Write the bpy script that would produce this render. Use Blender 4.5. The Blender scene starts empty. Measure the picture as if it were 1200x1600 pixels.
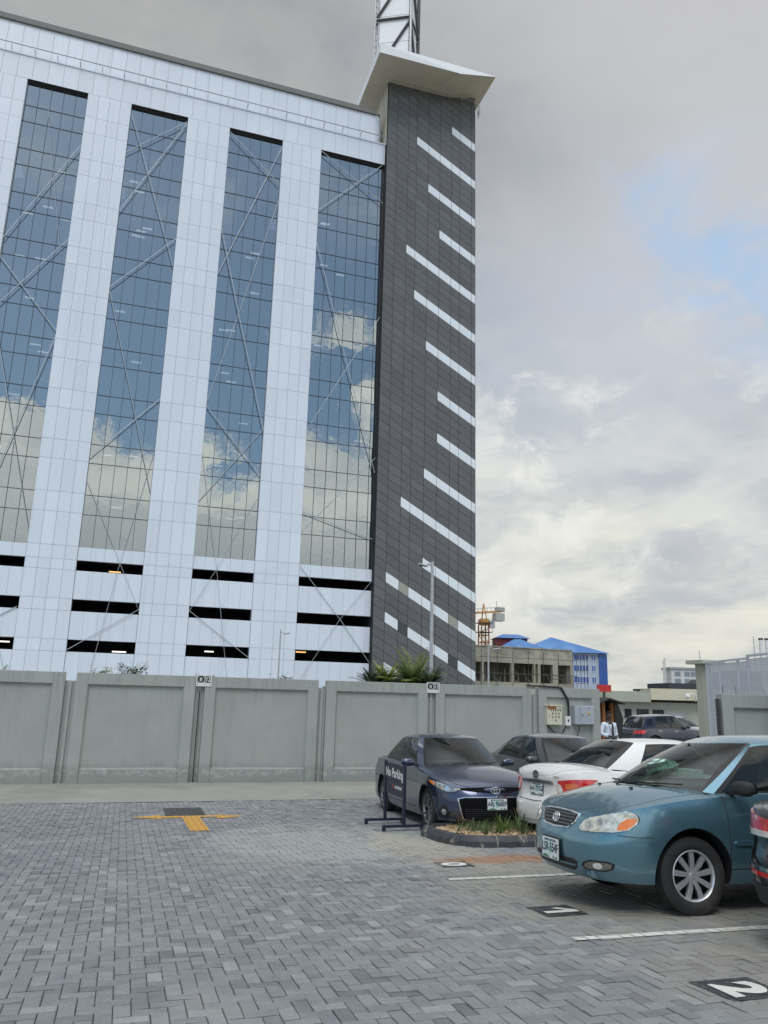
import bpy, bmesh, math, random
from mathutils import Vector, Matrix
random.seed(7)
R = math.radians
SC = bpy.context.scene
COL = SC.collection

# ---------------------------------------------------------------- camera
CAMH = 1.555
cam_d = bpy.data.cameras.new("camera"); cam = bpy.data.objects.new("camera", cam_d); COL.objects.link(cam)
cam_d.sensor_fit = 'VERTICAL'; cam_d.sensor_height = 36.0; cam_d.lens = 1200.0 / 1600.0 * 36.0
cam_d.clip_start = 0.05; cam_d.clip_end = 3000
right = Vector((0.95026, -0.31028, 0.02686)); up = Vector((-0.09634, -0.21083, 0.97276)); fwd = Vector((0.29617, 0.92697, 0.23024))
m3 = Matrix((right, up, -fwd)).transposed()
cam.matrix_world = Matrix.Translation((0, 0, CAMH)) @ m3.to_4x4()
SC.camera = cam
SC.view_settings.view_transform = 'Standard'; SC.view_settings.look = 'None'
SC.view_settings.exposure = 0.0; SC.view_settings.gamma = 1.0

# ---------------------------------------------------------------- node helpers
def newmat(name):
    m = bpy.data.materials.new(name); m.use_nodes = True
    nt = m.node_tree; nt.nodes.clear()
    out = nt.nodes.new('ShaderNodeOutputMaterial')
    return m, nt, out
def N(nt, t, **kw):
    n = nt.nodes.new(t)
    for k, v in kw.items():
        if k in n.inputs: n.inputs[k].default_value = v
        else: setattr(n, k, v)
    return n
def L(nt, a, b): nt.links.new(a, b)
def c4(c): return (c[0], c[1], c[2], 1.0)
def ramp(nt, fac, stops, interp='LINEAR'):
    r = nt.nodes.new('ShaderNodeValToRGB'); r.color_ramp.interpolation = interp
    e = r.color_ramp.elements
    e[0].position = stops[0][0]; e[0].color = c4(stops[0][1])
    e[1].position = stops[-1][0]; e[1].color = c4(stops[-1][1])
    for p, c in stops[1:-1]:
        x = e.new(p); x.color = c4(c)
    L(nt, fac, r.inputs[0]); return r.outputs[0]
def math_(nt, op, a, b=None, c=None, clamp=False):
    n = nt.nodes.new('ShaderNodeMath'); n.operation = op; n.use_clamp = clamp
    for i, v in enumerate((a, b, c)):
        if v is None: continue
        if isinstance(v, (int, float)): n.inputs[i].default_value = v
        else: L(nt, v, n.inputs[i])
    return n.outputs[0]
def mixc(nt, fac, a, b, bt='MIX'):
    n = nt.nodes.new('ShaderNodeMix'); n.data_type = 'RGBA'; n.blend_type = bt
    for s, v in ((n.inputs[0], fac), (n.inputs[6], a), (n.inputs[7], b)):
        if isinstance(v, (int, float)): s.default_value = v
        elif isinstance(v, (tuple, list)): s.default_value = c4(v)
        else: L(nt, v, s)
    return n.outputs[2]
def noise(nt, vec, scale, detail=4, rough=0.55, dist=0.0):
    n = N(nt, 'ShaderNodeTexNoise'); n.inputs['Scale'].default_value = scale
    n.inputs['Detail'].default_value = detail; n.inputs['Roughness'].default_value = rough
    n.inputs['Distortion'].default_value = dist
    if vec is not None: L(nt, vec, n.inputs['Vector'])
    return n.outputs['Fac']
def tc(nt, which='Object'):
    return N(nt, 'ShaderNodeTexCoord').outputs[which]
def mapping(nt, vec, scale=(1, 1, 1), loc=(0, 0, 0)):
    m = N(nt, 'ShaderNodeMapping'); m.inputs['Scale'].default_value = scale; m.inputs['Location'].default_value = loc
    L(nt, vec, m.inputs['Vector']); return m.outputs[0]

# ---------------------------------------------------------------- world: daylight sky with broken cloud
SUN_EL, SUN_AZ = R(52), R(205)     # sun azimuth measured clockwise from +Y (north)
w = bpy.data.worlds.new("World"); SC.world = w; w.use_nodes = True
nt = w.node_tree; nt.nodes.clear()
wo = N(nt, 'ShaderNodeOutputWorld'); bg = N(nt, 'ShaderNodeBackground')
sky = N(nt, 'ShaderNodeTexSky'); sky.sky_type = 'NISHITA'; sky.sun_disc = False
sky.sun_elevation = SUN_EL; sky.sun_rotation = SUN_AZ; sky.air_density = 1.0; sky.dust_density = 0.6; sky.ozone_density = 2.0
d = tc(nt, 'Generated')
sep = N(nt, 'ShaderNodeSeparateXYZ'); L(nt, d, sep.inputs[0])
X, Y, Z = sep.outputs
# clouds lie on a plane overhead: project the direction on it so that they flatten towards the horizon
zz = math_(nt, 'ADD', math_(nt, 'MAXIMUM', Z, 0.0), 0.22)
comb = N(nt, 'ShaderNodeCombineXYZ'); L(nt, math_(nt, 'DIVIDE', X, zz), comb.inputs[0]); L(nt, math_(nt, 'DIVIDE', Y, zz), comb.inputs[1])
L(nt, math_(nt, 'MULTIPLY', Z, 1.4), comb.inputs[2])
P = comb.outputs[0]
n1 = noise(nt, mapping(nt, P, (1, 1, 1), (3.1, 1.7, 0.4)), 1.5, 8, 0.53, 0.15)      # big masses
n2 = noise(nt, mapping(nt, P, (1, 1, 1), (8.1, -2.3, 5.0)), 2.6, 6, 0.55, 0.3)      # shading inside
n3 = noise(nt, mapping(nt, d, (1, 1, 1.6), (2.0, 0.5, 1.0)), 5.5, 7, 0.6, 0.25)     # cumulus heads
def smooth(nt, v, a, b, lo=0.0, hi=1.0):
    m = N(nt, 'ShaderNodeMapRange'); m.interpolation_type = 'SMOOTHSTEP'
    m.inputs[1].default_value = a; m.inputs[2].default_value = b; m.inputs[3].default_value = lo; m.inputs[4].default_value = hi
    L(nt, v, m.inputs[0]); return m.outputs[0]
n4 = noise(nt, mapping(nt, d, (1, 1, 1.5), (0.3, 4.5, 1.0)), 13.0, 8, 0.62, 0.35)    # ragged edges
front = smooth(nt, Y, -0.25, 0.12)                       # 1 ahead of the camera, 0 behind it
# --- behind the camera: clear blue above low cumulus
skyblue = mixc(nt, 0.25, mixc(nt, 1.0, sky.outputs[0], (0.125, 0.130, 0.125), 'MULTIPLY'), (0.60, 0.80, 1.0))
cumh = math_(nt, 'ADD', math_(nt, 'MULTIPLY', math_(nt, 'SUBTRACT', X, 0.04), -0.22), math_(nt, 'ADD', Z, math_(nt, 'MULTIPLY', math_(nt, 'SUBTRACT', n3, 0.5), 0.70)))
cum = smooth(nt, cumh, 0.350, 0.275)                       # cumulus bank near the horizon
high = math_(nt, 'MULTIPLY', smooth(nt, math_(nt, 'ADD', n1, math_(nt, 'MULTIPLY', Z, 0.55)), 0.86, 1.0), smooth(nt, Z, 0.5, 0.64))
cumc = mixc(nt, smooth(nt, Z, 0.10, 0.27), (0.74, 0.78, 0.79), (1.46, 1.43, 1.31))
cumc = mixc(nt, smooth(nt, n2, 0.40, 0.62, 0.0, 0.5), cumc, (0.72, 0.78, 0.84))
back = mixc(nt, math_(nt, 'MAXIMUM', cum, math_(nt, 'MULTIPLY', high, 0.9)), skyblue, cumc)
# --- ahead: a grey deck overhead that brightens to broken cream cloud low down
base = ramp(nt, math_(nt, 'ADD', Z, math_(nt, 'MULTIPLY', math_(nt, 'SUBTRACT', n1, 0.5), 0.42)),
    [(0.0, (0.70, 0.70, 0.65)), (0.12, (0.70, 0.71, 0.67)), (0.25, (0.62, 0.65, 0.665)), (0.40, (0.53, 0.575, 0.63)), (0.52, (0.46, 0.49, 0.535)), (0.66, (0.385, 0.40, 0.42)), (0.85, (0.335, 0.34, 0.352)), (1.0, (0.40, 0.41, 0.42))])
shade = ramp(nt, n2, [(0.34, (0.76, 0.79, 0.84)), (0.5, (1.0, 1.0, 1.0)), (0.66, (1.14, 1.12, 1.07))])
base = mixc(nt, 1.0, base, shade, 'MULTIPLY')
def lobe(vec, r0, r1, nz, amt):
    v = Vector(vec).normalized()
    dp = N(nt, 'ShaderNodeVectorMath'); dp.operation = 'DISTANCE'; dp.inputs[1].default_value = v
    L(nt, d, dp.inputs[0])
    q = math_(nt, 'ADD', dp.outputs['Value'], math_(nt, 'MULTIPLY', math_(nt, 'SUBTRACT', nz, 0.5), amt))
    return smooth(nt, q, r1, r0)
def pxdir(px, py): 
    v = right * (px - 600) + up * (800 - py) + fwd * 1200; return v.normalized()
fr = mixc(nt, 1.0, base, ramp(nt, n4, [(0.30, (0.93, 0.94, 0.96)), (0.5, (1.0, 1.0, 1.0)), (0.70, (1.06, 1.05, 1.03))]), 'MULTIPLY')
fr = mixc(nt, math_(nt, 'MULTIPLY', lobe(pxdir(1150, 420), 0.0, 0.13, n2, 0.7), 0.62), fr, (0.42, 0.59, 0.83))

fr = mixc(nt, math_(nt, 'MULTIPLY', lobe(pxdir(800, 560), 0.05, 0.22, n2, 0.5), 0.45), fr, (0.46, 0.52, 0.59))
fr = mixc(nt, math_(nt, 'MULTIPLY', lobe(pxdir(1060, 850), 0.0, 0.14, n2, 0.5), 0.60), fr, (0.50, 0.53, 0.585))
fr = mixc(nt, math_(nt, 'MULTIPLY', lobe(pxdir(850, 780), 0.0, 0.10, n2, 0.5), 0.40), fr, (0.56, 0.60, 0.62))
for (a, b_, r0, r1, am, st) in ((905, 610, -0.06, 0.055, 0.42, 0.8), (1062, 500, -0.05, 0.035, 0.34, 0.5), (750, 665, -0.05, 0.06, 0.42, 0.6), (830, 850, -0.05, 0.12, 0.55, 0.7), (900, 870, -0.05, 0.10, 0.5, 0.4), (1200, 575, -0.05, 0.04, 0.35, 0.6), (1200, 870, -0.05, 0.10, 0.5, 0.35), (765, 950, -0.04, 0.09, 0.4, 0.6), (1010, 750, -0.05, 0.10, 0.5, 0.25)):
    fr = mixc(nt, math_(nt, 'MULTIPLY', lobe(pxdir(a, b_), r0, r1, n4, am), st), fr, (0.88, 0.88, 0.83))
fr = mixc(nt, math_(nt, 'MULTIPLY', lobe(pxdir(1300, -60), 0.05, 0.55, n1, 0.35), 0.75), fr, (0.62, 0.62, 0.63))
fr = mixc(nt, math_(nt, 'MULTIPLY', lobe(pxdir(1000, 520), 0.0, 0.20, n2, 0.5), 0.40), fr, (0.60, 0.635, 0.69))
fr = mixc(nt, math_(nt, 'MULTIPLY', lobe(pxdir(1120, 410), 0.0, 0.10, n3, 0.34), 0.60), fr, (0.36, 0.57, 0.86))
fr = mixc(nt, math_(nt, 'MULTIPLY', lobe(pxdir(1200, 430), 0.0, 0.08, n4, 0.34), 0.5), fr, (0.36, 0.57, 0.87))
zen = smooth(nt, Z, 0.80, 0.97)                           # added bright zenith out of view, raised to light the ground
fin = mixc(nt, front, back, fr)
fin = mixc(nt, zen, fin, (1.75, 1.85, 1.98))
L(nt, fin, bg.inputs[0]); bg.inputs[1].default_value = 1.0
L(nt, bg.outputs[0], wo.inputs[0])
w.cycles.sampling_method = 'MANUAL'; w.cycles.sample_map_resolution = 512

sun_d = bpy.data.lights.new("sun", 'SUN'); sun = bpy.data.objects.new("sun", sun_d); COL.objects.link(sun)
sun_d.energy = 1.3; sun_d.angle = R(25); sun_d.color = (1.0, 0.96, 0.90)
sd = Vector((math.sin(SUN_AZ) * math.cos(SUN_EL), math.cos(SUN_AZ) * math.cos(SUN_EL), math.sin(SUN_EL)))
sun.rotation_euler = (-sd).to_track_quat('-Z', 'Y').to_euler()
sun.location = (0, -5, 30)

# ---------------------------------------------------------------- materials
def pmat(name, col, rough=0.6, metal=0.0, var=0.12, vs=6.0, bump=0.0, bs=40.0, coat=0.0, spec=0.5, stain=None, trans=0.0, coord='Object', vmap=(1, 1, 1)):
    m, nt, out = newmat(name)
    b = N(nt, 'ShaderNodeBsdfPrincipled'); L(nt, b.outputs[0], out.inputs[0])
    v = mapping(nt, tc(nt, coord), vmap)
    f = noise(nt, v, vs, 5, 0.6)
    lo = [max(0, c * (1 - var)) for c in col]; hi = [min(1, c * (1 + var)) for c in col]
    c = ramp(nt, f, [(0.3, lo), (0.7, hi)])
    if stain:
        g = noise(nt, mapping(nt, tc(nt, coord), vmap), stain[1], 6, 0.65, 0.4)
        c = mixc(nt, ramp(nt, g, [(stain[2], (0, 0, 0)), (stain[3], (1, 1, 1))]), c, stain[0])
    L(nt, c, b.inputs['Base Color'])
    b.inputs['Roughness'].default_value = rough; b.inputs['Metallic'].default_value = metal
    b.inputs['Coat Weight'].default_value = coat; b.inputs['Coat Roughness'].default_value = 0.04
    b.inputs['Specular IOR Level'].default_value = spec
    if trans: b.inputs['Transmission Weight'].default_value = trans
    if bump:
        bn = N(nt, 'ShaderNodeBump'); bn.inputs['Strength'].default_value = bump; bn.inputs['Distance'].default_value = 0.01
        L(nt, noise(nt, v, bs, 4, 0.6), bn.inputs['Height']); L(nt, bn.outputs[0], b.inputs['Normal'])
    return m
M = {}
M['acp'] = None
def acp(name, col, rough=0.35, var=0.05):
    m, nt, out = newmat(name)
    b = N(nt, 'ShaderNodeBsdfPrincipled'); L(nt, b.outputs[0], out.inputs[0])
    at = N(nt, 'ShaderNodeAttribute'); at.attribute_name = 'tone'
    g = math_(nt, 'MULTIPLY', math_(nt, 'SUBTRACT', at.outputs['Fac'], 0.5), var * 2)
    st = math_(nt, 'MULTIPLY', math_(nt, 'SUBTRACT', noise(nt, mapping(nt, tc(nt), (0.35, 0.35, 0.05)), 1.0, 5, 0.6), 0.5), var * 1.5)
    st2 = math_(nt, 'MULTIPLY', smooth(nt, noise(nt, mapping(nt, tc(nt), (2.6, 2.6, 0.035)), 1.0, 5, 0.65), 0.52, 0.75), -0.09)
    k = math_(nt, 'ADD', math_(nt, 'ADD', math_(nt, 'ADD', g, st), st2), 1.0)
    mm = N(nt, 'ShaderNodeVectorMath'); mm.operation = 'SCALE'; mm.inputs[0].default_value = col
    L(nt, k, mm.inputs[3]); L(nt, mm.outputs[0], b.inputs['Base Color'])
    b.inputs['Roughness'].default_value = rough; b.inputs['Specular IOR Level'].default_value = 0.35
    return m
M['acp'] = acp('white_cladding', (0.66, 0.725, 0.815), 0.33, 0.05)
M['acp_dark'] = acp('grey_cladding', (0.118, 0.123, 0.130), 0.42, 0.13)
M['acp_stripe'] = acp('stripe_cladding', (0.72, 0.78, 0.83), 0.35, 0.03)
M['acp_tan'] = acp('tan_cladding', (0.33, 0.32, 0.29), 0.35, 0.03)
M['joint'] = pmat('joint_seal', (0.34, 0.39, 0.46), 0.8)
M['joint_dark'] = pmat('dark_joint', (0.022, 0.024, 0.028), 0.8)
M['roof_cap'] = pmat('roof_cap', (0.17, 0.17, 0.165), 0.7)
M['soffit'] = pmat('soffit_panel', (0.60, 0.545, 0.43), 0.5, var=0.06, vs=0.8)
M['fascia'] = pmat('fascia_panel', (0.74, 0.77, 0.79), 0.4, var=0.04)
M['steel'] = pmat('brace_steel', (0.42, 0.46, 0.50), 0.45, 0.3)
M['steel_dark'] = pmat('dark_steel', (0.06, 0.06, 0.065), 0.5, 0.2)
M['galv'] = pmat('galvanised_steel', (0.40, 0.42, 0.44), 0.42, 0.4, var=0.15, vs=3)
M['blackvoid'] = pmat('unlit_interior', (0.008, 0.009, 0.013), 0.9)
M['concrete_fence'] = None
M['white_metal'] = pmat('white_painted_metal', (0.75, 0.76, 0.76), 0.4)
M['screen_white'] = pmat('white_mesh_screen', (0.80, 0.82, 0.85), 0.6, var=0.05)
M['lampglow'] = None
def emis(name, col, s):
    m, nt, out = newmat(name); e = N(nt, 'ShaderNodeEmission'); e.inputs[0].default_value = c4(col); e.inputs[1].default_value = s
    L(nt, e.outputs[0], out.inputs[0]); return m
M['lampglow'] = emis('ceiling_lamp_glow', (1.0, 0.93, 0.8), 2.2)
M['lampwarm'] = emis('warm_lamp_glow', (1.0, 0.55, 0.18), 1.6)
def facade_glass():
    m, nt, out = newmat('coated_glass')
    g = N(nt, 'ShaderNodeBsdfGlossy'); g.inputs[0].default_value = (0.40, 0.445, 0.46, 1); g.inputs['Roughness'].default_value = 0.015
    t = N(nt, 'ShaderNodeBsdfTransparent'); t.inputs[0].default_value = (0.45, 0.55, 0.62, 1)
    bn = N(nt, 'ShaderNodeBump'); bn.inputs['Strength'].default_value = 0.12; bn.inputs['Distance'].default_value = 0.05
    L(nt, noise(nt, tc(nt), 0.8, 2, 0.5), bn.inputs['Height']); L(nt, bn.outputs[0], g.inputs['Normal'])
    mx = N(nt, 'ShaderNodeMixShader'); mx.inputs[0].default_value = 0.82
    L(nt, t.outputs[0], mx.inputs[1]); L(nt, g.outputs[0], mx.inputs[2]); L(nt, mx.outputs[0], out.inputs[0])
    return m
M['fglass'] = facade_glass()
def fence_mat():
    m, nt, out = newmat('painted_precast_concrete')
    b = N(nt, 'ShaderNodeBsdfPrincipled'); L(nt, b.outputs[0], out.inputs[0])
    o = tc(nt); geo = N(nt, 'ShaderNodeNewGeometry').outputs['Position']
    f = noise(nt, geo, 1.3, 6, 0.6)
    c = ramp(nt, f, [(0.3, (0.295, 0.320, 0.300)), (0.7, (0.340, 0.365, 0.343))])
    st = noise(nt, mapping(nt, geo, (3.0, 3.0, 0.35)), 1.0, 5, 0.7)
    c = mixc(nt, ramp(nt, st, [(0.55, (0, 0, 0)), (0.75, (0.45, 0.45, 0.45))]), c, (0.225, 0.245, 0.23))
    sp = N(nt, 'ShaderNodeSeparateXYZ'); L(nt, geo, sp.inputs[0])
    sk = noise(nt, mapping(nt, geo, (14.0, 14.0, 0.5)), 1.0, 4, 0.7)
    topm = smooth(nt, math_(nt, 'ADD', sp.outputs[2], math_(nt, 'MULTIPLY', noise(nt, mapping(nt, geo, (5, 5, .2)), 1.0, 3, .6), 1.2)), 1.3, 2.5)
    c = mixc(nt, math_(nt, 'MULTIPLY', math_(nt, 'MULTIPLY', smooth(nt, sk, 0.50, 0.72), topm), 0.36), c, (0.14, 0.15, 0.14))
    vo = N(nt, 'ShaderNodeTexVoronoi'); vo.feature = 'DISTANCE_TO_EDGE'; vo.inputs['Scale'].default_value = 0.55
    wr = N(nt, 'ShaderNodeVectorMath'); wr.operation = 'ADD'; L(nt, geo, wr.inputs[0]); nz_ = N(nt, 'ShaderNodeTexNoise'); nz_.inputs['Scale'].default_value = 2.0; nz_.inputs['Detail'].default_value = 6; L(nt, geo, nz_.inputs['Vector']); L(nt, nz_.outputs['Color'], wr.inputs[1]); L(nt, wr.outputs[0], vo.inputs['Vector'])
    c = mixc(nt, math_(nt, 'MULTIPLY', math_(nt, 'MULTIPLY', smooth(nt, vo.outputs['Distance'], 0.006, 0.001), smooth(nt, noise(nt, geo, 0.7, 2, .5), 0.52, 0.62)), 0.22), c, (0.13, 0.14, 0.13))
    pt_ = noise(nt, geo, 0.8, 5, 0.55)
    c = mixc(nt, math_(nt, 'MULTIPLY', smooth(nt, pt_, 0.60, 0.64), 0.18), c, (0.40, 0.43, 0.41))
    # splash and efflorescence near the foot of the panels
    h = math_(nt, 'ADD', sp.outputs[2], math_(nt, 'MULTIPLY', math_(nt, 'SUBTRACT', noise(nt, geo, 3.0, 6, 0.7), 0.5), 0.55))
    low = smooth(nt, h, -0.15, -0.45)
    c = mixc(nt, math_(nt, 'MULTIPLY', low, 0.55), c, (0.19, 0.205, 0.19))
    band = math_(nt, 'MULTIPLY', smooth(nt, h, -0.36, -0.42), smooth(nt, h, -0.56, -0.48))
    c = mixc(nt, math_(nt, 'MULTIPLY', band, math_(nt, 'MULTIPLY', smooth(nt, noise(nt, geo, 9.0, 4, 0.7), 0.42, 0.6), 0.5)), c, (0.44, 0.46, 0.43))
    L(nt, c, b.inputs['Base Color']); b.inputs['Roughness'].default_value = 0.75
    bn = N(nt, 'ShaderNodeBump'); bn.inputs['Strength'].default_value = 0.35; bn.inputs['Distance'].default_value = 0.01
    L(nt, noise(nt, geo, 25, 5, 0.65), bn.inputs['Height']); L(nt, bn.outputs[0], b.inputs['Normal'])
    return m
M['fence'] = fence_mat()
M['fence_dark'] = pmat('gap_shadow_board', (0.07, 0.078, 0.07), 0.8)

# ---------------------------------------------------------------- mesh builder
class MB:
    def __init__(s): s.v = []; s.f = []; s.m = []; s.t = []; s.cur = 0; s.tone = 0.5; s.sm = []; s.smooth = False
    def add(s, vs, fs, M4=None):
        o = len(s.v)
        s.v += [tuple(M4 @ Vector(p)) if M4 is not None else tuple(p) for p in vs]
        for f in fs: s.f.append([o + i for i in f]); s.m.append(s.cur); s.t.append(s.tone); s.sm.append(s.smooth)
    def box(s, a, b, M4=None):
        x0, y0, z0 = a; x1, y1, z1 = b
        s.add([(x0, y0, z0), (x1, y0, z0), (x1, y1, z0), (x0, y1, z0), (x0, y0, z1), (x1, y0, z1), (x1, y1, z1), (x0, y1, z1)],
              [(0, 3, 2, 1), (4, 5, 6, 7), (0, 1, 5, 4), (1, 2, 6, 5), (2, 3, 7, 6), (3, 0, 4, 7)], M4)
    def cbox(s, c, d, M4=None):
        s.box((c[0] - d[0] / 2, c[1] - d[1] / 2, c[2] - d[2] / 2), (c[0] + d[0] / 2, c[1] + d[1] / 2, c[2] + d[2] / 2), M4)
    def tube(s, pts, r, n=8, cap=True, r2=None):
        pts = [Vector(p) for p in pts]; rings = []
        sm = s.smooth; s.smooth = True
        for i, p in enumerate(pts):
            d = (pts[min(i + 1, len(pts) - 1)] - pts[max(i - 1, 0)]).normalized()
            a = d.cross(Vector((0, 0, 1)) if abs(d.z) < 0.95 else Vector((1, 0, 0))).normalized(); b = d.cross(a)
            rr = r if r2 is None else r + (r2 - r) * i / max(1, len(pts) - 1)
            if isinstance(r, (list, tuple)): rr = r[i]
            rings.append([p + (a * math.cos(t) + b * math.sin(t)) * rr for t in [2 * math.pi * k / n for k in range(n)]])
        vs = [q for rg in rings for q in rg]; fs = []
        for i in range(len(pts) - 1):
            for k in range(n): fs.append((i * n + k, i * n + (k + 1) % n, (i + 1) * n + (k + 1) % n, (i + 1) * n + k))
        s.add(vs, fs); s.smooth = False
        if cap: s.add(rings[0], [tuple(range(n))]); s.add(rings[-1], [tuple(reversed(range(n)))])
        s.smooth = sm
    def bar(s, a, b, w, h=None, upv=(0, 0, 1)):
        a = Vector(a); b = Vector(b); h = h or w; d = (b - a).normalized()
        u = Vector(upv); x = d.cross(u)
        if x.length < 1e-4: x = d.cross(Vector((1, 0, 0)))
        x.normalize(); z = x.cross(d)
        vs = []
        for p in (a, b):
            for i, j in ((-1, -1), (1, -1), (1, 1), (-1, 1)): vs.append(p + x * i * w / 2 + z * j * h / 2)
        s.add(vs, [(0, 1, 2, 3), (7, 6, 5, 4), (0, 4, 5, 1), (1, 5, 6, 2), (2, 6, 7, 3), (3, 7, 4, 0)])
    def lathe(s, prof, n=32, M4=None, closed=False):
        vs = []; fs = []
        k = len(prof)
        for i in range(n):
            t = 2 * math.pi * i / n
            for (r, y) in prof: vs.append((r * math.cos(t), y, r * math.sin(t)))
        for i in range(n):
            j = (i + 1) % n
            for q in range(k if closed else k - 1):
                q2 = (q + 1) % k
                fs.append((i * k + q, i * k + q2, j * k + q2, j * k + q))
        sm = s.smooth; s.smooth = True; s.add(vs, fs, M4); s.smooth = sm
    def prism(s, poly, h0, h1, M4=None):   # poly in xy, extruded in z
        n = len(poly)
        s.add([(x, y, h0) for x, y in poly] + [(x, y, h1) for x, y in poly],
              [tuple(reversed(range(n))), tuple(range(n, 2 * n))] + [(i, (i + 1) % n, n + (i + 1) % n, n + i) for i in range(n)], M4)
    def prism_y(s, poly, y0, y1):           # poly in xz, extruded in y, y0 = front face (towards -y)
        n = len(poly)
        s.add([(x, y0, z) for x, z in poly] + [(x, y1, z) for x, z in poly],
              [tuple(range(n)), tuple(reversed(range(n, 2 * n)))] + [(i, n + i, n + (i + 1) % n, (i + 1) % n) for i in range(n)])
    def build(s, name, mats, parent=None, tone=False, bevel=0.0, fix=True):
        if not isinstance(mats, (list, tuple)): mats = [mats]
        me = bpy.data.meshes.new(name)
        me.from_pydata([tuple(p) for p in s.v], [], s.f); me.update()
        for mt in mats: me.materials.append(mt)
        me.polygons.foreach_set('material_index', s.m); me.polygons.foreach_set('use_smooth', s.sm)
        if tone:
            at = me.attributes.new('tone', 'FLOAT', 'FACE'); at.data.foreach_set('value', s.t)
        o = bpy.data.objects.new(name, me); COL.objects.link(o)
        if parent is not None: o.parent = parent
        if fix:
            bm = bmesh.new(); bm.from_mesh(me); bmesh.ops.recalc_face_normals(bm, faces=bm.faces); bm.to_mesh(me); bm.free()
        if any(s.sm): me.set_sharp_from_angle(angle=R(45))
        if bevel:
            md = o.modifiers.new('bevel', 'BEVEL'); md.width = bevel; md.segments = 2; md.limit_method = 'ANGLE'; md.angle_limit = R(40)
        return o
def tag(o, label=None, cat=None, group=None, kind=None):
    if label: o['label'] = label
    if cat: o['category'] = cat
    if group: o['group'] = group
    if kind: o['kind'] = kind
    return o
def empty(name, loc=(0, 0, 0), rz=0.0, label=None, cat=None, group=None):
    o = bpy.data.objects.new(name, None); COL.objects.link(o); o.location = loc; o.rotation_euler = (0, 0, rz)
    o.empty_display_size = 0.2
    return tag(o, label, cat, group)
def copy_tree(o, parent=None):
    c = o.copy(); COL.objects.link(c); c.parent = parent
    for ch in list(o.children): copy_tree(ch, c)
    return c
def clip_poly(poly, x0, y0, x1, y1):
    def cl(P, ins, inter):
        out = []
        for i in range(len(P)):
            a = P[i]; b = P[(i + 1) % len(P)]; ia, ib = ins(a), ins(b)
            if ia: out.append(a)
            if ia != ib: out.append(inter(a, b))
        return out
    P = list(poly)
    for ax, val, sg in ((0, x0, 1), (0, x1, -1), (1, y0, 1), (1, y1, -1)):
        if len(P) < 3: return []
        def ins(p): return (p[ax] - val) * sg >= 0
        def inter(a, b):
            t = (val - a[ax]) / (b[ax] - a[ax]); return (a[0] + (b[0] - a[0]) * t, a[1] + (b[1] - a[1]) * t)
        P = cl(P, ins, inter)
    return P if len(P) >= 3 else []
def text_tris(txt, size, font_shear=0.0, bold=0.0):
    """triangles (in xy) of a piece of lettering, centred"""
    cu = bpy.data.curves.new('txt', 'FONT'); cu.body = txt; cu.size = size; cu.align_x = 'CENTER'; cu.align_y = 'CENTER'; cu.offset = bold; cu.resolution_u = 4
    ob = bpy.data.objects.new('txt', cu); COL.objects.link(ob)
    dg = bpy.context.evaluated_depsgraph_get(); me = bpy.data.meshes.new_from_object(ob.evaluated_get(dg))
    me.calc_loop_triangles()
    T = [[tuple(me.vertices[i].co[:2]) for i in t.vertices] for t in me.loop_triangles]
    bpy.data.objects.remove(ob); bpy.data.curves.remove(cu); bpy.data.meshes.remove(me)
    return T
def lettering(mb, txt, size, M4, bold=0.0, sx=1.0):
    for t in text_tris(txt, size, bold=bold): mb.add([(x * sx, y, 0) for x, y in t], [(0, 1, 2)], M4)

# ---------------------------------------------------------------- ground shape: a lot that falls away towards the fence, then lies level
KS = 0.046
def gz(y):
    if y < 13.5: return -KS * max(y, -4.0)
    if y < 16.5: t = y - 13.5; return -KS * 13.5 - KS * t * (1 - t / 6)
    return -KS * 15

# ---------------------------------------------------------------- ground sheets
def sheet(name, xs, ys, dz, mat, prio=0.0):
    mb = MB(); vs = []; fs = []
    for y in ys:
        for x in xs: vs.append((x, y, gz(y) + dz))
    n = len(xs)
    for j in range(len(ys) - 1):
        for i in range(n - 1): fs.append((j * n + i, j * n + i + 1, (j + 1) * n + i + 1, (j + 1) * n + i))
    mb.add(vs, fs); return tag(mb.build(name, mat), kind='structure')
YS = [-4 + 0.5 * i for i in range(58)]
M['earth'] = pmat('dusty_ground', (0.20, 0.19, 0.165), 0.95, var=0.2, vs=0.6, bump=0.3, bs=8)
M['joint_sand'] = pmat('joint_sand', (0.075, 0.078, 0.08), 0.95, var=0.3, vs=5)
M['concrete'] = pmat('concrete_apron', (0.27, 0.265, 0.235), 0.85, var=0.10, vs=1.2, bump=0.3, bs=18, stain=((0.21, 0.205, 0.19), 0.7, 0.5, 0.7))
sheet('ground', [-900, -60, -12, 0, 12, 40, 80, 900], [-900, -30] + YS + [40, 100, 900], -0.12, M['earth'])
sheet('paving_bed', [-14, 0, 14, 30], [y for y in YS if y <= 17], -0.012, M['joint_sand'])
sheet('concrete_strip', [-30, -20, -10, 0, 10, 13.6], [17.0, 18.5, 20.6], 0.004, M['concrete'])
sheet('driveway', [13.6, 20, 30, 60], [14.0, 15, 16.5, 17, 20.6, 60], 0.006, M['concrete'])
sheet('service_yard', [-80, -20, 0, 13.6], [20.75, 40, 66], 0.006, M['concrete'])

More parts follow.
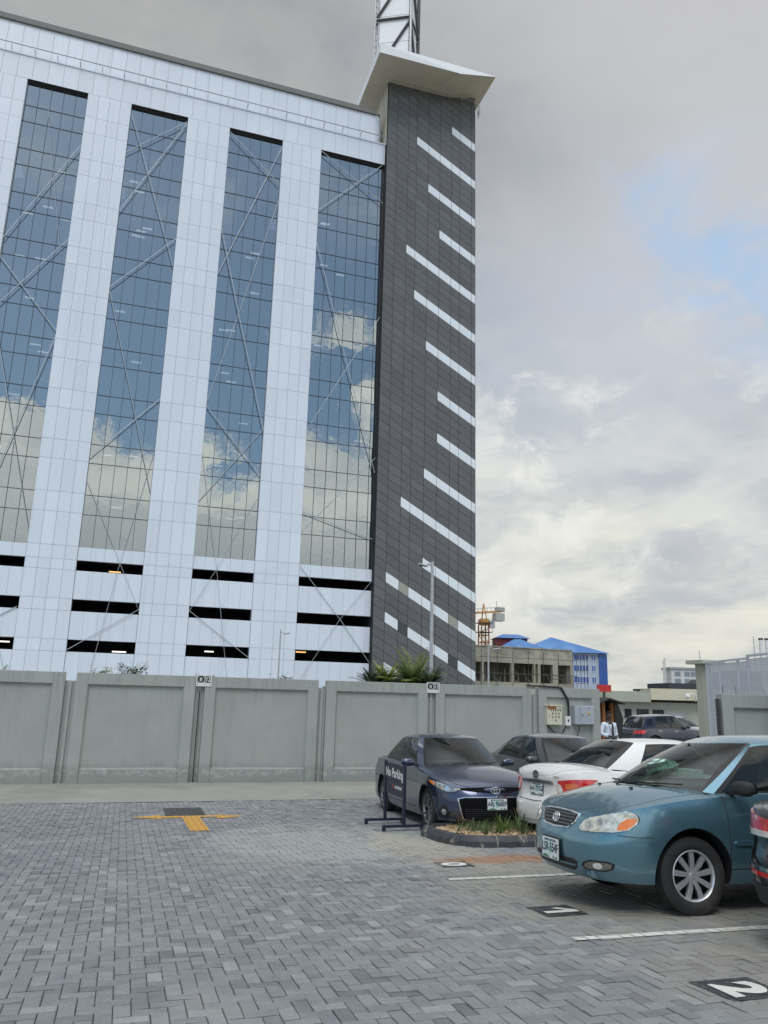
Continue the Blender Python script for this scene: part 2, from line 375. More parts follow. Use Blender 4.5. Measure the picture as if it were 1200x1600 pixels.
def paver_mat():
    m, nt, out = newmat('concrete_pavers')
    b = N(nt, 'ShaderNodeBsdfPrincipled'); L(nt, b.outputs[0], out.inputs[0])
    at = N(nt, 'ShaderNodeAttribute'); at.attribute_name = 'tone'
    pos = N(nt, 'ShaderNodeNewGeometry').outputs['Position']
    c = ramp(nt, at.outputs['Fac'], [(0.0, (0.148, 0.155, 0.162)), (0.25, (0.190, 0.198, 0.206)), (0.6, (0.212, 0.220, 0.228)), (0.85, (0.232, 0.240, 0.247)), (1.0, (0.275, 0.283, 0.285))])
    fine = noise(nt, pos, 90, 3, 0.7)
    c = mixc(nt, 1.0, c, ramp(nt, fine, [(0.3, (0.80, 0.80, 0.80)), (0.7, (1.16, 1.16, 1.16))]), 'MULTIPLY')
    blot = noise(nt, pos, 6.0, 5, 0.65)
    c = mixc(nt, 1.0, c, ramp(nt, blot, [(0.3, (0.80, 0.82, 0.85)), (0.7, (1.15, 1.14, 1.12))]), 'MULTIPLY')
    big = noise(nt, pos, 0.55, 4, 0.6)
    c = mixc(nt, ramp(nt, big, [(0.50, (0, 0, 0)), (0.72, (0.50, 0.50, 0.50))]), c, (0.27, 0.27, 0.25))
    # cement dust swept about the middle of the lot, sand round the planting island, red soil beside it
    def patch(cx, cy, rx, ry, nz, amt):
        s = N(nt, 'ShaderNodeVectorMath'); s.operation = 'SUBTRACT'; s.inputs[1].default_value = (cx, cy, 0); L(nt, pos, s.inputs[0])
        q = N(nt, 'ShaderNodeVectorMath'); q.operation = 'MULTIPLY'; q.inputs[1].default_value = (1 / rx, 1 / ry, 0); L(nt, s.outputs[0], q.inputs[0])
        l = N(nt, 'ShaderNodeVectorMath'); l.operation = 'LENGTH'; L(nt, q.outputs[0], l.inputs[0])
        v = math_(nt, 'ADD', l.outputs['Value'], math_(nt, 'MULTIPLY', math_(nt, 'SUBTRACT', noise(nt, pos, nz, 6, 0.7), 0.5), amt))
        return smooth(nt, v, 1.0, 0.35)
    c = mixc(nt, math_(nt, 'MULTIPLY', patch(2.7, 11.6, 1.9, 2.7, 1.6, 2.4), 0.52), c, (0.36, 0.37, 0.34))
    c = mixc(nt, math_(nt, 'MULTIPLY', patch(4.1, 10.6, 0.9, 2.2, 2.2, 2.0), 0.60), c, (0.37, 0.335, 0.265))
    c = mixc(nt, math_(nt, 'MULTIPLY', patch(4.9, 7.4, 2.2, 2.9, 2.0, 1.6), 0.60), c, (0.27, 0.255, 0.20))
    c = mixc(nt, math_(nt, 'MULTIPLY', patch(4.75, 9.45, 1.3, 0.42, 3.0, 1.2), 0.85), c, (0.29, 0.155, 0.085))
    c = mixc(nt, math_(nt, 'MULTIPLY', patch(4.2, 4.6, 1.1, 1.2, 3.0, 2.0), 0.40), c, (0.28, 0.255, 0.20))
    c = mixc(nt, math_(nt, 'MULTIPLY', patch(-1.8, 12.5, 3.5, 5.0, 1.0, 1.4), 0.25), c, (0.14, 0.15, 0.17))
    # tyre scuffs along the driving direction and a few oil drips
    tm = noise(nt, mapping(nt, pos, (0.35, 3.2, 1.0), (0.3, 0.9, 0)), 1.0, 4, 0.65, 0.4)
    c = mixc(nt, math_(nt, 'MULTIPLY', smooth(nt, tm, 0.56, 0.70), 0.30), c, (0.10, 0.105, 0.11))
    vo = N(nt, 'ShaderNodeTexVoronoi'); vo.inputs['Scale'].default_value = 0.9; L(nt, pos, vo.inputs['Vector'])
    dr_ = math_(nt, 'ADD', vo.outputs['Distance'], math_(nt, 'MULTIPLY', math_(nt, 'SUBTRACT', noise(nt, pos, 11, 4, .6), 0.5), 0.14))
    c = mixc(nt, math_(nt, 'MULTIPLY', smooth(nt, dr_, 0.085, 0.03), 0.42), c, (0.055, 0.055, 0.055))
    L(nt, c, b.inputs['Base Color']); b.inputs['Roughness'].default_value = 0.82
    bn = N(nt, 'ShaderNodeBump'); bn.inputs['Strength'].default_value = 0.5; bn.inputs['Distance'].default_value = 0.004
    L(nt, noise(nt, pos, 160, 3, 0.7), bn.inputs['Height']); L(nt, bn.outputs[0], b.inputs['Normal'])
    return m
M['paver'] = paver_mat()

# herringbone: every block is a small bevelled stone of its own tone
U = 0.1
def blocks(x0, x1, y0, y1):
    for i in range(int(math.floor(x0 / U)), int(math.ceil(x1 / U))):
        for j in range(int(math.floor(y0 / U)), int(math.ceil(y1 / U))):
            k = (i - j) % 4
            if k == 0: yield (i * U, j * U, 2 * U, U)
            elif k == 3: yield (i * U, j * U, U, 2 * U)
rp = random.Random(11)
mb = MB()
ISL = [(4.47, 11.5), (4.50, 10.9), (4.62, 10.58), (4.85, 10.38), (5.25, 10.28), (6.5, 10.25), (6.5, 12.1), (4.92, 12.1), (4.64, 12.05), (4.50, 11.85)]
for (x, y, w_, h_) in blocks(-9.5, 13.6, 0.0, 17.0):
    if y + h_ > 17.001: h_ = 17.0 - y
    if h_ < 0.03: continue
    g = 0.0032; dz = rp.gauss(0, 0.0016) - 0.004 * max(0, math.sin(x * 1.1 + 1.3 * math.sin(y * .9))) ; t = min(1, max(0, rp.gauss(0.5, 0.28)))
    tx, ty = rp.gauss(0, 0.0012), rp.gauss(0, 0.0012); bv = 0.006
    xa, xb, ya, yb = x + g, x + w_ - g, y + g, y + h_ - g
    xa += rp.gauss(0, .0009); ya += rp.gauss(0, .0009)
    def zt(px, py, e=0.0): return gz(py) + dz + tx * (1 if px > x + w_ / 2 else -1) + ty * (1 if py > y + h_ / 2 else -1) - e
    vs = [(xa, ya, zt(xa, ya, .016)), (xb, ya, zt(xb, ya, .016)), (xb, yb, zt(xb, yb, .016)), (xa, yb, zt(xa, yb, .016)),
          (xa, ya, zt(xa, ya, .0035)), (xb, ya, zt(xb, ya, .0035)), (xb, yb, zt(xb, yb, .0035)), (xa, yb, zt(xa, yb, .0035)),
          (xa + bv, ya + bv, zt(xa, ya)), (xb - bv, ya + bv, zt(xb, ya)), (xb - bv, yb - bv, zt(xb, yb)), (xa + bv, yb - bv, zt(xa, yb))]
    mb.tone = t
    near = y < 12.5
    fs = [(8, 9, 10, 11), (4, 5, 9, 8), (5, 6, 10, 9), (6, 7, 11, 10), (7, 4, 8, 11)]
    if near: fs += [(0, 1, 5, 4), (1, 2, 6, 5), (2, 3, 7, 6), (3, 0, 4, 7)]
    mb.add(vs, fs)
tag(mb.build('paving', M['paver'], tone=True, fix=False), kind='structure')

# painted markings: thin paint on the tops of the blocks, broken at the joints
def paint(name, polys, mat, dz, label=None):
    mb = MB()
    for poly in polys:
        xs = [p[0] for p in poly]; ys = [p[1] for p in poly]
        for (x, y, w_, h_) in blocks(min(xs) - .2, max(xs) + .2, min(ys) - .2, max(ys) + .2):
            q = clip_poly(poly, x + .0045, y + .0045, x + w_ - .0045, y + h_ - .0045)
            if q: mb.add([(a, b, gz(b) + dz) for a, b in q], [tuple(range(len(q)))])
    return tag(mb.build(name, mat, fix=False), kind='structure')
def worn(name, col, under, lo, hi, sc=14.0):
    m, nt, out = newmat(name); b = N(nt, 'ShaderNodeBsdfPrincipled'); L(nt, b.outputs[0], out.inputs[0])
    pos = N(nt, 'ShaderNodeNewGeometry').outputs['Position']
    c = ramp(nt, noise(nt, pos, 7.0, 4, 0.6), [(0.3, tuple(v * 0.86 for v in col)), (0.7, col)])
    c = mixc(nt, ramp(nt, noise(nt, pos, sc, 6, 0.75), [(lo, (0, 0, 0)), (hi, (1, 1, 1))]), c, under)
    L(nt, c, b.inputs['Base Color']); b.inputs['Roughness'].default_value = 0.6; return m
M['paint_white'] = worn('worn_white_paint', (0.66, 0.66, 0.61), (0.25, 0.25, 0.24), 0.60, 0.78)
M['paint_yellow'] = worn('yellow_road_paint', (0.62, 0.33, 0.055), (0.36, 0.22, 0.07), 0.62, 0.80)
M['paint_black'] = worn('black_road_paint', (0.045, 0.045, 0.05), (0.13, 0.12, 0.12), 0.50, 0.72)
def quad(x0, y0, x1, y1): return [(x0, y0), (x1, y0), (x1, y1), (x0, y1)]
paint('parking_line', [[(3.50, 8.27), (5.2, 8.22), (8.3, 8.18), (8.3, 8.28), (5.2, 8.32), (3.52, 8.36)]], M['paint_white'], .006)
paint('parking_line', [[(3.48, 5.74), (5.3, 5.64), (8.3, 5.55), (8.3, 5.67), (5.3, 5.745), (3.50, 5.83)]], M['paint_white'], .006)
paint('parking_line', [[(3.46, 3.20), (8.3, 3.05), (8.3, 3.16), (3.48, 3.31)]], M['paint_white'], .006)
paint('arrow_marking', [quad(0.80, 14.80, 1.75, 15.02), quad(1.15, 13.0, 1.45, 14.80), [(0.26, 14.93), (0.80, 14.66), (0.80, 15.18)], [(2.26, 14.85), (1.75, 15.10), (1.75, 14.55)]], M['paint_yellow'], .006)
paint('painted_patch', [quad(0.88, 15.06, 1.58, 16.12)], M['paint_black'], .0055)
def number(txt, cx, cy, size, patch):
    paint('number_patch', [patch], M['paint_black'], .0045)
    T = text_tris(txt, size, bold=0.022)
    # read by a driver turning in towards +x: the digit's up is +x, its right is -y
    mb = MB()
    for t in T:
        mb.add([(cx + b_ * 0.90, cy - a_ * 1.05, gz(cy - a_) + .0085) for a_, b_ in t], [(0, 1, 2)])
    tag(mb.build('bay_number', M['paint_white'], fix=True), kind='structure')
number('0', 3.93, 9.20, 0.44, quad(3.74, 9.02, 4.15, 9.38))
paint('number_patch', [quad(3.67, 6.49, 4.09, 6.89)], M['paint_black'], .0045)
mb = MB()
for q in ([(3.73, 6.60), (4.06, 6.60), (4.06, 6.675), (3.73, 6.675)], [(4.06, 6.675), (3.97, 6.675), (3.86, 6.775), (3.93, 6.785)]): mb.add([(a, b_, gz(b_) + .0085) for a, b_ in q], [(0, 1, 2, 3)])
tag(mb.build('bay_number', M['paint_white']), kind='structure')
number('2', 3.86, 4.43, 0.46, [(3.66, 4.26), (4.08, 4.24), (4.10, 4.63), (3.64, 4.65)])

# ---------------------------------------------------------------- planting island
M['kerb'] = pmat('black_painted_kerb', (0.040, 0.042, 0.050), 0.55, var=0.3, vs=9, bump=0.4, bs=30, stain=((0.30, 0.28, 0.22), 5.0, 0.60, 0.70))
M['kerbjoint'] = pmat('kerb_mortar', (0.15, 0.145, 0.12), 0.9, var=.5, vs=20)
M['sand'] = pmat('sandy_soil', (0.42, 0.30, 0.17), 0.95, var=0.35, vs=9, bump=0.9, bs=30, stain=((0.22, 0.12, 0.07), 4.0, 0.5, 0.62))
isl = empty('planting_island', (5.4, 10.9, gz(10.9)), 0, 'kerbed planting island of sandy soil in front of the dark blue saloon', 'planter')
def offset_poly(P, dd):
    n = len(P); out = []
    for i in range(n):
        a, b, c = Vector(P[i - 1]), Vector(P[i]), Vector(P[(i + 1) % n])
        n1 = Vector((-(b - a).y, (b - a).x)).normalized(); n2 = Vector((-(c - b).y, (c - b).x)).normalized()
        nn = (n1 + n2).normalized(); k = dd / max(0.4, nn.dot(n1)); out.append((b.x + nn.x * k, b.y + nn.y * k))
    return out
P0 = ISL
IC = (5.4, 10.9, gz(10.9))
# resample the outline so every kerb block is its own stone inside the kerb
def resample(P, step):
    out = []
    for i in range(len(P)):
        a, b = Vector(P[i]), Vector(P[(i + 1) % len(P)]); n = max(1, round((b - a).length / step))
        for k in range(n): out.append(tuple(a.lerp(b, k / n)))
    return out
def chaikin(P, it=2):
    for _ in range(it):
        Q = []
        for i in range(len(P)):
            a, b = Vector(P[i]), Vector(P[(i + 1) % len(P)]); Q += [tuple(a.lerp(b, .25)), tuple(a.lerp(b, .75))]
        P = Q
    return P
PK = resample(chaikin(ISL, 2), 0.07)
# outline is ordered so that its left normal points inwards or outwards: fix to inwards
area = sum(PK[i][0] * PK[(i + 1) % len(PK)][1] - PK[(i + 1) % len(PK)][0] * PK[i][1] for i in range(len(PK)))
if area < 0: PK.reverse()
prof = [(0.0, -0.03), (0.012, 0.075), (0.05, 0.135), (0.075, 0.145), (0.135, 0.145), (0.15, 0.06)]
rings = [offset_poly(PK, o) for o, _ in prof]
mb = MB(); mj = MB(); n = len(PK); mb.smooth = False
for i in range(n):
    j = (i + 1) % n; joint = (i % 8 == 7)
    tgt = mj if joint else mb
    sh = 0.35 if joint else 1.0
    if joint:
        # narrow mortar joint: only part of this step
        pass
    for q in range(len(prof) - 1):
        def pt(idx, qq):
            x, y = rings[qq][idx]; return (x - IC[0], y - IC[1], gz(y) + prof[qq][1] - IC[2])
        a, b, c, d_ = Vector(pt(i, q)), Vector(pt(j, q)), Vector(pt(j, q + 1)), Vector(pt(i, q + 1))
        if joint:
            a2, d2 = a.lerp(b, .7), d_.lerp(c, .7)
            mb.add([a, a2, d2, d_], [(0, 1, 2, 3)]); dn = Vector((0, 0, -0.006))
            mj.add([a2 + dn, b + dn, c + dn, d2 + dn], [(0, 1, 2, 3)])
            if q == len(prof) - 2: mj.build('kerb_joint', M['kerbjoint'], isl, fix=False); mj = MB()
        else: mb.add([a, b, c, d_], [(0, 1, 2, 3)])
mb.build('kerb', M['kerb'], isl, fix=False)
inner = offset_poly(PK, 0.14)
mb = MB(); rs = random.Random(3)
x0, y0 = 4.5, 10.2; st = 0.05; idx = {}
def in_poly(x, y, P):
    c = False
    for i in range(len(P)):
        (xa, ya), (xb, yb) = P[i - 1], P[i]
        if (ya > y) != (yb > y) and x < (xb - xa) * (y - ya) / (yb - ya) + xa: c = not c
    return c
vs = []; fs = []
for i in range(42):
    for j in range(40):
        x, y = x0 + i * st, y0 + j * st
        idx[i, j] = len(vs); vs.append((x - IC[0], y - IC[1], gz(y) - IC[2] + 0.10 + rs.gauss(0, .012) + 0.02 * math.sin(x * 7) * math.cos(y * 6)))
for i in range(41):
    for j in range(39):
        if in_poly(x0 + (i + .5) * st, y0 + (j + .5) * st, offset_poly(PK, 0.10)): fs.append((idx[i, j], idx[i + 1, j], idx[i + 1, j + 1], idx[i, j + 1]))
mb.smooth = True; mb.add(vs, fs); mb.build('soil', M['sand'], isl)
mb = MB()
for _ in range(260):      # lumps of soil and gravel
    x, y = rs.uniform(4.6, 6.4), rs.uniform(10.3, 11.7)
    if not in_poly(x, y, inner): continue
    r = rs.uniform(.008, .03); s_ = [r * rs.uniform(.7, 1.3) for _ in range(3)]
    c = Vector((x - IC[0], y - IC[1], gz(y) - IC[2] + .115))
    pv = [c + Vector((s_[0] * math.cos(a), s_[1] * math.sin(a), 0)) for a in (0, 1.2, 2.4, 3.7, 5.0)] + [c + Vector((0, 0, s_[2])), c - Vector((0, 0, s_[2]))]
    mb.add(pv, [(k, (k + 1) % 5, 5) for k in range(5)] + [((k + 1) % 5, k, 6) for k in range(5)])
mb.build('soil_clods', pmat('soil_clods', (0.46, 0.35, 0.21), 0.95, var=0.4, vs=18), isl)['kind'] = 'stuff'
def leafmat(name, col, col2, sc=3.0):
    m, nt, out = newmat(name); b = N(nt, 'ShaderNodeBsdfPrincipled')
    pos = N(nt, 'ShaderNodeNewGeometry').outputs['Position']
    c = ramp(nt, noise(nt, pos, sc, 4, 0.6), [(0.35, col), (0.65, col2)])
    L(nt, c, b.inputs['Base Color']); b.inputs['Roughness'].default_value = 0.5
    tr = N(nt, 'ShaderNodeBsdfTranslucent'); L(nt, c, tr.inputs[0])
    mx = N(nt, 'ShaderNodeMixShader'); mx.inputs[0].default_value = 0.25
    L(nt, b.outputs[0], mx.inputs[1]); L(nt, tr.outputs[0], mx.inputs[2]); L(nt, mx.outputs[0], out.inputs[0]); return m
M['leaf'] = leafmat('green_leaf', (0.06, 0.115, 0.025), (0.15, 0.23, 0.06))
M['leaf_pale'] = leafmat('pale_palm_leaf', (0.18, 0.24, 0.05), (0.40, 0.42, 0.12), 5)
M['leaf_dark'] = leafmat('dark_leaf', (0.02, 0.045, 0.015), (0.05, 0.09, 0.03), 4)
M['grassblade'] = leafmat('grass_blade', (0.05, 0.085, 0.03), (0.13, 0.18, 0.07), 9)
M['dryleaf'] = leafmat('dry_leaf', (0.20, 0.13, 0.05), (0.30, 0.22, 0.09), 6)
M['petal'] = pmat('white_petal', (0.75, 0.75, 0.70), 0.6)
M['bark'] = pmat('bark', (0.12, 0.09, 0.06), 0.9, bump=0.6, bs=20)
def blade(mb, base, d_, length, width, droop, nseg=5, twist=0.0):
    base = Vector(base); d_ = Vector(d_).normalized(); side = d_.cross(Vector((0, 0, 1)))
    if side.length < .05: side = Vector((1, 0, 0))
    side.normalize(); side = Matrix.Rotation(twist, 3, d_) @ side
    pts = []; p = base.copy(); v = d_.copy()
    for i in range(nseg + 1):
        t = i / nseg; wd = width * (math.sin(math.pi * min(1, t * .8 + .2)) if t < 1 else 0.0) * .5
        pts += [p - side * wd, p + side * wd]
        v = (v + Vector((0, 0, -droop / nseg))).normalized(); p = p + v * (length / nseg)
    mb.add(pts, [(2 * i, 2 * i + 1, 2 * i + 3, 2 * i + 2) for i in range(nseg)])
mg = MB(); rg = random.Random(5)
for _ in range(620):
    x, y = rg.uniform(5.0, 6.4), rg.uniform(10.45, 11.7)
    if not in_poly(x, y, inner): continue
    if rg.random() > 0.04 + 0.90 * min(1, max(0, (y - 10.75) / 0.55)) + .35 * max(0, x - 5.7): continue
    for k in range(4):
        a = rg.uniform(0, 6.28); blade(mg, (x, y, gz(y) + .09), (math.cos(a) * .5, math.sin(a) * .5, 1), rg.uniform(.06, .24), .007, rg.uniform(.3, 1.4), 3)
tag(mg.build('grass', M['grassblade'], fix=False), 'short grass growing in the sandy soil of the planting island', 'grass', kind='stuff')
tufts = [(4.85, 11.15, .20, 16, .012), (5.15, 10.85, .24, 22, .014), (5.45, 10.95, .34, 26, .024), (5.70, 10.75, .26, 18, .013), (5.85, 11.1, .36, 26, .016), (6.1, 10.7, .3, 24, .014), (6.3, 11.0, .32, 22, .015), (5.2, 11.45, .2, 14, .012)]
tl = ['thin dark grass tuft nearest the left end of the planting island', 'upright grass tuft in the front of the island below the fog lamp', 'bright green strap-leaved tuft in the middle of the island', 'small thin tuft just right of the bright strap-leaved one',
      'tall fine tuft below the plate of the dark blue saloon', 'grass tuft by the front kerb near the white saloon', 'grass tuft farthest right on the island under the white bumper', 'low tuft at the back of the island against the blue bumper']
for (x, y, h, nb, wd), lb in zip(tufts, tl):
    mb = MB()
    for k in range(nb):
        a = rg.uniform(0, 6.28); sp = rg.uniform(.1, .75); blade(mb, (rg.gauss(0, .015), rg.gauss(0, .015), 0), (math.cos(a) * sp, math.sin(a) * sp, 1), h * rg.uniform(.6, 1.1), wd, rg.uniform(.2, 1.3), 6, rg.uniform(-.5, .5))
    o = mb.build('grass_tuft', M['leaf'] if wd > .02 else M['grassblade'], fix=False); o.location = (x, y, gz(y) + .10)
    tag(o, lb, 'plant', 'tufts planted on the kerbed island')

# ---------------------------------------------------------------- precast perimeter fence, every panel a thing
FZ0, FZ1, FY = -0.69, 1.86, 20.25
def fence_panel(x0, x1, label, dy=0.0, zt=FZ1, zb=FZ0, rot=None, y=FY):
    wd = x1 - x0; H_ = zt - zb
    r = empty('precast_fence', (x0, y + dy, zb), 0, label, 'fence', 'precast panels of the perimeter fence')
    mb = MB(); fw = 0.30
    mb.box((fw, 0.07, 0.34), (wd - fw, 0.16, H_ - 0.30)); mb.build('panel', M['fence'], r)
    mb = MB()
    mb.prism_y([(0, 0), (wd, 0), (wd, H_), (0, H_)], 0.161, 0.20)
    for a, b in (((0, 0, 0), (fw - .03, .16, H_)), ((wd - fw + .03, 0, 0), (wd, .16, H_))): mb.box(a, b)
    mb.box((fw - .03, 0, H_ - .27), (wd - fw + .03, .16, H_)); mb.box((fw - .03, 0.02, 0.0), (wd - fw + .03, .16, .31))
    # splayed inner edges of the frame
    for px, sx in ((fw - .03, 1), (wd - fw + .03, -1)):
        mb.add([(px, 0, .31), (px + sx * .04, .07, .35), (px + sx * .04, .07, H_ - .31), (px, 0, H_ - .27)], [(0, 1, 2, 3)])
    mb.add([(fw - .03, 0, H_ - .27), (fw + .01, .07, H_ - .31), (wd - fw - .01, .07, H_ - .31), (wd - fw + .03, 0, H_ - .27)], [(0, 1, 2, 3)])
    mb.add([(fw - .03, .02, .31), (fw + .01, .07, .35), (wd - fw - .01, .07, .35), (wd - fw + .03, .02, .31)], [(0, 1, 2, 3)])
    o = mb.build('frame', M['fence'], r, bevel=.008)
    return r
edges = [(-11.20, -7.90), (-7.66, -4.56), (-4.36, -1.42), (-1.17, 1.63), (1.87, 4.80), (5.02, 7.88), (8.12, 11.06), (11.30, 13.33)]
labs = ['fence panel farthest left, second from the one with the leafy plant', 'left fence panel just outside the painted 12 sign run', 'grey fence panel at the left edge of the photo below the first white column', 'grey fence panel whose right corner carries the sign 12',
        'grey fence panel starting at the sign 12 and ending where no sign hangs', 'grey fence panel half hidden by the dark blue saloon, sign 13 at its corner', 'grey fence panel behind the two dark saloons, right of sign 13', 'last short fence panel carrying the electrical boxes']
for (a, b), lb in zip(edges, labs):
    if b < -4: continue
    fence_panel(a, b, lb)
# lapped posts in the gaps between the panels
gaps = [(-4.56, -4.36), (-1.42, -1.17), (1.63, 1.87), (4.80, 5.02), (7.88, 8.12), (11.06, 11.30)]
pl = ['recessed fence post at the far left edge', 'recessed fence post with a notch of light at its top, left of panel 12', 'recessed fence post with a black rubber seam, right of the first full panel', 'recessed fence post midway between the signs 12 and 13', 'recessed fence post whose sign plate hangs in front of the low palms', 'recessed fence post beside the panel with the electrical boxes']
for k, ((a, b), lb) in enumerate(zip(gaps, pl)):
    mb = MB(); mb.box((a + .002, FY + .10, FZ0), (b - .002, FY + .24, FZ1 - (.20 if k in (1, 3, 5) else .0)))
    mb.box(((a + b) / 2 - .035, FY + .06, FZ0), ((a + b) / 2 + .035, FY + .099, FZ1 - .25))
    o = mb.build('fence_post', M['fence'], bevel=.005); tag(o, lb, 'fence post', 'recessed posts of the perimeter fence')
    if k in (2,):
        mb = MB(); mb.box(((a + b) / 2 - .012 - (a+b)/2, -.012, 0), ((a + b) / 2 + .012 - (a+b)/2, .012, 2.2)); c = mb.build('rubber_seal', M['joint_dark'], o)
        c.location = ((a + b) / 2, FY + .045, FZ0)
# return panel beyond the gate on the right
r = fence_panel(0, 3.6, 'pale grey fence panel on the right in front of the perforated gate', y=0, zt=1.74, zb=gz(13.4)); r.location = (11.83, 13.50, gz(13.4)); r.rotation_euler = (0, 0, -.10)
mb = MB(); mb.box((-.075, .02, 0), (-.045, .12, 1.74 - gz(13.4) - .1)); mb.build('edge_strip', M['steel_dark'], r)
mb = MB()
for x in (.10, .42):
    mb = MB(); mb.tube([(x, .1, 2.35), (x, .1, 2.52)], .006, 5); mb.build('rebar_stub', M['steel_dark'], r)

# muster point plates
M['plate_white'] = pmat('white_sign_plate', (0.68, 0.71, 0.70), 0.4, var=.04)
M['ink'] = pmat('black_sign_ink', (0.012, 0.014, 0.016), 0.5)
def muster(x, num, label):
    r = empty('location_sign', (x, FY - .012, 1.755), 0, label, 'sign', 'numbered location signs on the fence')
    mb = MB(); mb.box((-.19, -.006, -.14), (.19, .006, .14)); mb.build('plate', M['plate_white'], r, bevel=.002)
    mb = MB(); y = -.0085
    def q(x0, z0, x1, z1, yy=y): mb.add([(x0, yy, z0), (x1, yy, z0), (x1, yy, z1), (x0, yy, z1)], [(0, 1, 2, 3)])
    q(-.165, -.05, .012, .118); q(.032, -.05, .165, .118)
    for sx in (-.165, .145): q(sx, -.115, sx + .02, -.085)
    mb.build('panel_ground', M['ink'], r, fix=False)
    mb = MB(); y = -.0105
    cx = -.077; cz = .03
    for i in (-1, 1):
        for j in (-1, 1):
            mb.add([(cx + i * .075, y, cz + j * .072), (cx + i * .045, y, cz + j * .072), (cx + i * .075, y, cz + j * .045)], [(0, 1, 2)])
            mb.bar((cx + i * .062, y, cz + j * .06), (cx + i * .042, y, cz + j * .042), .012, .001)
    for hx, s_ in ((-.018, .85), (.018, .85), (0, 1.0)):
        mb.add([(cx + hx + .011 * math.cos(a) * s_, y - .0005, cz + .034 * s_ + .013 * math.sin(a)) for a in [k * .785 for k in range(8)]], [tuple(range(8))])
        q(cx + hx - .014 * s_, cz - .012, cx + hx + .014 * s_, cz + .02, y - .0005)
        q(cx + hx - .012 * s_, cz - .05, cx + hx - .002, cz - .012, y - .0005); q(cx + hx + .002, cz - .05, cx + hx + .012 * s_, cz - .012, y - .0005)
    mb.build('pictogram', M['plate_white'], r, fix=False)
    mb = MB(); Mx = Matrix.Translation((.0985, -.0105, .034)) @ Matrix.Rotation(R(90), 4, 'X')
    lettering(mb, num, .175, Mx, bold=.004, sx=.72); mb.build('lettering', M['plate_white'], r, fix=False)
    mb = MB()
    for i in range(5): mb.add([(-.10 + i * .042, -.0085, -.095), (-.07 + i * .042, -.0085, -.095), (-.07 + i * .042, -.0085, -.085), (-.10 + i * .042, -.0085, -.085)], [(0, 1, 2, 3)])
    mb.build('small_print', pmat('grey_print', (.35, .38, .40), .6), r, fix=False)
muster(1.83, '12', 'small black and white sign reading 12, over the fence nearer the left')
muster(8.03, '13', 'small black and white sign reading 13, on the fence below the palms')

# ---------------------------------------------------------------- the white office building
FB = 66.0; GZB = -0.70; TOPZ = 60.55
WIN = [(-22.9, -17.8), (-13.80, -8.66), (-4.83, 0.33), (4.30, 9.50), (13.42, 20.12)]
COLS = [(-27.6, -22.9), (-17.8, -13.80), (-8.66, -4.83), (0.33, 4.30), (9.50, 13.42)]
bld = empty('office_building', (0, FB, GZB), 0, 'tall white-clad office building with dark glass strips and steel bracing', 'building')
def BB(mb): # builders below work in world coordinates: shift to the building's own origin
    mb.v = [(x, y - FB, z - GZB) for x, y, z in mb.v]; return mb
LV = [GZB, 1.9]                           # panel joints up the facade
z = 4.12; LV += [4.12, 5.06, 7.30, 8.25, 10.56, 11.40, 12.51]
zz_ = 12.51
while zz_ < 52: LV += [zz_ + 2.75, zz_ + 4.42]; zz_ += 4.42
LV = [v for v in LV if v < 54.2] + [54.72]
rb = random.Random(2)
def panels(mb, xs, zs, y, gap=.012, tilt=.0015):
    for i in range(len(xs) - 1):
        for j in range(len(zs) - 1):
            a, b, c, d_ = xs[i] + gap, xs[i + 1] - gap, zs[j] + gap, zs[j + 1] - gap
            if b - a < .05 or d_ - c < .05: continue
            t = [rb.gauss(0, tilt) * (b - a) for _ in range(2)]
            mb.tone = min(1, max(0, rb.gauss(.5, .2)))
            mb.add([(a, y - t[0], c), (b, y + t[0], c), (b, y + t[0] + t[1], d_), (a, y - t[0] + t[1], d_), (a, y + .03, c), (b, y + .03, c), (b, y + .03, d_), (a, y + .03, d_)],
                   [(0, 1, 2, 3), (0, 4, 5, 1), (1, 5, 6, 2), (2, 6, 7, 3), (3, 7, 4, 0)])
# core behind the cladding
mb = MB(); mb.box((-27.6, FB + .7, GZB), (-27.2, FB + 16, TOPZ - .2)); 
for a, b in COLS: mb.box((a + .02, FB + .032, GZB), (b - .02, FB + .9, 54.74))
mb.box((-27.6, FB + .032, 54.74), (20.12, FB + .9, 57.0)); mb.box((-27.6, FB + .26, 57.0), (19.1, FB + 16, TOPZ - .05))
mb.box((-27.2, FB + 15.5, GZB), (20.1, FB + 16, 54.7))
BB(mb).build('core_wall', M['joint'], bld)
mb = MB()
for a, b in COLS: panels(mb, [a + (b - a) * k / 4 for k in range(5)], LV, FB, )
# jambs of the recesses
for a, b in COLS:
    for x, s in ((a, -1), (b, 1)):
        mb.tone = .5; mb.add([(x, FB + .004, GZB), (x, FB + .44, GZB), (x, FB + .44, 54.72), (x, FB + .004, 54.72)], [(0, 1, 2, 3)])
# top band, in two tiers, the upper one slightly set back behind the rail
xs = [-27.6 + 1.285 * k for k in range(38)]; xs = [x for x in xs if x < 20.0] + [20.12]
panels(mb, xs, [54.72, 57.05], FB)
xs2 = [x for x in xs if x < 18.6] + [19.1]
panels(mb, xs2, [57.25, TOPZ], FB + .22)
BB(mb).build('wall_cladding', M['acp'], bld, tone=True)
mb = MB()
mb.box((-27.6, FB - .06, 57.05), (20.12, FB + .4, 57.22)); BB(mb).build('ledge', M['acp'], bld)
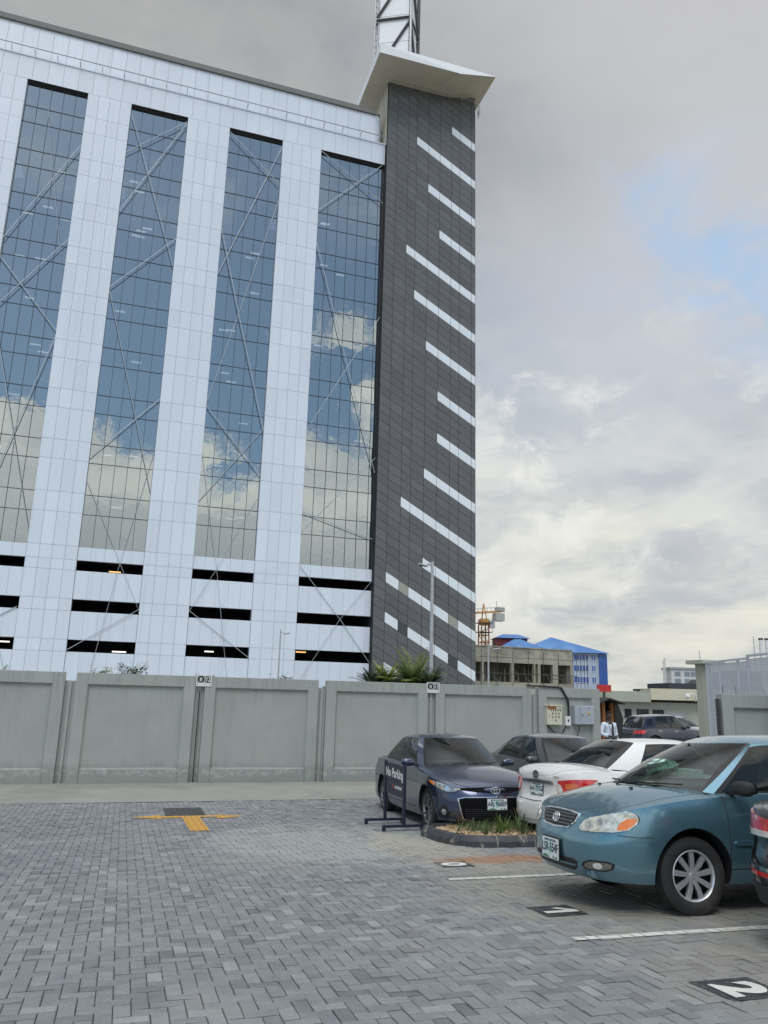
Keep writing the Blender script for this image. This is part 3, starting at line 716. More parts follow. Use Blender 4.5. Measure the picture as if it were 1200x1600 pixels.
# rounded end of the upper tier
mb = MB(); mb.smooth = True
vs = []; fs = []
for k in range(9):
    t = math.pi / 2 * k / 8; vs += [(19.1 + .75 * math.sin(t), FB + .22 + .9 * (1 - math.cos(t)), zz) for zz in (57.25, TOPZ)]
for k in range(8): fs.append((2 * k, 2 * k + 2, 2 * k + 3, 2 * k + 1))
mb.add(vs, fs); BB(mb).build('rounded_corner', M['acp'], bld, fix=False)
mb = MB(); mb.box((-27.8, FB + .02, TOPZ), (19.0, FB + 1.2, TOPZ + .55)); mb.box((19.0, FB + .5, TOPZ), (19.6, FB + 1.2, TOPZ + .5))
BB(mb).build('parapet_cap', M['roof_cap'], bld)
mb = MB(); mb.tube([(-27.5, FB - .55, 57.62), (20.1, FB - .55, 57.62)], .045, 6)
x = -27
while x < 20: mb.bar((x, FB - .55, 57.62), (x, FB + .1, 57.25), .05); mb.bar((x, FB - .55, 57.35), (x, FB - .55, 57.75), .06); x += 1.93
BB(mb).build('rail', M['galv'], bld)

def window_strip(a, b, k):
    y = FB + .42; pw = 1.035
    xs = [a]; 
    while xs[-1] + pw < b - .2: xs.append(xs[-1] + pw)
    xs.append(b)
    zs = [v for v in LV if v >= 12.5]
    mb = MB()
    for i in range(len(xs) - 1):
        for j in range(len(zs) - 1):
            t0, t1 = rb.gauss(0, .0020), rb.gauss(0, .0020)
            A, B_, C_, D_ = xs[i] + .02, xs[i + 1] - .02, zs[j] + .02, zs[j + 1] - .02
            mb.add([(A, y - t0, C_), (B_, y + t0, C_), (B_, y + t0 + t1, D_), (A, y - t0 + t1, D_)], [(0, 1, 2, 3)])
    g = BB(mb).build('window', M['fglass'], bld, fix=False)
    mb = MB()
    for x in xs: mb.box((x - .019, y - .05, 12.51), (x + .019, y + .10, 54.72))
    for z in zs: mb.box((a, y - .045, z - .024), (b, y + .095, z + .024))
    BB(mb).build('window_frame', M['mull'], g)
    mb = MB(); mb.box((a, y - .05, 54.60), (b, y + .12, 54.72)); mb.box((a, FB + .01, 54.722), (b, y, 54.738)); BB(mb).build('window_head', M['steel_dark'], g)
    # floors and back wall inside
    mb = MB(); zf = 12.3
    while zf < 54: mb.box((a + .05, y + .12, zf), (b - .05, y + 6, zf + .35)); zf += 4.42
    mb.box((a + .05, y + 6, 12.3), (b - .05, y + 6.1, 54.7)); BB(mb).build('floor_slab', M['innerdark'], g)
    # louvre band: spandrels between dark ventilation slots of the parking decks
    ys = FB + .10; mb = MB()
    for z0, z1 in ((GZB, 4.12), (5.06, 7.30), (8.25, 10.56), (11.40, 12.49)): panels(mb, xs, [z0, z1] if z0 > 0 else [z0, 1.9, z1], ys, tilt=.0008)
    for z0, z1 in ((GZB, 4.12), (5.06, 7.30), (8.25, 10.56), (11.40, 12.49)):
        mb.tone = .5; mb.box((a + .02, ys + .035, z0), (b - .02, ys + .25, z1 - .004))
    BB(mb).build('spandrel', M['acp'], bld, tone=True)
    mb = MB(); mb.box((a - .3, FB + 4.0, GZB), (b + .3, FB + 4.1, 12.3))
    for z0 in (3.2, 6.4, 9.6, 12.0): mb.box((a - .3, FB + .36, z0 + 2.02 - .12 if z0 < 12 else 12.2), (b + .3, FB + 4, z0 + 2.02 + .2 if z0 < 12 else 12.4))
    for x in (a - .3, b + .2): mb.box((x, FB + .92, GZB), (x + .1, FB + 4, 12.3))
    BB(mb).build('parking_deck', M['blackvoid'], bld)
    return g
M['mull'] = pmat('mullion', (0.05, 0.06, 0.075), 0.5)
M['innerdark'] = pmat('dim_office', (0.03, 0.04, 0.05), 0.8)
wins = [window_strip(a, b, k) for k, (a, b) in enumerate(WIN)]
# ceiling lamps seen through the coated glass, and tube lamps on the parking decks
rl = random.Random(21)
for k, (a, b) in enumerate(WIN[1:], 1):
    for s in range(11 if k < 4 else 7):
        fl = rl.randrange(1, 9); zc = 12.3 + 4.42 * fl - .06; x = rl.uniform(a + .9, b - .9); y = FB + rl.uniform(1.3, 3.4)
        mb = MB(); mb.box((x - .42, y - .12, zc - .03), (x + .42, y + .12, zc)); BB(mb).build('ceiling_lamp', M['lampglow'], wins[k])
for (x, zc, ln, mt) in ((-1.9, 10.95, .95, 'lampwarm'), (14.0, 7.42, .45, 'lampwarm'), (14.4, 4.97, .9, 'lampwarm'), (-.9, 4.35, 1.1, 'lampglow'), (6.4, 4.68, .75, 'lampglow'), (-9.6, 4.8, .7, 'lampglow')):
    mb = MB(); mb.box((x - ln / 2, FB + 2.2, zc - .05), (x + ln / 2, FB + 2.3, zc + .04)); BB(mb).build('tube_lamp', M[mt], bld)

# diagonal bracing in front of the glass strips
BR = [('1t',-11.75,51.98,-8.66,35.45),('1T',-8.67,49.20,-13.78,38.60),('1T',-8.67,39.61,-13.78,31.9),('1T',-13.78,36.9,-8.68,30.90),('1T',-8.68,30.25,-13.78,9.2),('1m',-13.78,32.6,-8.68,13.47),('1T',-8.77,7.42,-13.7,4.3),('1t',-13.6,17.0,-9.19,2.87),
('2m',-4.73,53.70,0.31,38.89),('2T',0.26,54.22,-4.8,49.55),('2T',0.28,54.01,-4.80,43.40),('2T',0.31,41.69,-4.80,35.80),('2m',-4.80,35.36,0.31,17.63),('2T',0.31,26.02,-4.80,20.12),('2t',-4.80,18.06,-1.52,11.38),('2t',-1.52,11.38,0.29,7.69),('2t',0.29,21.20,-1.52,11.38),('2t',-1.52,11.38,-2.99,1.9),('2m',0.29,7.69,-4.80,4.23),
('3T',4.34,54.30,9.46,49.70),('3m',9.46,53.9,4.33,39.0),('3m',9.46,47.89,6.49,35.32),('3m',6.49,35.32,4.34,26.43),('3T',4.33,43.62,6.49,35.32),('3T',6.49,35.32,9.47,24.41),('3T',4.34,25.95,9.47,20.15),('3m',9.47,24.47,4.35,17.31),('3t',4.36,21.54,6.29,11.48),('3t',6.29,11.48,7.9,1.9),('3t',9.48,18.20,6.29,11.48),('3t',6.29,11.48,4.34,7.83),('3m',4.34,7.83,9.48,4.20),
('4T',13.47,55.0,20.08,50.22),('4T',19.85,54.9,13.46,47.88),('4T',13.45,44.27,17.08,31.69),('4T',17.08,31.69,20.08,21.6),('4m',20.08,37.5,13.46,25.0),('4m',20.08,23.07,13.46,15.35),('4T',13.46,17.21,20.08,15.29),('4m',13.46,12.31,17.28,7.84),('4m',17.28,7.84,20.07,4.22),('4t',20.08,11.40,17.28,7.84),('4t',17.28,7.84,13.6,2.0)]
for (k, x0, z0, x1, z1) in BR:
    r_ = {'t': .017, 'm': .026, 'T': .034}[k[1]]; yy = FB + (.17 if k[1] == 'T' else .10) - r_ * 0 
    yy = FB + (.03 if k[1] == 'T' else -.02)
    mb = MB(); mb.tube([(x0, yy, min(z0, 54.6)), (x1, yy, min(z1, 54.6))], r_, 8)
    BB(mb).build('brace', M['steel'], bld)

# ---------------------------------------------------------------- dark stair tower with its slanting white bands
TY = 65.45; TX0, TX1, TZ1 = 20.16, 30.10, 65.25
twr = empty('stair_tower', ((TX0 + TX1) / 2, TY, GZB), 0, 'dark grey clad stair tower with slanting white bands and a white roof slab', 'tower')
def TB(mb): mb.v = [(x - (TX0 + TX1) / 2, y - TY, z - GZB) for x, y, z in mb.v]; return mb
mb = MB(); mb.box((TX0, TY + .035, GZB), (TX1, TY + 11, TZ1)); TB(mb).build('core_wall', M['joint_dark'], twr)
mb = MB(); mb.box((TX0 - .03, TY + .3, 57), (TX0 - .001, TY + 10.9, TZ1)); TB(mb).build('side_wall', M['soffit'], twr)
mb = MB()
for j in range(18): mb.box((TX1 + .001, TY + .05, GZB + j * 3.7 + .02), (TX1 + .03, TY + 11, GZB + j * 3.7 + 3.66))
TB(mb).build('side_cladding', M['acp_dark'], twr, tone=True)
XJ = [TX0, 21.24, 22.50, 23.43, 24.76, 26.06, 27.38, 28.32, 29.66, TX1]
SL = -0.56
# stripe list: z of the top edge at the right-hand side, x of the left end
ST = [(59.50, 27.38), (54.95, 23.43), (50.35, 24.76), (45.95, 26.06), (41.50, 22.50), (37.15, 23.43), (32.62, 24.76), (28.22, 26.06), (23.90, 26.06), (19.50, 24.76), (15.22, 22.50), (10.90, 24.76), (7.35, 21.24), (3.75, 21.24)]
SH = .95
bounds = []    # (z at right edge of row top, row height, stripe index or None)
tops = [s[0] for s in ST]
z = tops[0]
up_rows = []
zz_ = tops[0]
while zz_ < 72.0: up_rows.append((zz_ + .87, .87, None)); zz_ += .87
rows = list(reversed(up_rows))
for i, t in enumerate(tops):
    rows.append((t, SH, i)); nxt = tops[i + 1] if i + 1 < len(tops) else t - 4.4
    rem = t - SH - nxt; nr = max(1, round(rem / .87)); 
    for q in range(nr): rows.append((t - SH - rem * q / nr, rem / nr, None))
t = rows[-1][0] - rows[-1][1]
for q in range(8):
    hgt = .95 if q == 0 else .87; rows.append((t, hgt, 99 if q == 0 else None)); t -= hgt
mbd = MB(); bands = {}; tans = []; glz = []
def newin(lst): lst.append(MB()); return lst[-1]
for (zt, h, si) in rows:
    for i in range(len(XJ) - 1):
        xa, xb = XJ[i] + .02, XJ[i + 1] - .02
        def zl(x): return zt + SL * (x - TX1)
        g = .018
        poly = [(xa, zl(xa) - h + g), (xb, zl(xb) - h + g), (xb, zl(xb) - g), (xa, zl(xa) - g)]
        q = clip_poly(poly, TX0, GZB, TX1, TZ1)
        if not q: continue
        tgt = mbd
        if si is not None:
            if si == 99: tgt = bands.setdefault((99, 0), MB()) if (21.2 < XJ[i] < 22.4) else mbd
            elif XJ[i] >= ST[si][1] - .05:
                tgt = bands.setdefault((si, 0 if si < 12 else (0 if XJ[i] < 22.4 else (1 if XJ[i] < 27.3 else 2))), MB())
                if si >= 12 and 22.4 < XJ[i] < 22.6: tgt = newin(tans if si == 12 else glz)
                if si >= 12 and 27.3 < XJ[i] < 27.5: tgt = newin(tans if si == 12 else glz)
        tgt.tone = min(1, max(0, rb.gauss(.5, .22)))
        ty = rb.gauss(0, .002)
        n = len(q)
        tgt.add([(x, TY + ty, z) for x, z in q] + [(x, TY + .034, z) for x, z in q], [tuple(range(n))] + [(i2, n + i2, n + (i2 + 1) % n, (i2 + 1) % n) for i2 in range(n)])
TB(mbd).build('dark_cladding', M['acp_dark'], twr, tone=True)
for q in bands.values(): TB(q).build('white_band', M['acp_stripe'], twr, tone=True)
for q in tans: TB(q).build('window', M['acp_tan'], twr, tone=True)
M['twg'] = pmat('tower_glass', (0.02, 0.03, 0.035), 0.08, spec=0.8)
for q in glz: TB(q).build('window', M['twg'], twr)
# roof slab: level soffit that sweeps up to a point at the right
Zs, Zt = 64.35, 65.42
FL, KX, TIP = (18.04, 62.0), 26.9, (30.9, 62.0)
mb = MB()
V = [(18.04, 62.0, Zs), (KX, 62.0, Zs + .2), (31.0, 62.2, 65.62), (31.0, 76.0, 65.62), (18.04, 76.0, Zs), (KX, 76.0, Zs + .2),
     (18.04, 62.0, Zt), (31.0, 62.2, 65.70), (31.0, 76.0, 65.70), (18.04, 76.0, Zt)]
mb.add([V[0], V[1], V[5], V[4]], [(0, 3, 2, 1)]); mb.add([V[1], V[2], V[3], V[5]], [(0, 3, 2, 1)])
TB(mb).build('soffit', M['soffit'], twr)
mb = MB()
mb.add([V[0], V[1], V[2], V[7], V[6]], [(0, 1, 2, 3, 4)]); mb.add([V[0], V[6], V[9], V[4]], [(0, 1, 2, 3)]); mb.add([V[6], V[7], V[8], V[9]], [(0, 1, 2, 3)])
mb.add([V[2], V[3], V[8], V[7]], [(0, 1, 2, 3)]); mb.add([V[4], V[9], V[8], V[3], V[5]], [(0, 1, 2, 3, 4)])
TB(mb).build('roof_slab', M['fascia'], twr)
mb = MB()
for x in (20.5, 23.0, 25.5, 28.0): mb.box((x - .01, 62.3, Zs - .004 + (max(0, x - KX) * .24)), (x + .01, 75.8, Zs - .002 + (max(0, x - KX) * .24)))
for y in (64.0, 67.5): mb.box((18.2, y - .01, Zs - .006), (26.8, y + .01, Zs - .003))
TB(mb).build('soffit_joint', M['joint'], twr)
# cable rail with loops just under the slab
mb = MB(); zr = 64.9
mb.tube([(TX0 - .1, TY - .45, zr - .5), (TX1 + .25, TY - .45, zr - .35)], .035, 6)
for k in range(7):
    x = TX0 + .4 + k * 1.55; mb.bar((x, TY - .45, zr - .45), (x, TY, zr - .35), .04); mb.bar((x - .12, TY - .47, zr - .42), (x, TY - .47, zr - .72), .035); mb.bar((x + .12, TY - .47, zr - .42), (x, TY - .47, zr - .72), .035)
def ring(mb, c, r, ax, rad=.035, n=16):
    mb.tube([Vector(c) + Vector((math.cos(t) * r * ax[0], math.cos(t) * r * ax[1], math.sin(t) * r)) for t in [2 * math.pi * k / n for k in range(n + 1)]], rad, 5, cap=False)
ring(mb, (TX1 + .35, TY - .2, 63.9), .55, (.6, .8)); ring(mb, (TX1 + .25, TY - .2, 63.2), .35, (.6, .8))
ring(mb, (TX0 - .45, TY - .2, 64.3), .5, (.8, .6))
TB(mb).build('rail', M['galv'], twr)
mb = MB()
for dx in (-.35, -.95):
    mb.tube([(TX0 + dx * .6 - .1, TY + .2, 64.3), (TX0 + dx * .6 - .1, TY + .4, 60.6)], .03, 5)
for k in range(7): mb.bar((TX0 - .3, TY + .3, 61 + k * .5), (TX0 - .68, TY + .3, 61 + k * .5), .03)
TB(mb).build('ladder', M['galv'], twr)

# lattice mast with white screens on the tower roof
mast = empty('lattice_mast', (22.4, 69.8, 65.4), 0, 'dark steel lattice mast with white screens standing on the tower roof slab', 'mast')
def MS(mb): mb.v = [(x - 22.4, y - 69.8, z - 65.4) for x, y, z in mb.v]; return mb
Lc, Cc, Rc, Bc = Vector((19.75, 69.4, 0)), Vector((23.15, 67.6, 0)), Vector((25.05, 70.3, 0)), Vector((21.7, 72.1, 0))
zb, zt = 65.45, 90.0
for P_, rr, mt in ((Cc, .17, 'galv'), (Rc, .20, 'steel_dark'), (Bc, .15, 'steel_dark')):
    mb = MB(); mb.tube([P_ + Vector((0, 0, zb)), P_ + Vector((0, 0, zt))], rr, 10); MS(mb).build('post', M[mt], mast)
mb = MB()
for a, s in ((-.28, 0), (.16, 0)): mb.tube([Lc + Vector((a, a * .3, zb)), Lc + Vector((a, a * .3, zt))], .10, 8)
z = zb + .6
while z < zt: mb.tube([Lc + Vector((-.28, -.08, z)), Lc + Vector((.16, .05, z))], .06, 6); z += .9
MS(mb).build('post', M['galv'], mast)
hz = [68.6, 76.0, 83.5]
for z0 in hz:
    for A, B_ in ((Lc, Cc), (Cc, Rc), (Rc, Bc), (Bc, Lc)):
        mb = MB(); mb.tube([A + Vector((0, 0, z0)), B_ + Vector((0, 0, z0))], .13, 8); MS(mb).build('beam', M['steel_dark'], mast)
for A, B_, za, zb2 in ((Cc, Lc, 75.6, 69.0), (Cc, Rc, 75.6, 69.0), (Lc, Cc, 76.4, 83.2), (Rc, Cc, 76.4, 83.2), (Rc, Bc, 75.6, 69), (Lc, Bc, 75.6, 69)):
    mb = MB(); mb.tube([A + Vector((0, 0, za)), B_ + Vector((0, 0, zb2))], .14, 8); MS(mb).build('diagonal', M['steel_dark'], mast)
for A, B_ in ((Lc, Cc), (Cc, Rc), (Rc, Bc), (Bc, Lc)):
    ctr = Vector((22.4, 69.9, 0)); A2 = A.lerp(ctr, .10); B2 = B_.lerp(ctr, .10)
    mb = MB(); z0 = zb + .3
    while z0 < 88:
        z1 = min(z0 + 3.6, 88.5); dn = (B2 - A2).normalized(); n_ = Vector((dn.y, -dn.x, 0)) * .02
        a3, b3 = A2 + dn * .05, B2 - dn * .05
        mb.add([a3 + n_ + Vector((0, 0, z0)), b3 + n_ + Vector((0, 0, z0)), b3 + n_ + Vector((0, 0, z1 - .06)), a3 + n_ + Vector((0, 0, z1 - .06)),
                a3 - n_ + Vector((0, 0, z0)), b3 - n_ + Vector((0, 0, z0)), b3 - n_ + Vector((0, 0, z1 - .06)), a3 - n_ + Vector((0, 0, z1 - .06))],
               [(0, 1, 2, 3), (7, 6, 5, 4), (0, 4, 5, 1), (1, 5, 6, 2), (2, 6, 7, 3), (3, 7, 4, 0)]); z0 = z1
    MS(mb).build('screen', M['screen_white'], mast)

# ---------------------------------------------------------------- cars
import bisect
def interp(pts, x):
    if x <= pts[0][0]: return pts[0][1]
    if x >= pts[-1][0]: return pts[-1][1]
    for (a, fa), (b, fb) in zip(pts, pts[1:]):
        if a <= x <= b: return fa + (fb - fa) * (x - a) / (b - a)
def sinterp(pts, x):   # smooth (monotone cubic) interpolation
    if x <= pts[0][0]: return pts[0][1]
    if x >= pts[-1][0]: return pts[-1][1]
    n = len(pts); i = 0
    while pts[i + 1][0] < x: i += 1
    def sl(k):
        if k <= 0 or k >= n - 1: return 0.0 if n < 3 else ((pts[min(k + 1, n - 1)][1] - pts[max(k - 1, 0)][1]) / (pts[min(k + 1, n - 1)][0] - pts[max(k - 1, 0)][0]))
        a = (pts[k][1] - pts[k - 1][1]) / (pts[k][0] - pts[k - 1][0]); b = (pts[k + 1][1] - pts[k][1]) / (pts[k + 1][0] - pts[k][0])
        return 0.0 if a * b <= 0 else 2 * a * b / (a + b)
    x0, y0 = pts[i]; x1, y1 = pts[i + 1]; h = x1 - x0; t = (x - x0) / h
    return (2 * t**3 - 3 * t**2 + 1) * y0 + (t**3 - 2 * t**2 + t) * h * sl(i) + (-2 * t**3 + 3 * t**2) * y1 + (t**3 - t**2) * h * sl(i + 1)

def carpaint(name, col, rough=0.32, metal=0.55, dust=0.12):
    m, nt, out = newmat(name); b = N(nt, 'ShaderNodeBsdfPrincipled'); L(nt, b.outputs[0], out.inputs[0])
    o = tc(nt); fl = noise(nt, o, 900, 2, 0.5)
    c = ramp(nt, fl, [(0.35, tuple(v * 0.85 for v in col)), (0.65, tuple(min(1, v * 1.15) for v in col))])
    nrm = N(nt, 'ShaderNodeNewGeometry').outputs['Normal']; sp = N(nt, 'ShaderNodeSeparateXYZ'); L(nt, nrm, sp.inputs[0])
    so = N(nt, 'ShaderNodeSeparateXYZ'); L(nt, o, so.inputs[0])
    d1 = math_(nt, 'MULTIPLY', smooth(nt, sp.outputs[2], 0.5, 1.0), 0.6)
    d2 = smooth(nt, so.outputs[2], 0.50, 0.16)
    dn = math_(nt, 'MULTIPLY', math_(nt, 'ADD', d1, d2, clamp=True), smooth(nt, noise(nt, o, 5, 6, 0.7), 0.25, 0.75, 0.3, 1.0))
    dn = math_(nt, 'MULTIPLY', dn, dust)
    c = mixc(nt, dn, c, (0.30, 0.27, 0.22)); L(nt, c, b.inputs['Base Color'])
    L(nt, math_(nt, 'ADD', math_(nt, 'MULTIPLY', dn, 0.8), rough), b.inputs['Roughness'])
    b.inputs['Metallic'].default_value = metal
    b.inputs['Coat Weight'].default_value = 1.0; L(nt, math_(nt, 'ADD', math_(nt, 'MULTIPLY', dn, 0.9), 0.03), b.inputs['Coat Roughness'])
    bn = N(nt, 'ShaderNodeBump'); bn.inputs['Strength'].default_value = 0.05; bn.inputs['Distance'].default_value = 0.02
    L(nt, noise(nt, o, 3.0, 2, 0.5), bn.inputs['Height']); L(nt, bn.outputs[0], b.inputs['Coat Normal'])
    return m
def cglass(name, tint, refl=0.06):
    m, nt, out = newmat(name)
    t = N(nt, 'ShaderNodeBsdfTransparent'); t.inputs[0].default_value = c4(tint)
    g = N(nt, 'ShaderNodeBsdfGlossy'); g.inputs[0].default_value = (1, 1, 1, 1); g.inputs['Roughness'].default_value = 0.01
    f = N(nt, 'ShaderNodeFresnel'); f.inputs[0].default_value = 1.52
    df = N(nt, 'ShaderNodeBsdfDiffuse'); df.inputs[0].default_value = (0.30, 0.30, 0.27, 1)
    k = math_(nt, 'ADD', math_(nt, 'MULTIPLY', f.outputs[0], 0.85), refl, clamp=True)
    mx = N(nt, 'ShaderNodeMixShader'); L(nt, k, mx.inputs[0]); L(nt, t.outputs[0], mx.inputs[1]); L(nt, g.outputs[0], mx.inputs[2])
    m2 = N(nt, 'ShaderNodeMixShader'); L(nt, math_(nt, 'MULTIPLY', smooth(nt, noise(nt, tc(nt), 4, 5, 0.7), 0.3, 0.8), 0.010), m2.inputs[0])
    L(nt, mx.outputs[0], m2.inputs[1]); L(nt, df.outputs[0], m2.inputs[2])
    L(nt, m2.outputs[0], out.inputs[0]); return m
M['cglass'] = cglass('clear_car_glass', (0.42, 0.53, 0.48), 0.01); M['cglass_dark'] = cglass('tinted_car_glass', (0.05, 0.055, 0.055), 0.03)
M['blk'] = pmat('black_trim_plastic', (0.012, 0.012, 0.013), 0.45); M['blkm'] = pmat('matt_black_plastic', (0.022, 0.022, 0.023), 0.75, var=.25, vs=8)
M['tyre'] = pmat('tyre_rubber', (0.020, 0.020, 0.021), 0.80, var=.25, vs=7, bump=.25, bs=60, stain=((0.06, 0.055, 0.05), 3, .55, .8))
M['chrome'] = pmat('chrome', (0.72, 0.72, 0.73), 0.12, 1.0, var=.03); M['alloy'] = pmat('silver_wheel_paint', (0.60, 0.61, 0.64), 0.26, 0.65, var=.08)
M['alloy_dark'] = pmat('dark_wheel_paint', (0.03, 0.03, 0.032), 0.35, 0.3)
M['seat'] = pmat('seat_fabric', (0.10, 0.095, 0.085), 0.9); M['seat_dark'] = pmat('dark_seat_fabric', (0.03, 0.03, 0.032), 0.9); M['dash'] = pmat('dashboard_plastic', (0.06, 0.062, 0.06), 0.7)
M['seat_beige'] = pmat('beige_interior', (0.22, 0.19, 0.14), 0.85)
M['amber'] = pmat('amber_lens', (0.80, 0.20, 0.02), 0.15, coat=1, var=.1, vs=40); M['red'] = pmat('red_lens', (0.55, 0.012, 0.015), 0.12, coat=1, var=.25, vs=18)
M['clearlens'] = pmat('clear_lens', (0.62, 0.60, 0.56), 0.15, coat=1, var=.2, vs=25)
M['well'] = pmat('wheel_well', (0.008, 0.008, 0.009), 0.95)
def headlamp_mat(name, cols, sc):
    m, nt, out = newmat(name); b = N(nt, 'ShaderNodeBsdfPrincipled'); L(nt, b.outputs[0], out.inputs[0])
    v = N(nt, 'ShaderNodeTexVoronoi'); v.inputs['Scale'].default_value = sc; L(nt, tc(nt), v.inputs['Vector'])
    c = ramp(nt, v.outputs['Distance'], [(0.0, cols[0]), (0.35, cols[1]), (0.6, cols[2])])
    c = mixc(nt, smooth(nt, noise(nt, tc(nt), sc * .9, 4, 0.7, 2.0), 0.35, 0.65), c, cols[1])
    L(nt, c, b.inputs['Base Color']); b.inputs['Roughness'].default_value = 0.18; b.inputs['Metallic'].default_value = 0.45
    b.inputs['Coat Weight'].default_value = 1; b.inputs['Coat Roughness'].default_value = 0.03
    bn = N(nt, 'ShaderNodeBump'); bn.inputs['Strength'].default_value = 0.8; bn.inputs['Distance'].default_value = 0.01; L(nt, v.outputs['Distance'], bn.inputs['Height']); L(nt, bn.outputs[0], b.inputs['Normal'])
    return m
M['hl_cream'] = headlamp_mat('aged_headlamp', ((0.88, 0.87, 0.76), (0.74, 0.73, 0.63), (0.36, 0.36, 0.30)), 17)
M['hl_grey'] = headlamp_mat('clear_headlamp', ((0.75, 0.76, 0.75), (0.36, 0.38, 0.38), (0.07, 0.08, 0.08)), 16)
M['plate'] = pmat('plate_face', (0.66, 0.72, 0.72), 0.35, var=.03); M['plate_green'] = pmat('plate_green', (0.03, 0.16, 0.08), 0.5); M['plate_tint'] = pmat('plate_pale_green', (0.36, 0.62, 0.50), 0.4)
M['plate_ink'] = pmat('plate_ink', (0.02, 0.05, 0.10), 0.5)

class Car:
    def __init__(c, S):
        c.S = S; c.W = S['W'] / 2
        xf, xr, W = S['xf'], S['xr'], c.W
        # belt-level plan of one side, nose centre to tail centre
        P = []; nF, mF, Lf = S.get('nf', 2.7), S.get('mf', 2.4), S.get('Lf', .75)
        for k in range(41):
            t = math.pi / 2 * k / 40
            P.append((xf - Lf + Lf * math.cos(t) ** (2 / nF), W * math.sin(t) ** (2 / mF), math.cos(t) ** .9, 0.0))
        nR, mR, Lr = S.get('nr', 3.0), S.get('mr', 2.6), S.get('Lr', .6)
        for k in range(1, 40):
            x = xf - Lf + (xr + Lr - xf + Lf) * k / 40; P.append((x, W, 0, 0))
        for k in range(41):
            t = math.pi / 2 * (1 - k / 40)
            P.append((xr + Lr - Lr * math.cos(t) ** (2 / nR), W * math.sin(t) ** (2 / mR), 0.0, math.cos(t) ** .9))
        c.P = P; s = [0]
        for a, b in zip(P, P[1:]): s.append(s[-1] + math.hypot(b[0] - a[0], b[1] - a[1]))
        c.s = s; c.smax = s[-1]
    def plan(c, s):
        s = min(max(s, 0), c.smax - 1e-6); i = bisect.bisect_right(c.s, s) - 1; i = min(i, len(c.P) - 2)
        t = (s - c.s[i]) / max(1e-9, c.s[i + 1] - c.s[i]); a, b = c.P[i], c.P[i + 1]
        return [a[k] + (b[k] - a[k]) * t for k in range(4)]
    def s_at_x(c, x):      # along the side
        lo, hi = 0, c.smax
        for _ in range(40):
            m = (lo + hi) / 2
            if c.plan(m)[0] > x: lo = m
            else: hi = m
        return lo
    def s_at_y(c, y, rear=False):
        a, b = (0, c.s[40]) if not rear else (c.smax, c.s[-41])
        for _ in range(40):
            m = (a + b) / 2
            if c.plan(m)[1] < y: a = m
            else: b = m
        return a
    def zsh(c, x): return sinterp(c.S['zsh'], x)
    def zc(c, x): return sinterp(c.S['zc'], x)
    def zb(c, x): return sinterp(c.S['zb'], x)
    def Sf(c, s, z):
        x, y, wf, wr = c.plan(s); S = c.S
        f = sinterp(S['side'], z)
        yy = y * f
        if wf < .35 and wr < .35:
            for xw in (S['wb'] / 2, -S['wb'] / 2): yy += .022 * math.exp(-((x - xw) / .42) ** 2) * max(0, min(1, (z - .25) / .2)) * max(0, min(1, (.95 - z) / .25))
        xx = x + wf * sinterp(S['nose'], z) + wr * sinterp(S['tail'], z)
        if 'nosey' in S: xx += wf * S['nosey'](yy / c.W, z)
        return Vector((xx, yy, z))
    def Nf(c, s, z, sd=1):
        a = c.Sf(s + .004, z) - c.Sf(s - .004, z) if s > .004 else Vector((0, 1, 0)); b = c.Sf(s, z + .004) - c.Sf(s, z - .004)
        n = a.cross(b); n.normalize()
        if n.dot(c.Sf(s, z) - Vector((c.Sf(s, z).x * .6, 0, z))) < 0: n = -n
        return n
    def top(c, x, y):      # hood / deck height field
        e, m = c.zsh(x), c.zc(x); t = min(1, abs(y) / max(.05, c.wtop(x)))
        return e + (m - e) * (1 - t ** c.S.get('crown', 2.6))
    def wtop(c, x):
        s = c.s_at_x(min(max(x, c.S['xr'] + .002), c.S['xf'] - .002)); return max(.02, c.Sf(s, c.zsh(x)).y)
    # greenhouse
    def G(c, k, v):
        S = c.S; g = S['g']; W = 1
        yb, yr = g['yb'], g['yr']
        def y_side_b(x): return interp(yb, x)
        def y_side_r(x): return interp(yr, x)
        def fr(t, a_b, a_t, cb, ct):
            xb, xt = a_b - cb * t ** 2.2, a_t - ct * t ** 2.2
            return xb, xt
        if k <= 1:
            t = k; e = g['wse']
            xb = g['xwb'] - g['cwb'] * t ** 2.3; xt = g['xwt'] - g['cwt'] * t ** 2.3
            B = (xb, t * (y_side_b(xb) - e)); T = (xt, t * (y_side_r(xt) - e))
        elif k >= 6:
            t = 7 - k; e = g['rse']
            xb = g['xrb'] + g['crb'] * t ** 2.3; xt = g['xrt'] + g['crt'] * t ** 2.3
            B = (xb, t * (y_side_b(xb) - e)); T = (xt, t * (y_side_r(xt) - e))
        else:
            ks = g['keys']  # belt x, roof x at k=2..5
            e1, e2 = g['wse'], g['rse']
            A1 = (g['xwb'] - g['cwb'], y_side_b(g['xwb'] - g['cwb']) - e1, g['xwt'] - g['cwt'], y_side_r(g['xwt'] - g['cwt']) - e1)
            A6 = (g['xrb'] + g['crb'], y_side_b(g['xrb'] + g['crb']) - e2, g['xrt'] + g['crt'], y_side_r(g['xrt'] + g['crt']) - e2)
            arr = [A1] + [(xb, y_side_b(xb), xt, y_side_r(xt)) for xb, xt in ks] + [A6]
            i = min(int(k - 1), 4); t = k - 1 - i; a, b = arr[i], arr[i + 1]
            q = [a[n] + (b[n] - a[n]) * t for n in range(4)]
            if 1 <= i <= 3: q[1] = y_side_b(q[0]); q[3] = y_side_r(q[2])
            B = (q[0], q[1]); T = (q[2], q[3])
        zb_ = c.top(B[0], B[1]) - .012; zt = c.roof(T[0], T[1])
        p = Vector((B[0], B[1], zb_)).lerp(Vector((T[0], T[1], zt)), v)
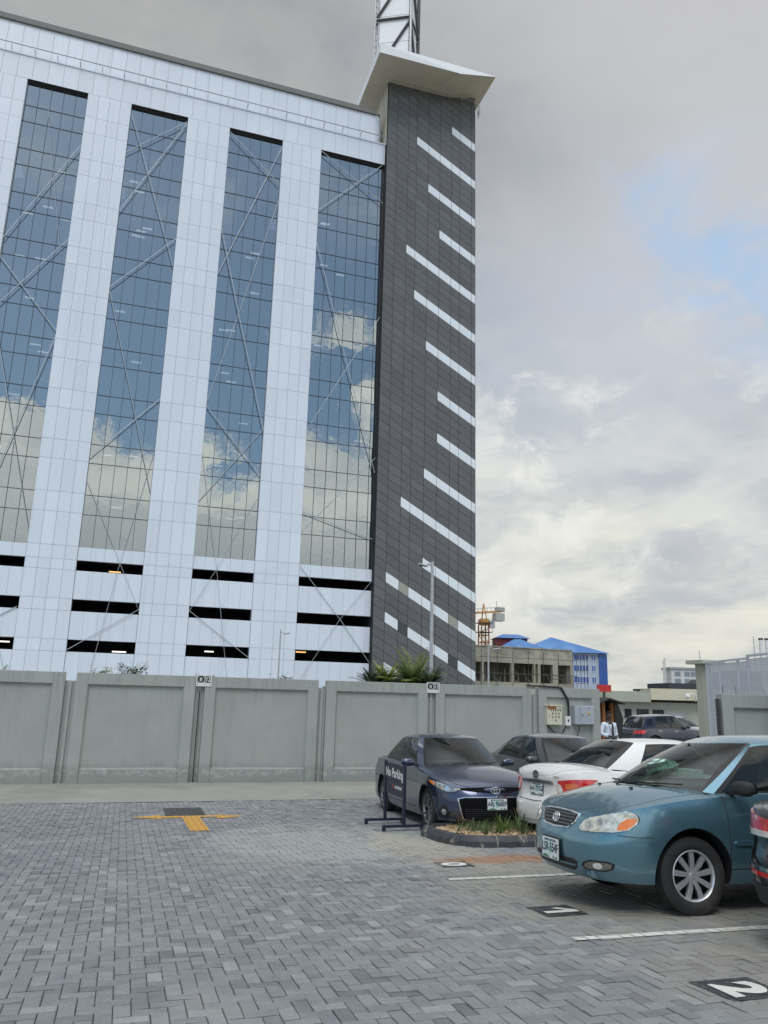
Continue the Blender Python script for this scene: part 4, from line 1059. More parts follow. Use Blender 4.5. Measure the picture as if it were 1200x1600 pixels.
        bul = math.sin(math.pi * v)
        if k < 1: p += Vector((.02, 0, .022)) * bul
        elif k > 6: p += Vector((-.015, 0, .03)) * bul
        else: p.y += .020 * bul
        return p
    def roof(c, x, y):
        g = c.S['g']; zr = sinterp(g['zr'], x); w_ = interp(g['yr'], x)
        return zr - g.get('rdrop', .045) * (min(1, abs(y) / w_)) ** 2.6
    def patch(c, poly, mat, name, parent, eps=.004, res=.03, side=1, rear=False, skirt=.008, fn=None):
        """thin piece hugging the body: poly in (s, z); s measured from the nose (or the tail) centre, signed for crossing it"""
        fn = fn or (lambda s, z: c._sz(s, z, rear))
        xs = [p[0] for p in poly]; ys = [p[1] for p in poly]; mb = MB(); mb.smooth = True; key = {}
        nx, ny = max(1, math.ceil((max(xs) - min(xs)) / res)), max(1, math.ceil((max(ys) - min(ys)) / res))
        for i in range(nx):
            for j in range(ny):
                x0 = min(xs) + (max(xs) - min(xs)) * i / nx; x1 = min(xs) + (max(xs) - min(xs)) * (i + 1) / nx
                y0 = min(ys) + (max(ys) - min(ys)) * j / ny; y1 = min(ys) + (max(ys) - min(ys)) * (j + 1) / ny
                q = clip_poly(poly, x0, y0, x1, y1)
                if not q: continue
                ids = []
                for (a, b) in q:
                    kk = (round(a, 4), round(b, 4))
                    if kk not in key:
                        p, n = fn(a, b); e = eps(a, b) if callable(eps) else eps
                        p = p + n * e; key[kk] = len(mb.v); mb.v.append((p.x, p.y * side, p.z))
                    if not ids or key[kk] != ids[-1]: ids.append(key[kk])
                if len(set(ids)) >= 3: mb.f.append(ids); mb.m.append(0); mb.t.append(.5); mb.sm.append(True)
        # skirt down to the body all round
        n = len(poly); mb.smooth = False
        for i in range(n):
            a, b = poly[i], poly[(i + 1) % n]; L_ = math.hypot(b[0] - a[0], b[1] - a[1]); m = max(1, math.ceil(L_ / res))
            for k in range(m):
                qs = []
                for t in (k / m, (k + 1) / m):
                    s_, z_ = a[0] + (b[0] - a[0]) * t, a[1] + (b[1] - a[1]) * t; p, nn = fn(s_, z_); e = eps(s_, z_) if callable(eps) else eps
                    qs.append((p + nn * e, p - nn * skirt))
                mb.add([(q.x, q.y * side, q.z) for q in (qs[0][0], qs[1][0], qs[1][1], qs[0][1])], [(0, 1, 2, 3)])
        o = mb.build(name, mat, parent, fix=False)
        bm = bmesh.new(); bm.from_mesh(o.data); bmesh.ops.recalc_face_normals(bm, faces=bm.faces); bm.to_mesh(o.data); bm.free()
        return o
    def _sz(c, s, z, rear=False):
        sg = 1 if s >= 0 else -1; s = abs(s)
        if rear: s = c.smax - s
        s = min(max(s, 0.0), c.smax)
        p = c.Sf(s, z); n = c.Nf(min(max(s, .006), c.smax - .006), z)
        return Vector((p.x, p.y * sg, p.z)), Vector((n.x, n.y * sg, n.z))
    def line(c, pts, w_, mat, name, parent, fn, side=1, eps=.0022):
        """narrow strip along a polyline in patch coordinates"""
        P = [Vector(p) for p in pts]; mb = MB()
        Q = []
        for a, b in zip(P, P[1:]):
            n = max(1, math.ceil((b - a).length / .05)); Q += [a.lerp(b, k / n) for k in range(n)]
        Q.append(P[-1])
        Ls = []
        for i, p in enumerate(Q):
            d_ = (Q[min(i + 1, len(Q) - 1)] - Q[max(i - 1, 0)]).normalized(); nn = Vector((-d_.y, d_.x)) * w_ / 2
            r = []
            for q in (p - nn, p + nn):
                pp, n3 = fn(q.x, q.y); pp = pp + n3 * eps; r.append((pp.x, pp.y * side, pp.z))
            Ls.append(r)
        vs = [q for r in Ls for q in r]; mb.add(vs, [(2 * i, 2 * i + 1, 2 * i + 3, 2 * i + 2) for i in range(len(Ls) - 1)])
        return mb.build(name, mat, parent, fix=False)

def side_fn(c):  # patch coordinates (x, z) on the flank
    return lambda x, z: c._sz(c.s_at_x(x), z)
def top_fn(c):
    def f(x, y):
        p = Vector((x, y, c.top(x, y))); e = .01
        n = Vector((-(c.top(x + e, y) - c.top(x - e, y)) / (2 * e), -(c.top(x, y + e) - c.top(x, y - e)) / (2 * e), 1)).normalized(); return p, n
    return f
def g_fn(c):     # patch coordinates (k, v) on the greenhouse
    def f(k, v):
        p = c.G(k, v); a = c.G(min(7, k + .01), v) - c.G(max(0, k - .01), v); b = c.G(k, min(1, v + .01)) - c.G(k, max(0, v - .01))
        n = a.cross(b).normalized(); m = p - Vector((p.x * .7, 0, .8))
        return p, (n if n.dot(m) > 0 else -n)
    return f

def wheel(parent, x, y, r, wd, sd, style, z0=0.0, steer=0.0):
    """tyre with rim; sd = +1 left, -1 right"""
    holder = MB(); rr = r * style.get('rimr', .66)
    # barrel and back plate
    holder.cur = 0
    holder.lathe([(rr * .99, wd * .40), (rr * .96, wd * .20), (rr * .93, -wd * .1), (rr * .30, -wd * .12), (0.001, -wd * .12)], 36)
    T = Matrix.Translation((x, y, r + z0)) @ Matrix.Rotation(steer, 4, 'Z') @ (Matrix.Identity(4) if sd > 0 else Matrix.Rotation(math.pi, 4, 'Z'))
    w_ = holder.build('wheel', M['well'], parent, fix=False); w_.matrix_local = T
    h = wd / 2
    mb = MB()
    mb.lathe([(rr * .985, h * .86), (rr * 1.03, h * .97), (r * .80, h * 1.03), (r * .90, h * .99), (r * .985, h * .86), (r * .992, h * .62), (r, h * .3), (r, -h * .3), (r * .992, -h * .62), (r * .96, -h * .86), (r * .85, -h), (rr, -h * .9)], 48)
    mb.build('tyre', M['tyre'], w_, fix=False)
    mb = MB(); ns = style['n']; mat = style['mat']
    mb.lathe([(rr * .90, h * .62), (rr * .925, h * .90), (rr * .97, h * .98), (rr * 1.0, h * .95), (rr * 1.01, h * .85)], 48)
    cap = style.get('cap', .17) * rr / .66
    mb.lathe([(.001, h * .80), (cap * .7, h * .79), (cap * .95, h * .74), (cap, h * .62)], 24)
    if style.get('ringed'): mb.lathe([(cap * .40, h * .82), (cap * .44, h * .83), (cap * .48, h * .80)], 24)
    for k in range(ns):
        t = 2 * math.pi * k / ns + style.get('ph', 0)
        for (dt, w0, w1, z0_, z1_) in style['sp']:
            a, b = t, t + dt
            ca, sa = math.cos(a), math.sin(a); cb, sb = math.cos(b), math.sin(b)
            p0 = Vector((ca * cap * .7, h * z0_, sa * cap * .7)); p1 = Vector((cb * rr * .93, h * z1_, sb * rr * .93))
            d_ = (p1 - p0).normalized(); sv = d_.cross(Vector((0, 1, 0))).normalized()
            dn = Vector((0, -.035, 0)); pm = p0.lerp(p1, .5) + Vector((0, h * style.get('bow', .08), 0)); wm = (w0 + w1) / 2
            vs = []
            for p, w__ in ((p0, w0), (pm, wm), (p1, w1)): vs += [p - sv * w__ / 2, p + Vector((0, .006, 0)), p + sv * w__ / 2, p + sv * w__ / 2 * .8 + dn, p - sv * w__ / 2 * .8 + dn]
            fs = []
            for i in range(2):
                for q in range(5): fs.append((i * 5 + q, i * 5 + (q + 1) % 5, i * 5 + 5 + (q + 1) % 5, i * 5 + 5 + q))
            sm = mb.smooth; mb.smooth = False; mb.add(vs, fs); mb.smooth = sm
    mb.build('rim', mat, w_)
    if style.get('disc'):
        mb = MB(); mb.lathe([(.001, -.01), (rr * .62, -.01), (rr * .62, -.03)], 32); mb.build('brake_disc', M['galv'], w_, fix=False)
    return w_

def seats(c, S, parent, mat, rear=True, wheel_side=1):
    zc_ = c.zc(0) ; g = S['g']; base = S['belt']
    def seat(x, y, w_, h):
        mb = MB(); mb.smooth = False
        T = Matrix.Translation((x, y, base - .15)) @ Matrix.Rotation(-.22, 4, 'Y')
        mb.cbox((0, 0, (h + .1) / 2), (.13, w_, h + .1), T); o = mb.build('seat', mat, parent, bevel=.045)
        mb = MB(); mb.cbox((.0, 0, h + .19), (.09, .24, .15), T); mb.cbox((0, 0, h + .09), (.03, .12, .08), T); mb.build('headrest', mat, o, bevel=.035)
    fx = S.get('fseat', -.25); hs = S.get('seath', .36)
    for s in (-1, 1): seat(fx, s * .37, .48, hs)
    if rear:
        mb = MB(); T = Matrix.Translation((fx - .88, 0, base - .15)) @ Matrix.Rotation(-.3, 4, 'Y'); mb.cbox((0, 0, .2), (.13, 1.2, .40), T); mb.build('rear_bench', mat, parent, bevel=.04)
        for s in (-1, 1):
            mb = MB(); mb.cbox((0, s * .37, .46), (.08, .24, .13), T); mb.build('rear_headrest', mat, parent, bevel=.03)
    mb = MB(); mb.smooth = True
    sx = fx + .62; cz = base + .0
    pts = [Vector((sx + .05 * math.sin(t), wheel_side * .37 + .18 * math.cos(t), cz + .17 * math.sin(t))) for t in [2 * math.pi * k / 20 for k in range(21)]]
    mb.tube(pts, .014, 6, cap=False); mb.tube([(sx + .0, wheel_side * .37 - .17, cz), (sx, wheel_side * .37 + .17, cz)], .016, 6); mb.build('steering_wheel', M['blk'], parent)

def make_car(name, label, S, loc, yaw, paint, group=None, detail=2):
    c = Car(S); g = S['g']
    root = empty(name, (0, 0, 0), 0, label, S.get('cat', 'car'), group)
    # --- lower body as a closed shell
    xA, xB, xC = S['doors']       # front door front edge, between doors, rear door rear edge
    G_ = .0045
    ss = set()
    nseg = 74 if detail > 1 else 44
    for k in range(nseg + 1): ss.add(c.smax * k / nseg)
    for k in range(7): ss.add(.9 * k / 14); ss.add(c.smax - .9 * k / 14)
    cuts = []
    for xd in (xA, xB, xC): cuts.append((c.s_at_x(xd + G_), c.s_at_x(xd - G_)))
    sx = sorted(s for s in ss if all(abs(s - q) > .02 for cu in cuts for q in cu)); sx = sorted(sx + [q for cu in cuts for q in cu])
    # fractions of height
    vz = [0, .07, .16, .25, .33, .42, .50, .58, .66, .74, .82, .89, .945, .98, 1.0]
    sill = .17; vz = sorted(v for v in vz if abs(v - sill) > .02) ; vz = sorted(vz + [sill - .008, sill + .008])
    tf_ = [1.0, .985, .96, .92, .885, .875, .80, .68, .52, .35, .18, 0.0]
    bm = bmesh.new(); V = {}; ns = len(sx)
    def vert(key, p):
        if key not in V: V[key] = bm.verts.new(p)
        return V[key]
    info = {}
    lay = bm.faces.layers.int.new('part')
    def pt_side(i, j):
        s = sx[i]; x = c.plan(s)[0]; zt = c.zsh(x); zb_ = c.zb(x); z = zb_ + (zt - zb_) * vz[j]; return c.Sf(s, z)
    nt_ = len(tf_)
    def getv(i, j, sd):   # j<len(vz): side; beyond: top rows
        centre = (i == 0 or i == ns - 1)
        if j < len(vz):
            p = pt_side(i, j)
            if centre: sd = 0; p = Vector((p.x, 0, p.z))
            return vert(('s', i, j, sd), (p.x, p.y * (sd or 1), p.z))
        t = tf_[j - len(vz) + 1]; p = pt_side(i, len(vz) - 1)
        if centre: return getv(i, len(vz) - 1, 0)
        if t == 0: sd = 0
        y = p.y * t; e, m = c.zsh(c.plan(sx[i])[0]), c.zc(c.plan(sx[i])[0]); z = e + (m - e) * (1 - t ** S.get('crown', 2.6))
        return vert(('t', i, j, sd), (p.x, y * (sd or 1), z))
    tot = len(vz) + nt_ - 1
    def mk(vs, part):
        u = []
        for v in vs:
            if v not in u: u.append(v)
        if len(u) >= 3:
            try: f = bm.faces.new(u); f[lay] = part; f.smooth = True
            except ValueError: pass
    # part codes: 0 body 1 gap 2 front door 3 rear door 4 hood 5 trunk 6 cabin floor
    for sd in (1, -1):
        for i in range(ns - 1):
            sm_ = (sx[i] + sx[i + 1]) / 2; xm = c.plan(sm_)[0]; onside = c.plan(sm_)[1] > c.W * .9
            for j in range(tot - 1):
                part = 0
                if j < len(vz) - 1:
                    vm = (vz[j] + vz[j + 1]) / 2
                    if onside and xC - G_ <= xm <= xA + G_ and vm > sill - .008:
                        if abs(xm - xA) < G_ or abs(xm - xB) < G_ or abs(xm - xC) < G_ or abs(vm - sill) < .008: part = 1
                        else: part = 2 if xm > xB else 3
                else:
                    t = (tf_[j - len(vz) + 1] + tf_[j - len(vz) + 2]) / 2
                    ym_ = c.plan(sm_)[1] * t; yq = min(1.0, ym_ / max(.1, interp(g['yb'], g['xwb'] - g['cwb']) - g['wse'])); yr_ = min(1.0, ym_ / max(.1, interp(g['yb'], g['xrb'] + g['crb']) - g['rse']))
                    if xm > g['xwb'] - .035 - g['cwb'] * yq ** 2.3: part = 0 if t > .885 else (1 if t > .875 else 4)
                    elif xm < g['xrb'] + .02 + g['crb'] * yr_ ** 2.3: part = 0 if t > .885 else (1 if t > .875 else 5)
                    else: part = 6 if t < .92 else 0
                    if part in (4,) and xm > S['xf'] - .10: part = 0
                a, b, d_, e = getv(i, j, sd), getv(i + 1, j, sd), getv(i + 1, j + 1, sd), getv(i, j + 1, sd)
                mk((a, b, d_, e) if sd > 0 else (a, e, d_, b), part)
    # floor
    for i in range(ns - 1):
        a, b = getv(i, 0, 1), getv(i + 1, 0, 1); a2, b2 = getv(i, 0, -1), getv(i + 1, 0, -1)
        u = []
        for v in (a, a2, b2, b):
            if v not in u: u.append(v)
        if len(u) >= 3: f = bm.faces.new(u); f[lay] = 7
    bmesh.ops.remove_doubles(bm, verts=bm.verts, dist=1e-5)
    bmesh.ops.recalc_face_normals(bm, faces=bm.faces)
    me = bpy.data.meshes.new('body'); bm.to_mesh(me); bm.free()
    tmp = bpy.data.objects.new('tmp', me); COL.objects.link(tmp)
    # wheel arches
    wb = S['wb']; ar = S['arch']; cuts_ = []
    for xw in (wb / 2, -wb / 2):
        cm = MB()
        for s_ in (-1, 1):
            n = 40; vs = []; 
            for yy in (.52, 1.4):
                for k in range(n): vs.append((xw + ar * math.cos(2 * math.pi * k / n), s_ * yy, S['r'] + S.get('adz', 0) + ar * math.sin(2 * math.pi * k / n)))
            cm.add(vs, [tuple(range(n)), tuple(reversed(range(n, 2 * n)))] + [(k, n + k, n + (k + 1) % n, (k + 1) % n) for k in range(n)])
            cm.box((xw - ar * .985, s_ * .52 if s_ > 0 else -1.4, -.3), (xw + ar * .985, 1.4 if s_ > 0 else -.52, S['r'] - .02)) if False else None
        co = cm.build('cut', M['well']); cuts_.append(co)
        md = tmp.modifiers.new('b', 'BOOLEAN'); md.operation = 'DIFFERENCE'; md.solver = 'EXACT'; md.object = co
    dg = bpy.context.evaluated_depsgraph_get(); me2 = bpy.data.meshes.new_from_object(tmp.evaluated_get(dg))
    bpy.data.objects.remove(tmp)
    for co in cuts_: bpy.data.objects.remove(co)
    bm = bmesh.new(); bm.from_mesh(me2); lay = bm.faces.layers.int.get('part')
    # well faces: anything whose centre sits on an arch cylinder or its inner wall
    groups = {k: [] for k in range(8)}
    for f in bm.faces:
        ce = f.calc_center_median(); p = f[lay]; well = False
        for xw in (wb / 2, -wb / 2):
            dd = math.hypot(ce.x - xw, ce.z - S['r'] - S.get('adz', 0))
            n = f.normal
            if dd < ar + .01 and abs(n.y) < .3 and abs(dd - ar) < .02 and n.dot(Vector((xw - ce.x, 0, S['r'] - ce.z)).normalized()) > .7: well = True
            if dd < ar and abs(abs(ce.y) - .52) < .01 and abs(n.y) > .9: well = True
        groups[7 if well else p].append((f, ce))
    def emit(nm, faces, mat, parent, matidx=None, mats=None):
        mb = MB(); mp = {}
        for f, ce in faces:
            ids = []
            for v in f.verts:
                if v.index not in mp: mp[v.index] = len(mb.v); mb.v.append(tuple(v.co))
                ids.append(mp[v.index])
            mb.f.append(ids); mb.m.append(0 if matidx is None else matidx(f)); mb.t.append(.5); mb.sm.append(True)
        if not mb.f: return None
        o = mb.build(nm, mats or mat, parent, fix=False); o.data.set_sharp_from_angle(angle=R(38)); return o
    bm.verts.index_update()
    gap = [x for x in groups[1]]
    body_faces = [x for x in groups[0]]
    inner = groups[7] + groups[6]
    # --- greenhouse shell
    ks = [0, .2, .4, .6, .8, .985, 1.0, 1.5, 2.0, 2.06] + [2.06 + .88 * k / 6 for k in range(1, 6)] + [2.94, 3.0, 3.5, 4.0, 4.06] + [4.06 + .88 * k / 6 for k in range(1, 6)] + [4.94, 5.0, 5.25, 5.5, 5.75, 6.0, 6.07, 6.2, 6.4, 6.6, 6.8, 7.0]
    vs_ = [0, .018, .035, .07, .2, .35, .5, .65, .8, .90, .945, .98, 1.0]
    shell, trim, glass = MB(), MB(), {}
    for m_ in (shell, trim): m_.smooth = True
    three = S.get('quarter')      # a third side window (wagons)
    for sd in (1, -1):
        for i in range(len(ks) - 1):
            km = (ks[i] + ks[i + 1]) / 2
            for j in range(len(vs_) - 1):
                vm = (vs_[j] + vs_[j + 1]) / 2
                q = [c.G(ks[i], vs_[j]), c.G(ks[i + 1], vs_[j]), c.G(ks[i + 1], vs_[j + 1]), c.G(ks[i], vs_[j + 1])]
                q = [Vector((p.x, p.y * sd, p.z)) for p in q]
                if sd < 0: q.reverse()
                tgt = shell
                if km < 1:
                    if .018 < vm < .98 and km < .985: tgt = glass.setdefault('windscreen', MB())
                    else: tgt = trim if vm < .98 else shell
                elif km > 6:
                    if .07 < vm < .945 and km > 6.07: tgt = glass.setdefault('rear_window', MB())
                    else: tgt = trim if .035 < vm < .98 else shell
                elif 2 < km < 3:
                    if .07 < vm < .90 and 2.06 < km < 2.94: tgt = glass.setdefault('window_f%d' % sd, MB())
                    elif .035 < vm < .945: tgt = trim
                elif 3 < km < 4: tgt = trim if .035 < vm < .945 else shell
                elif 4 < km < 5:
                    if .07 < vm < .90 and 4.06 < km < 4.94: tgt = glass.setdefault('window_r%d' % sd, MB())
                    elif .035 < vm < .945: tgt = trim
                elif three and 5.25 < km < 5.75 and .2 < vm < .8: tgt = glass.setdefault('window_q%d' % sd, MB())
                tgt.smooth = True; tgt.add(q, [(0, 1, 2, 3)])
    # roof
    ts = [1, .97, .92, .82, .66, .44, .22, 0]
    for sd in (1, -1):
        for i in range(len(ks) - 1):
            for j in range(len(ts) - 1):
                q = []
                for (k_, t_) in ((ks[i], ts[j]), (ks[i + 1], ts[j]), (ks[i + 1], ts[j + 1]), (ks[i], ts[j + 1])):
                    p = c.G(k_, 1.0); y = p.y * t_; q.append(Vector((p.x, y * sd, c.roof(p.x, y) if t_ < 1 else p.z)))
                if (q[0] - q[1]).length < 1e-6 and (q[2] - q[3]).length < 1e-6: continue
                if sd < 0: q.reverse()
                shell.add(q, [(0, 1, 2, 3)])
    # merge body + shell
    mb = MB(); mp = {}
    for f, ce in body_faces:
        ids = []
        for v in f.verts:
            if v.index not in mp: mp[v.index] = len(mb.v); mb.v.append(tuple(v.co))
            ids.append(mp[v.index])
        mb.f.append(ids); mb.m.append(0); mb.t.append(.5); mb.sm.append(True)
    if True: mb.add(shell.v, shell.f); mb.sm[-len(shell.f):] = [True] * len(shell.f)
    body = mb.build('body', paint, root, fix=False)
    bb = bmesh.new(); bb.from_mesh(body.data); bmesh.ops.remove_doubles(bb, verts=bb.verts, dist=2e-4); bb.to_mesh(body.data); bb.free(); body.data.set_sharp_from_angle(angle=R(38))
    def finish(mbx, nm, mat, par, sol=None):
        o = mbx.build(nm, mat, par, fix=False)
        bb = bmesh.new(); bb.from_mesh(o.data); bmesh.ops.remove_doubles(bb, verts=bb.verts, dist=2e-4); bb.to_mesh(o.data); bb.free(); o.data.set_sharp_from_angle(angle=R(38)); return o
    finish(trim, 'window_trim', M['blk'], root)
    fd = [x for x in groups[2]]; rd = [x for x in groups[3]]
    for sd in (1, -1):
        for nm, gl, key in (('door', fd, 'window_f%d' % sd), ('door', rd, 'window_r%d' % sd)):
            o = emit(nm, [x for x in gl if x[1].y * sd > 0], paint, root)
            finish(glass[key], 'window', S.get('sglass', M['cglass']), o)
            # handle
            xh = (xB + .14) if gl is fd else (xC + .20)
            if xh is not None and o:
                zh = S['handle']; fn = side_fn(c); mbh = MB(); p, n = fn(xh, zh)
                p2, n2 = fn(xh + .18, zh + .004)
                a, b = Vector((p.x, p.y * sd, p.z)) + Vector((n.x, n.y * sd, n.z)) * .028, Vector((p2.x, p2.y * sd, p2.z)) + Vector((n2.x, n2.y * sd, n2.z)) * .028
                mbh.smooth = True; mbh.tube([a - (a - b) * -.0 - Vector((0, sd * .02, 0)), a.lerp(b, .12), a.lerp(b, .88), b - Vector((0, sd * .02, 0))], [.012, .016, .016, .012], 8)
                mbh.build('door_handle', S.get('handlemat', paint), o)
        if three and 'window_q%d' % sd in glass: finish(glass['window_q%d' % sd], 'quarter_window', S.get('sglass', M['cglass']), root)
    ws = finish(glass['windscreen'], 'windscreen', S.get('wglass', M['cglass']), root)
    rw = finish(glass['rear_window'], 'rear_window', S.get('rglass', M['cglass_dark']), root)
    emit('hood', groups[4], paint, root); emit('boot_lid', groups[5], paint, root)
    emit('panel_gap', gap, M['blkm'], root); emit('underbody', inner, M['well'], root)
    bm.free()
    # wheels
    for xw in (wb / 2, -wb / 2):
        for sd in (1, -1): wheel(root, xw, sd * (c.W - .035 - S.get('tw', .20) / 2), S['r'], S.get('tw', .20), sd, S['rim'], z0=-S.get('lift', 0), steer=S.get('steer', 0) if xw > 0 else 0)
    # door mirrors
    for sd in S.get('mirrors', (1, -1)):
        mx, mz = S['mirror']; yb_ = interp(g['yb'], mx)
        mb = MB(); mb.smooth = True
        prof = [(0, .55, .6), (.04, .9, .9), (.11, 1, 1), (.17, .95, .95), (.215, .6, .65), (.225, .3, .3)]
        rows_ = []
        for (dy, sw, sh) in prof:
            row = []
            for k in range(12):
                t = 2 * math.pi * k / 12; ca, sa = math.cos(t), math.sin(t)
                ex = (abs(ca) ** .7) * (1 if ca > 0 else -1); ez = (abs(sa) ** .7) * (1 if sa > 0 else -1)
                row.append((mx + .055 * sw * ex * (1.0 if ex < 0 else 1.2) - dy * .10, sd * (yb_ + .07 + dy), mz + .068 * sh * ez))
            rows_.append(row)
        vs = [p for r_ in rows_ for p in r_]; fs = []
        for i in range(len(prof) - 1):
            for k in range(12): fs.append((i * 12 + k, i * 12 + (k + 1) % 12, (i + 1) * 12 + (k + 1) % 12, (i + 1) * 12 + k))
        fs += [tuple(range(12)), tuple(range(60, 72))]
        mb.add(vs, fs); mo = mb.build('door_mirror', S.get('mirmat', paint), root)
        mb = MB(); mb.bar((mx + .01, sd * (yb_ - .03), mz - .06), (mx, sd * (yb_ + .12), mz - .035), .05, .035); mb.build('mirror_arm', M['blk'], mo)
        mb = MB(); xg = mx - .062; mb.add([(xg - .014, sd * (yb_ + .10), mz - .045), (xg - .026, sd * (yb_ + .27), mz - .042), (xg - .026, sd * (yb_ + .27), mz + .045), (xg - .014, sd * (yb_ + .10), mz + .048)], [(0, 1, 2, 3)]); mb.build('mirror_glass', M['chrome'], mo)
        # black sail panel between pillar and glass
    # wipers
    for y0, y1 in ((-.05, .58), (-.62, -.08)):
        mb = MB(); p0 = c.G(abs(y0) / c.W, .0); 
        def wp(y, v): 
            p = c.G(min(.95, abs(y) / interp(g['yb'], g['xwb'])), v); return Vector((p.x, y, p.z)) + Vector((.012, 0, .014))
        mb.tube([wp(y0, .03), wp((y0 + y1) / 2, .06), wp(y1, .075)], .007, 5); mb.tube([wp(y0, .00), wp(y0, .03)], .012, 5)
        mb.build('wiper', M['blk'], root)
    # dashboard and seats
    mb = MB(); zd = c.zc(g['xwb'] - .1) + .0
    pts = []
    hw = interp(g['yb'], g['xwb'] - g['cwb']) - g['wse']; xq = g['xwb'] - .12; mb.prism([(xq, -hw * .42), (xq, hw * .42), (xq - g['cwb'] * .45, hw * .72), (xq - g['cwb'] - .10, hw * .86), (xq - g['cwb'] - .28, hw * .86), (xq - g['cwb'] - .28, -hw * .86), (xq - g['cwb'] - .10, -hw * .86), (xq - g['cwb'] * .45, -hw * .72)], zd - .2, zd + .03); mb.build('dashboard', S.get('dashmat', M['dash']), root, bevel=.03)
    seats(c, S, root, S.get('seatmat', M['seat']), wheel_side=1)
    mb = MB(); xm_ = g['xwt'] + .12; mb.cbox((xm_, 0, c.roof(g['xwt'], 0) - .10), (.02, .22, .06)); mb.bar((xm_, 0, c.roof(g['xwt'], 0) - .07), (xm_ - .05, 0, c.roof(g['xwt'], 0) - .01), .015); mb.build('rear_view_mirror', M['blk'], root)
    c.root = root; c.body = body; c.paint = paint
    # place on the sloping ground
    x, y = loc; dz = (gz(y + 1.2) - gz(y - 1.2)) / 2.4
    upn = Vector((0, -dz, 1)).normalized(); fx = Vector((math.cos(yaw), math.sin(yaw), 0)); fx = (fx - upn * fx.dot(upn)).normalized(); ly = upn.cross(fx)
    root.matrix_world = Matrix.Translation((x, y, gz(y) + S.get('lift', 0))) @ Matrix((fx, ly, upn)).transposed().to_4x4()
    return c

def plate_(c, parent, x, z, tilt, txt, facing=1, sz=(.34, .17)):
    """number plate standing at x; facing +1 front, -1 rear"""
    T = Matrix.Translation((x, 0, z)) @ Matrix.Rotation(R(90) * facing, 4, 'Z') @ Matrix.Rotation(R(90), 4, 'X') @ Matrix.Rotation(tilt, 4, 'X')
    mb = MB(); w_, h = sz; mb.box((-w_ / 2 - .012, -h / 2 - .012, -.012), (w_ / 2 + .012, h / 2 + .012, -.002), T); fr_ = mb.build('plate_holder', M['blk'], parent, bevel=.004)
    mb = MB(); mb.box((-w_ / 2, -h / 2, -.002), (w_ / 2, h / 2, .003), T); p = mb.build('number_plate', M['plate'], parent, bevel=.003)
    def flat(mb, pts, e): mb.add([(a, b, e) for a, b in pts], [tuple(range(len(pts)))], T)
    mb = MB(); flat(mb, [(-.05 * w_, -.33 * h), (.03 * w_, -.30 * h), (.12 * w_, .0), (.05 * w_, .36 * h), (-.08 * w_, .34 * h), (-.12 * w_, .0)], .0042); mb.build('plate_map', M['plate_tint'], p, fix=False)
    mb = MB(); flat(mb, [(-.46 * w_, -.46 * h), (.0, -.46 * h), (-.08 * w_, -.41 * h), (-.26 * w_, -.32 * h), (-.46 * w_, -.40 * h)], .005)
    flat(mb, [(.17 * w_, -.45 * h), (.25 * w_, -.45 * h), (.24 * w_, -.33 * h), (.19 * w_, -.33 * h)], .005); flat(mb, [(.28 * w_, -.45 * h), (.46 * w_, -.45 * h), (.44 * w_, -.38 * h), (.36 * w_, -.34 * h)], .005)
    mb.build('plate_scene', M['plate_green'], p, fix=False)
    mb = MB(); lettering(mb, txt, h * .58, T @ Matrix.Translation((0, .03 * h, .0058)), bold=.0022, sx=.80); mb.build('plate_lettering', M['plate_ink'], p, fix=False)
    mb = MB()
    lettering(mb, 'FEDERAL REPUBLIC', h * .13, T @ Matrix.Translation((0, .385 * h, .0058)), bold=.0008)
    for sx in (-.30, .30): flat(mb, [(sx * w_ + .011 * math.cos(a), .385 * h + .011 * math.sin(a)) for a in [k * .785 for k in range(8)]], .0058)
    mb.build('plate_heading', M['plate_ink'], p, fix=False)
def emblem(parent, pos, nrm, w_, h, mat, back=None):
    """three-ellipse badge as on the photographed cars"""
    n = Vector(nrm).normalized(); u = Vector((0, 0, 1)).cross(n).normalized(); v = n.cross(u); o = Vector(pos) + n * .006
    mb = MB(); mb.smooth = True
    def el(cx, cy, a, b, r): 
        mb.tube([o + u * (cx + a * math.cos(t)) + v * (cy + b * math.sin(t)) for t in [2 * math.pi * k / 28 for k in range(29)]], r, 6, cap=False)
    el(0, 0, w_ / 2, h / 2, w_ * .055); el(0, h * .26, w_ * .33, h * .20, w_ * .045); el(0, -.02 * h, w_ * .14, h * .44, w_ * .045)
    e = mb.build('emblem', mat, parent)
    if back is not None:
        mb = MB(); mb.add([o - n * .003 + u * (w_ / 2 * math.cos(t)) + v * (h / 2 * math.sin(t)) for t in [2 * math.pi * k / 28 for k in range(28)]], [tuple(range(28))]); mb.build('emblem_ground', back, e, fix=False)

# ================================================================ the individual cars
def oval(cx, cy, a, b, n=20, sx=1.0, p=2.0):
    out = []
    for k in range(n):
        t = 2 * math.pi * k / n; ca, sa = math.cos(t), math.sin(t)
        out.append((cx + a * abs(ca) ** (2 / p) * (1 if ca > 0 else -1), cy + b * abs(sa) ** (2 / p) * (1 if sa > 0 else -1)))
    return out
def lens_bump(h):
    return h

M['soft_chrome'] = pmat('lamp_reflector', (.62, .62, .60), .38, .8)
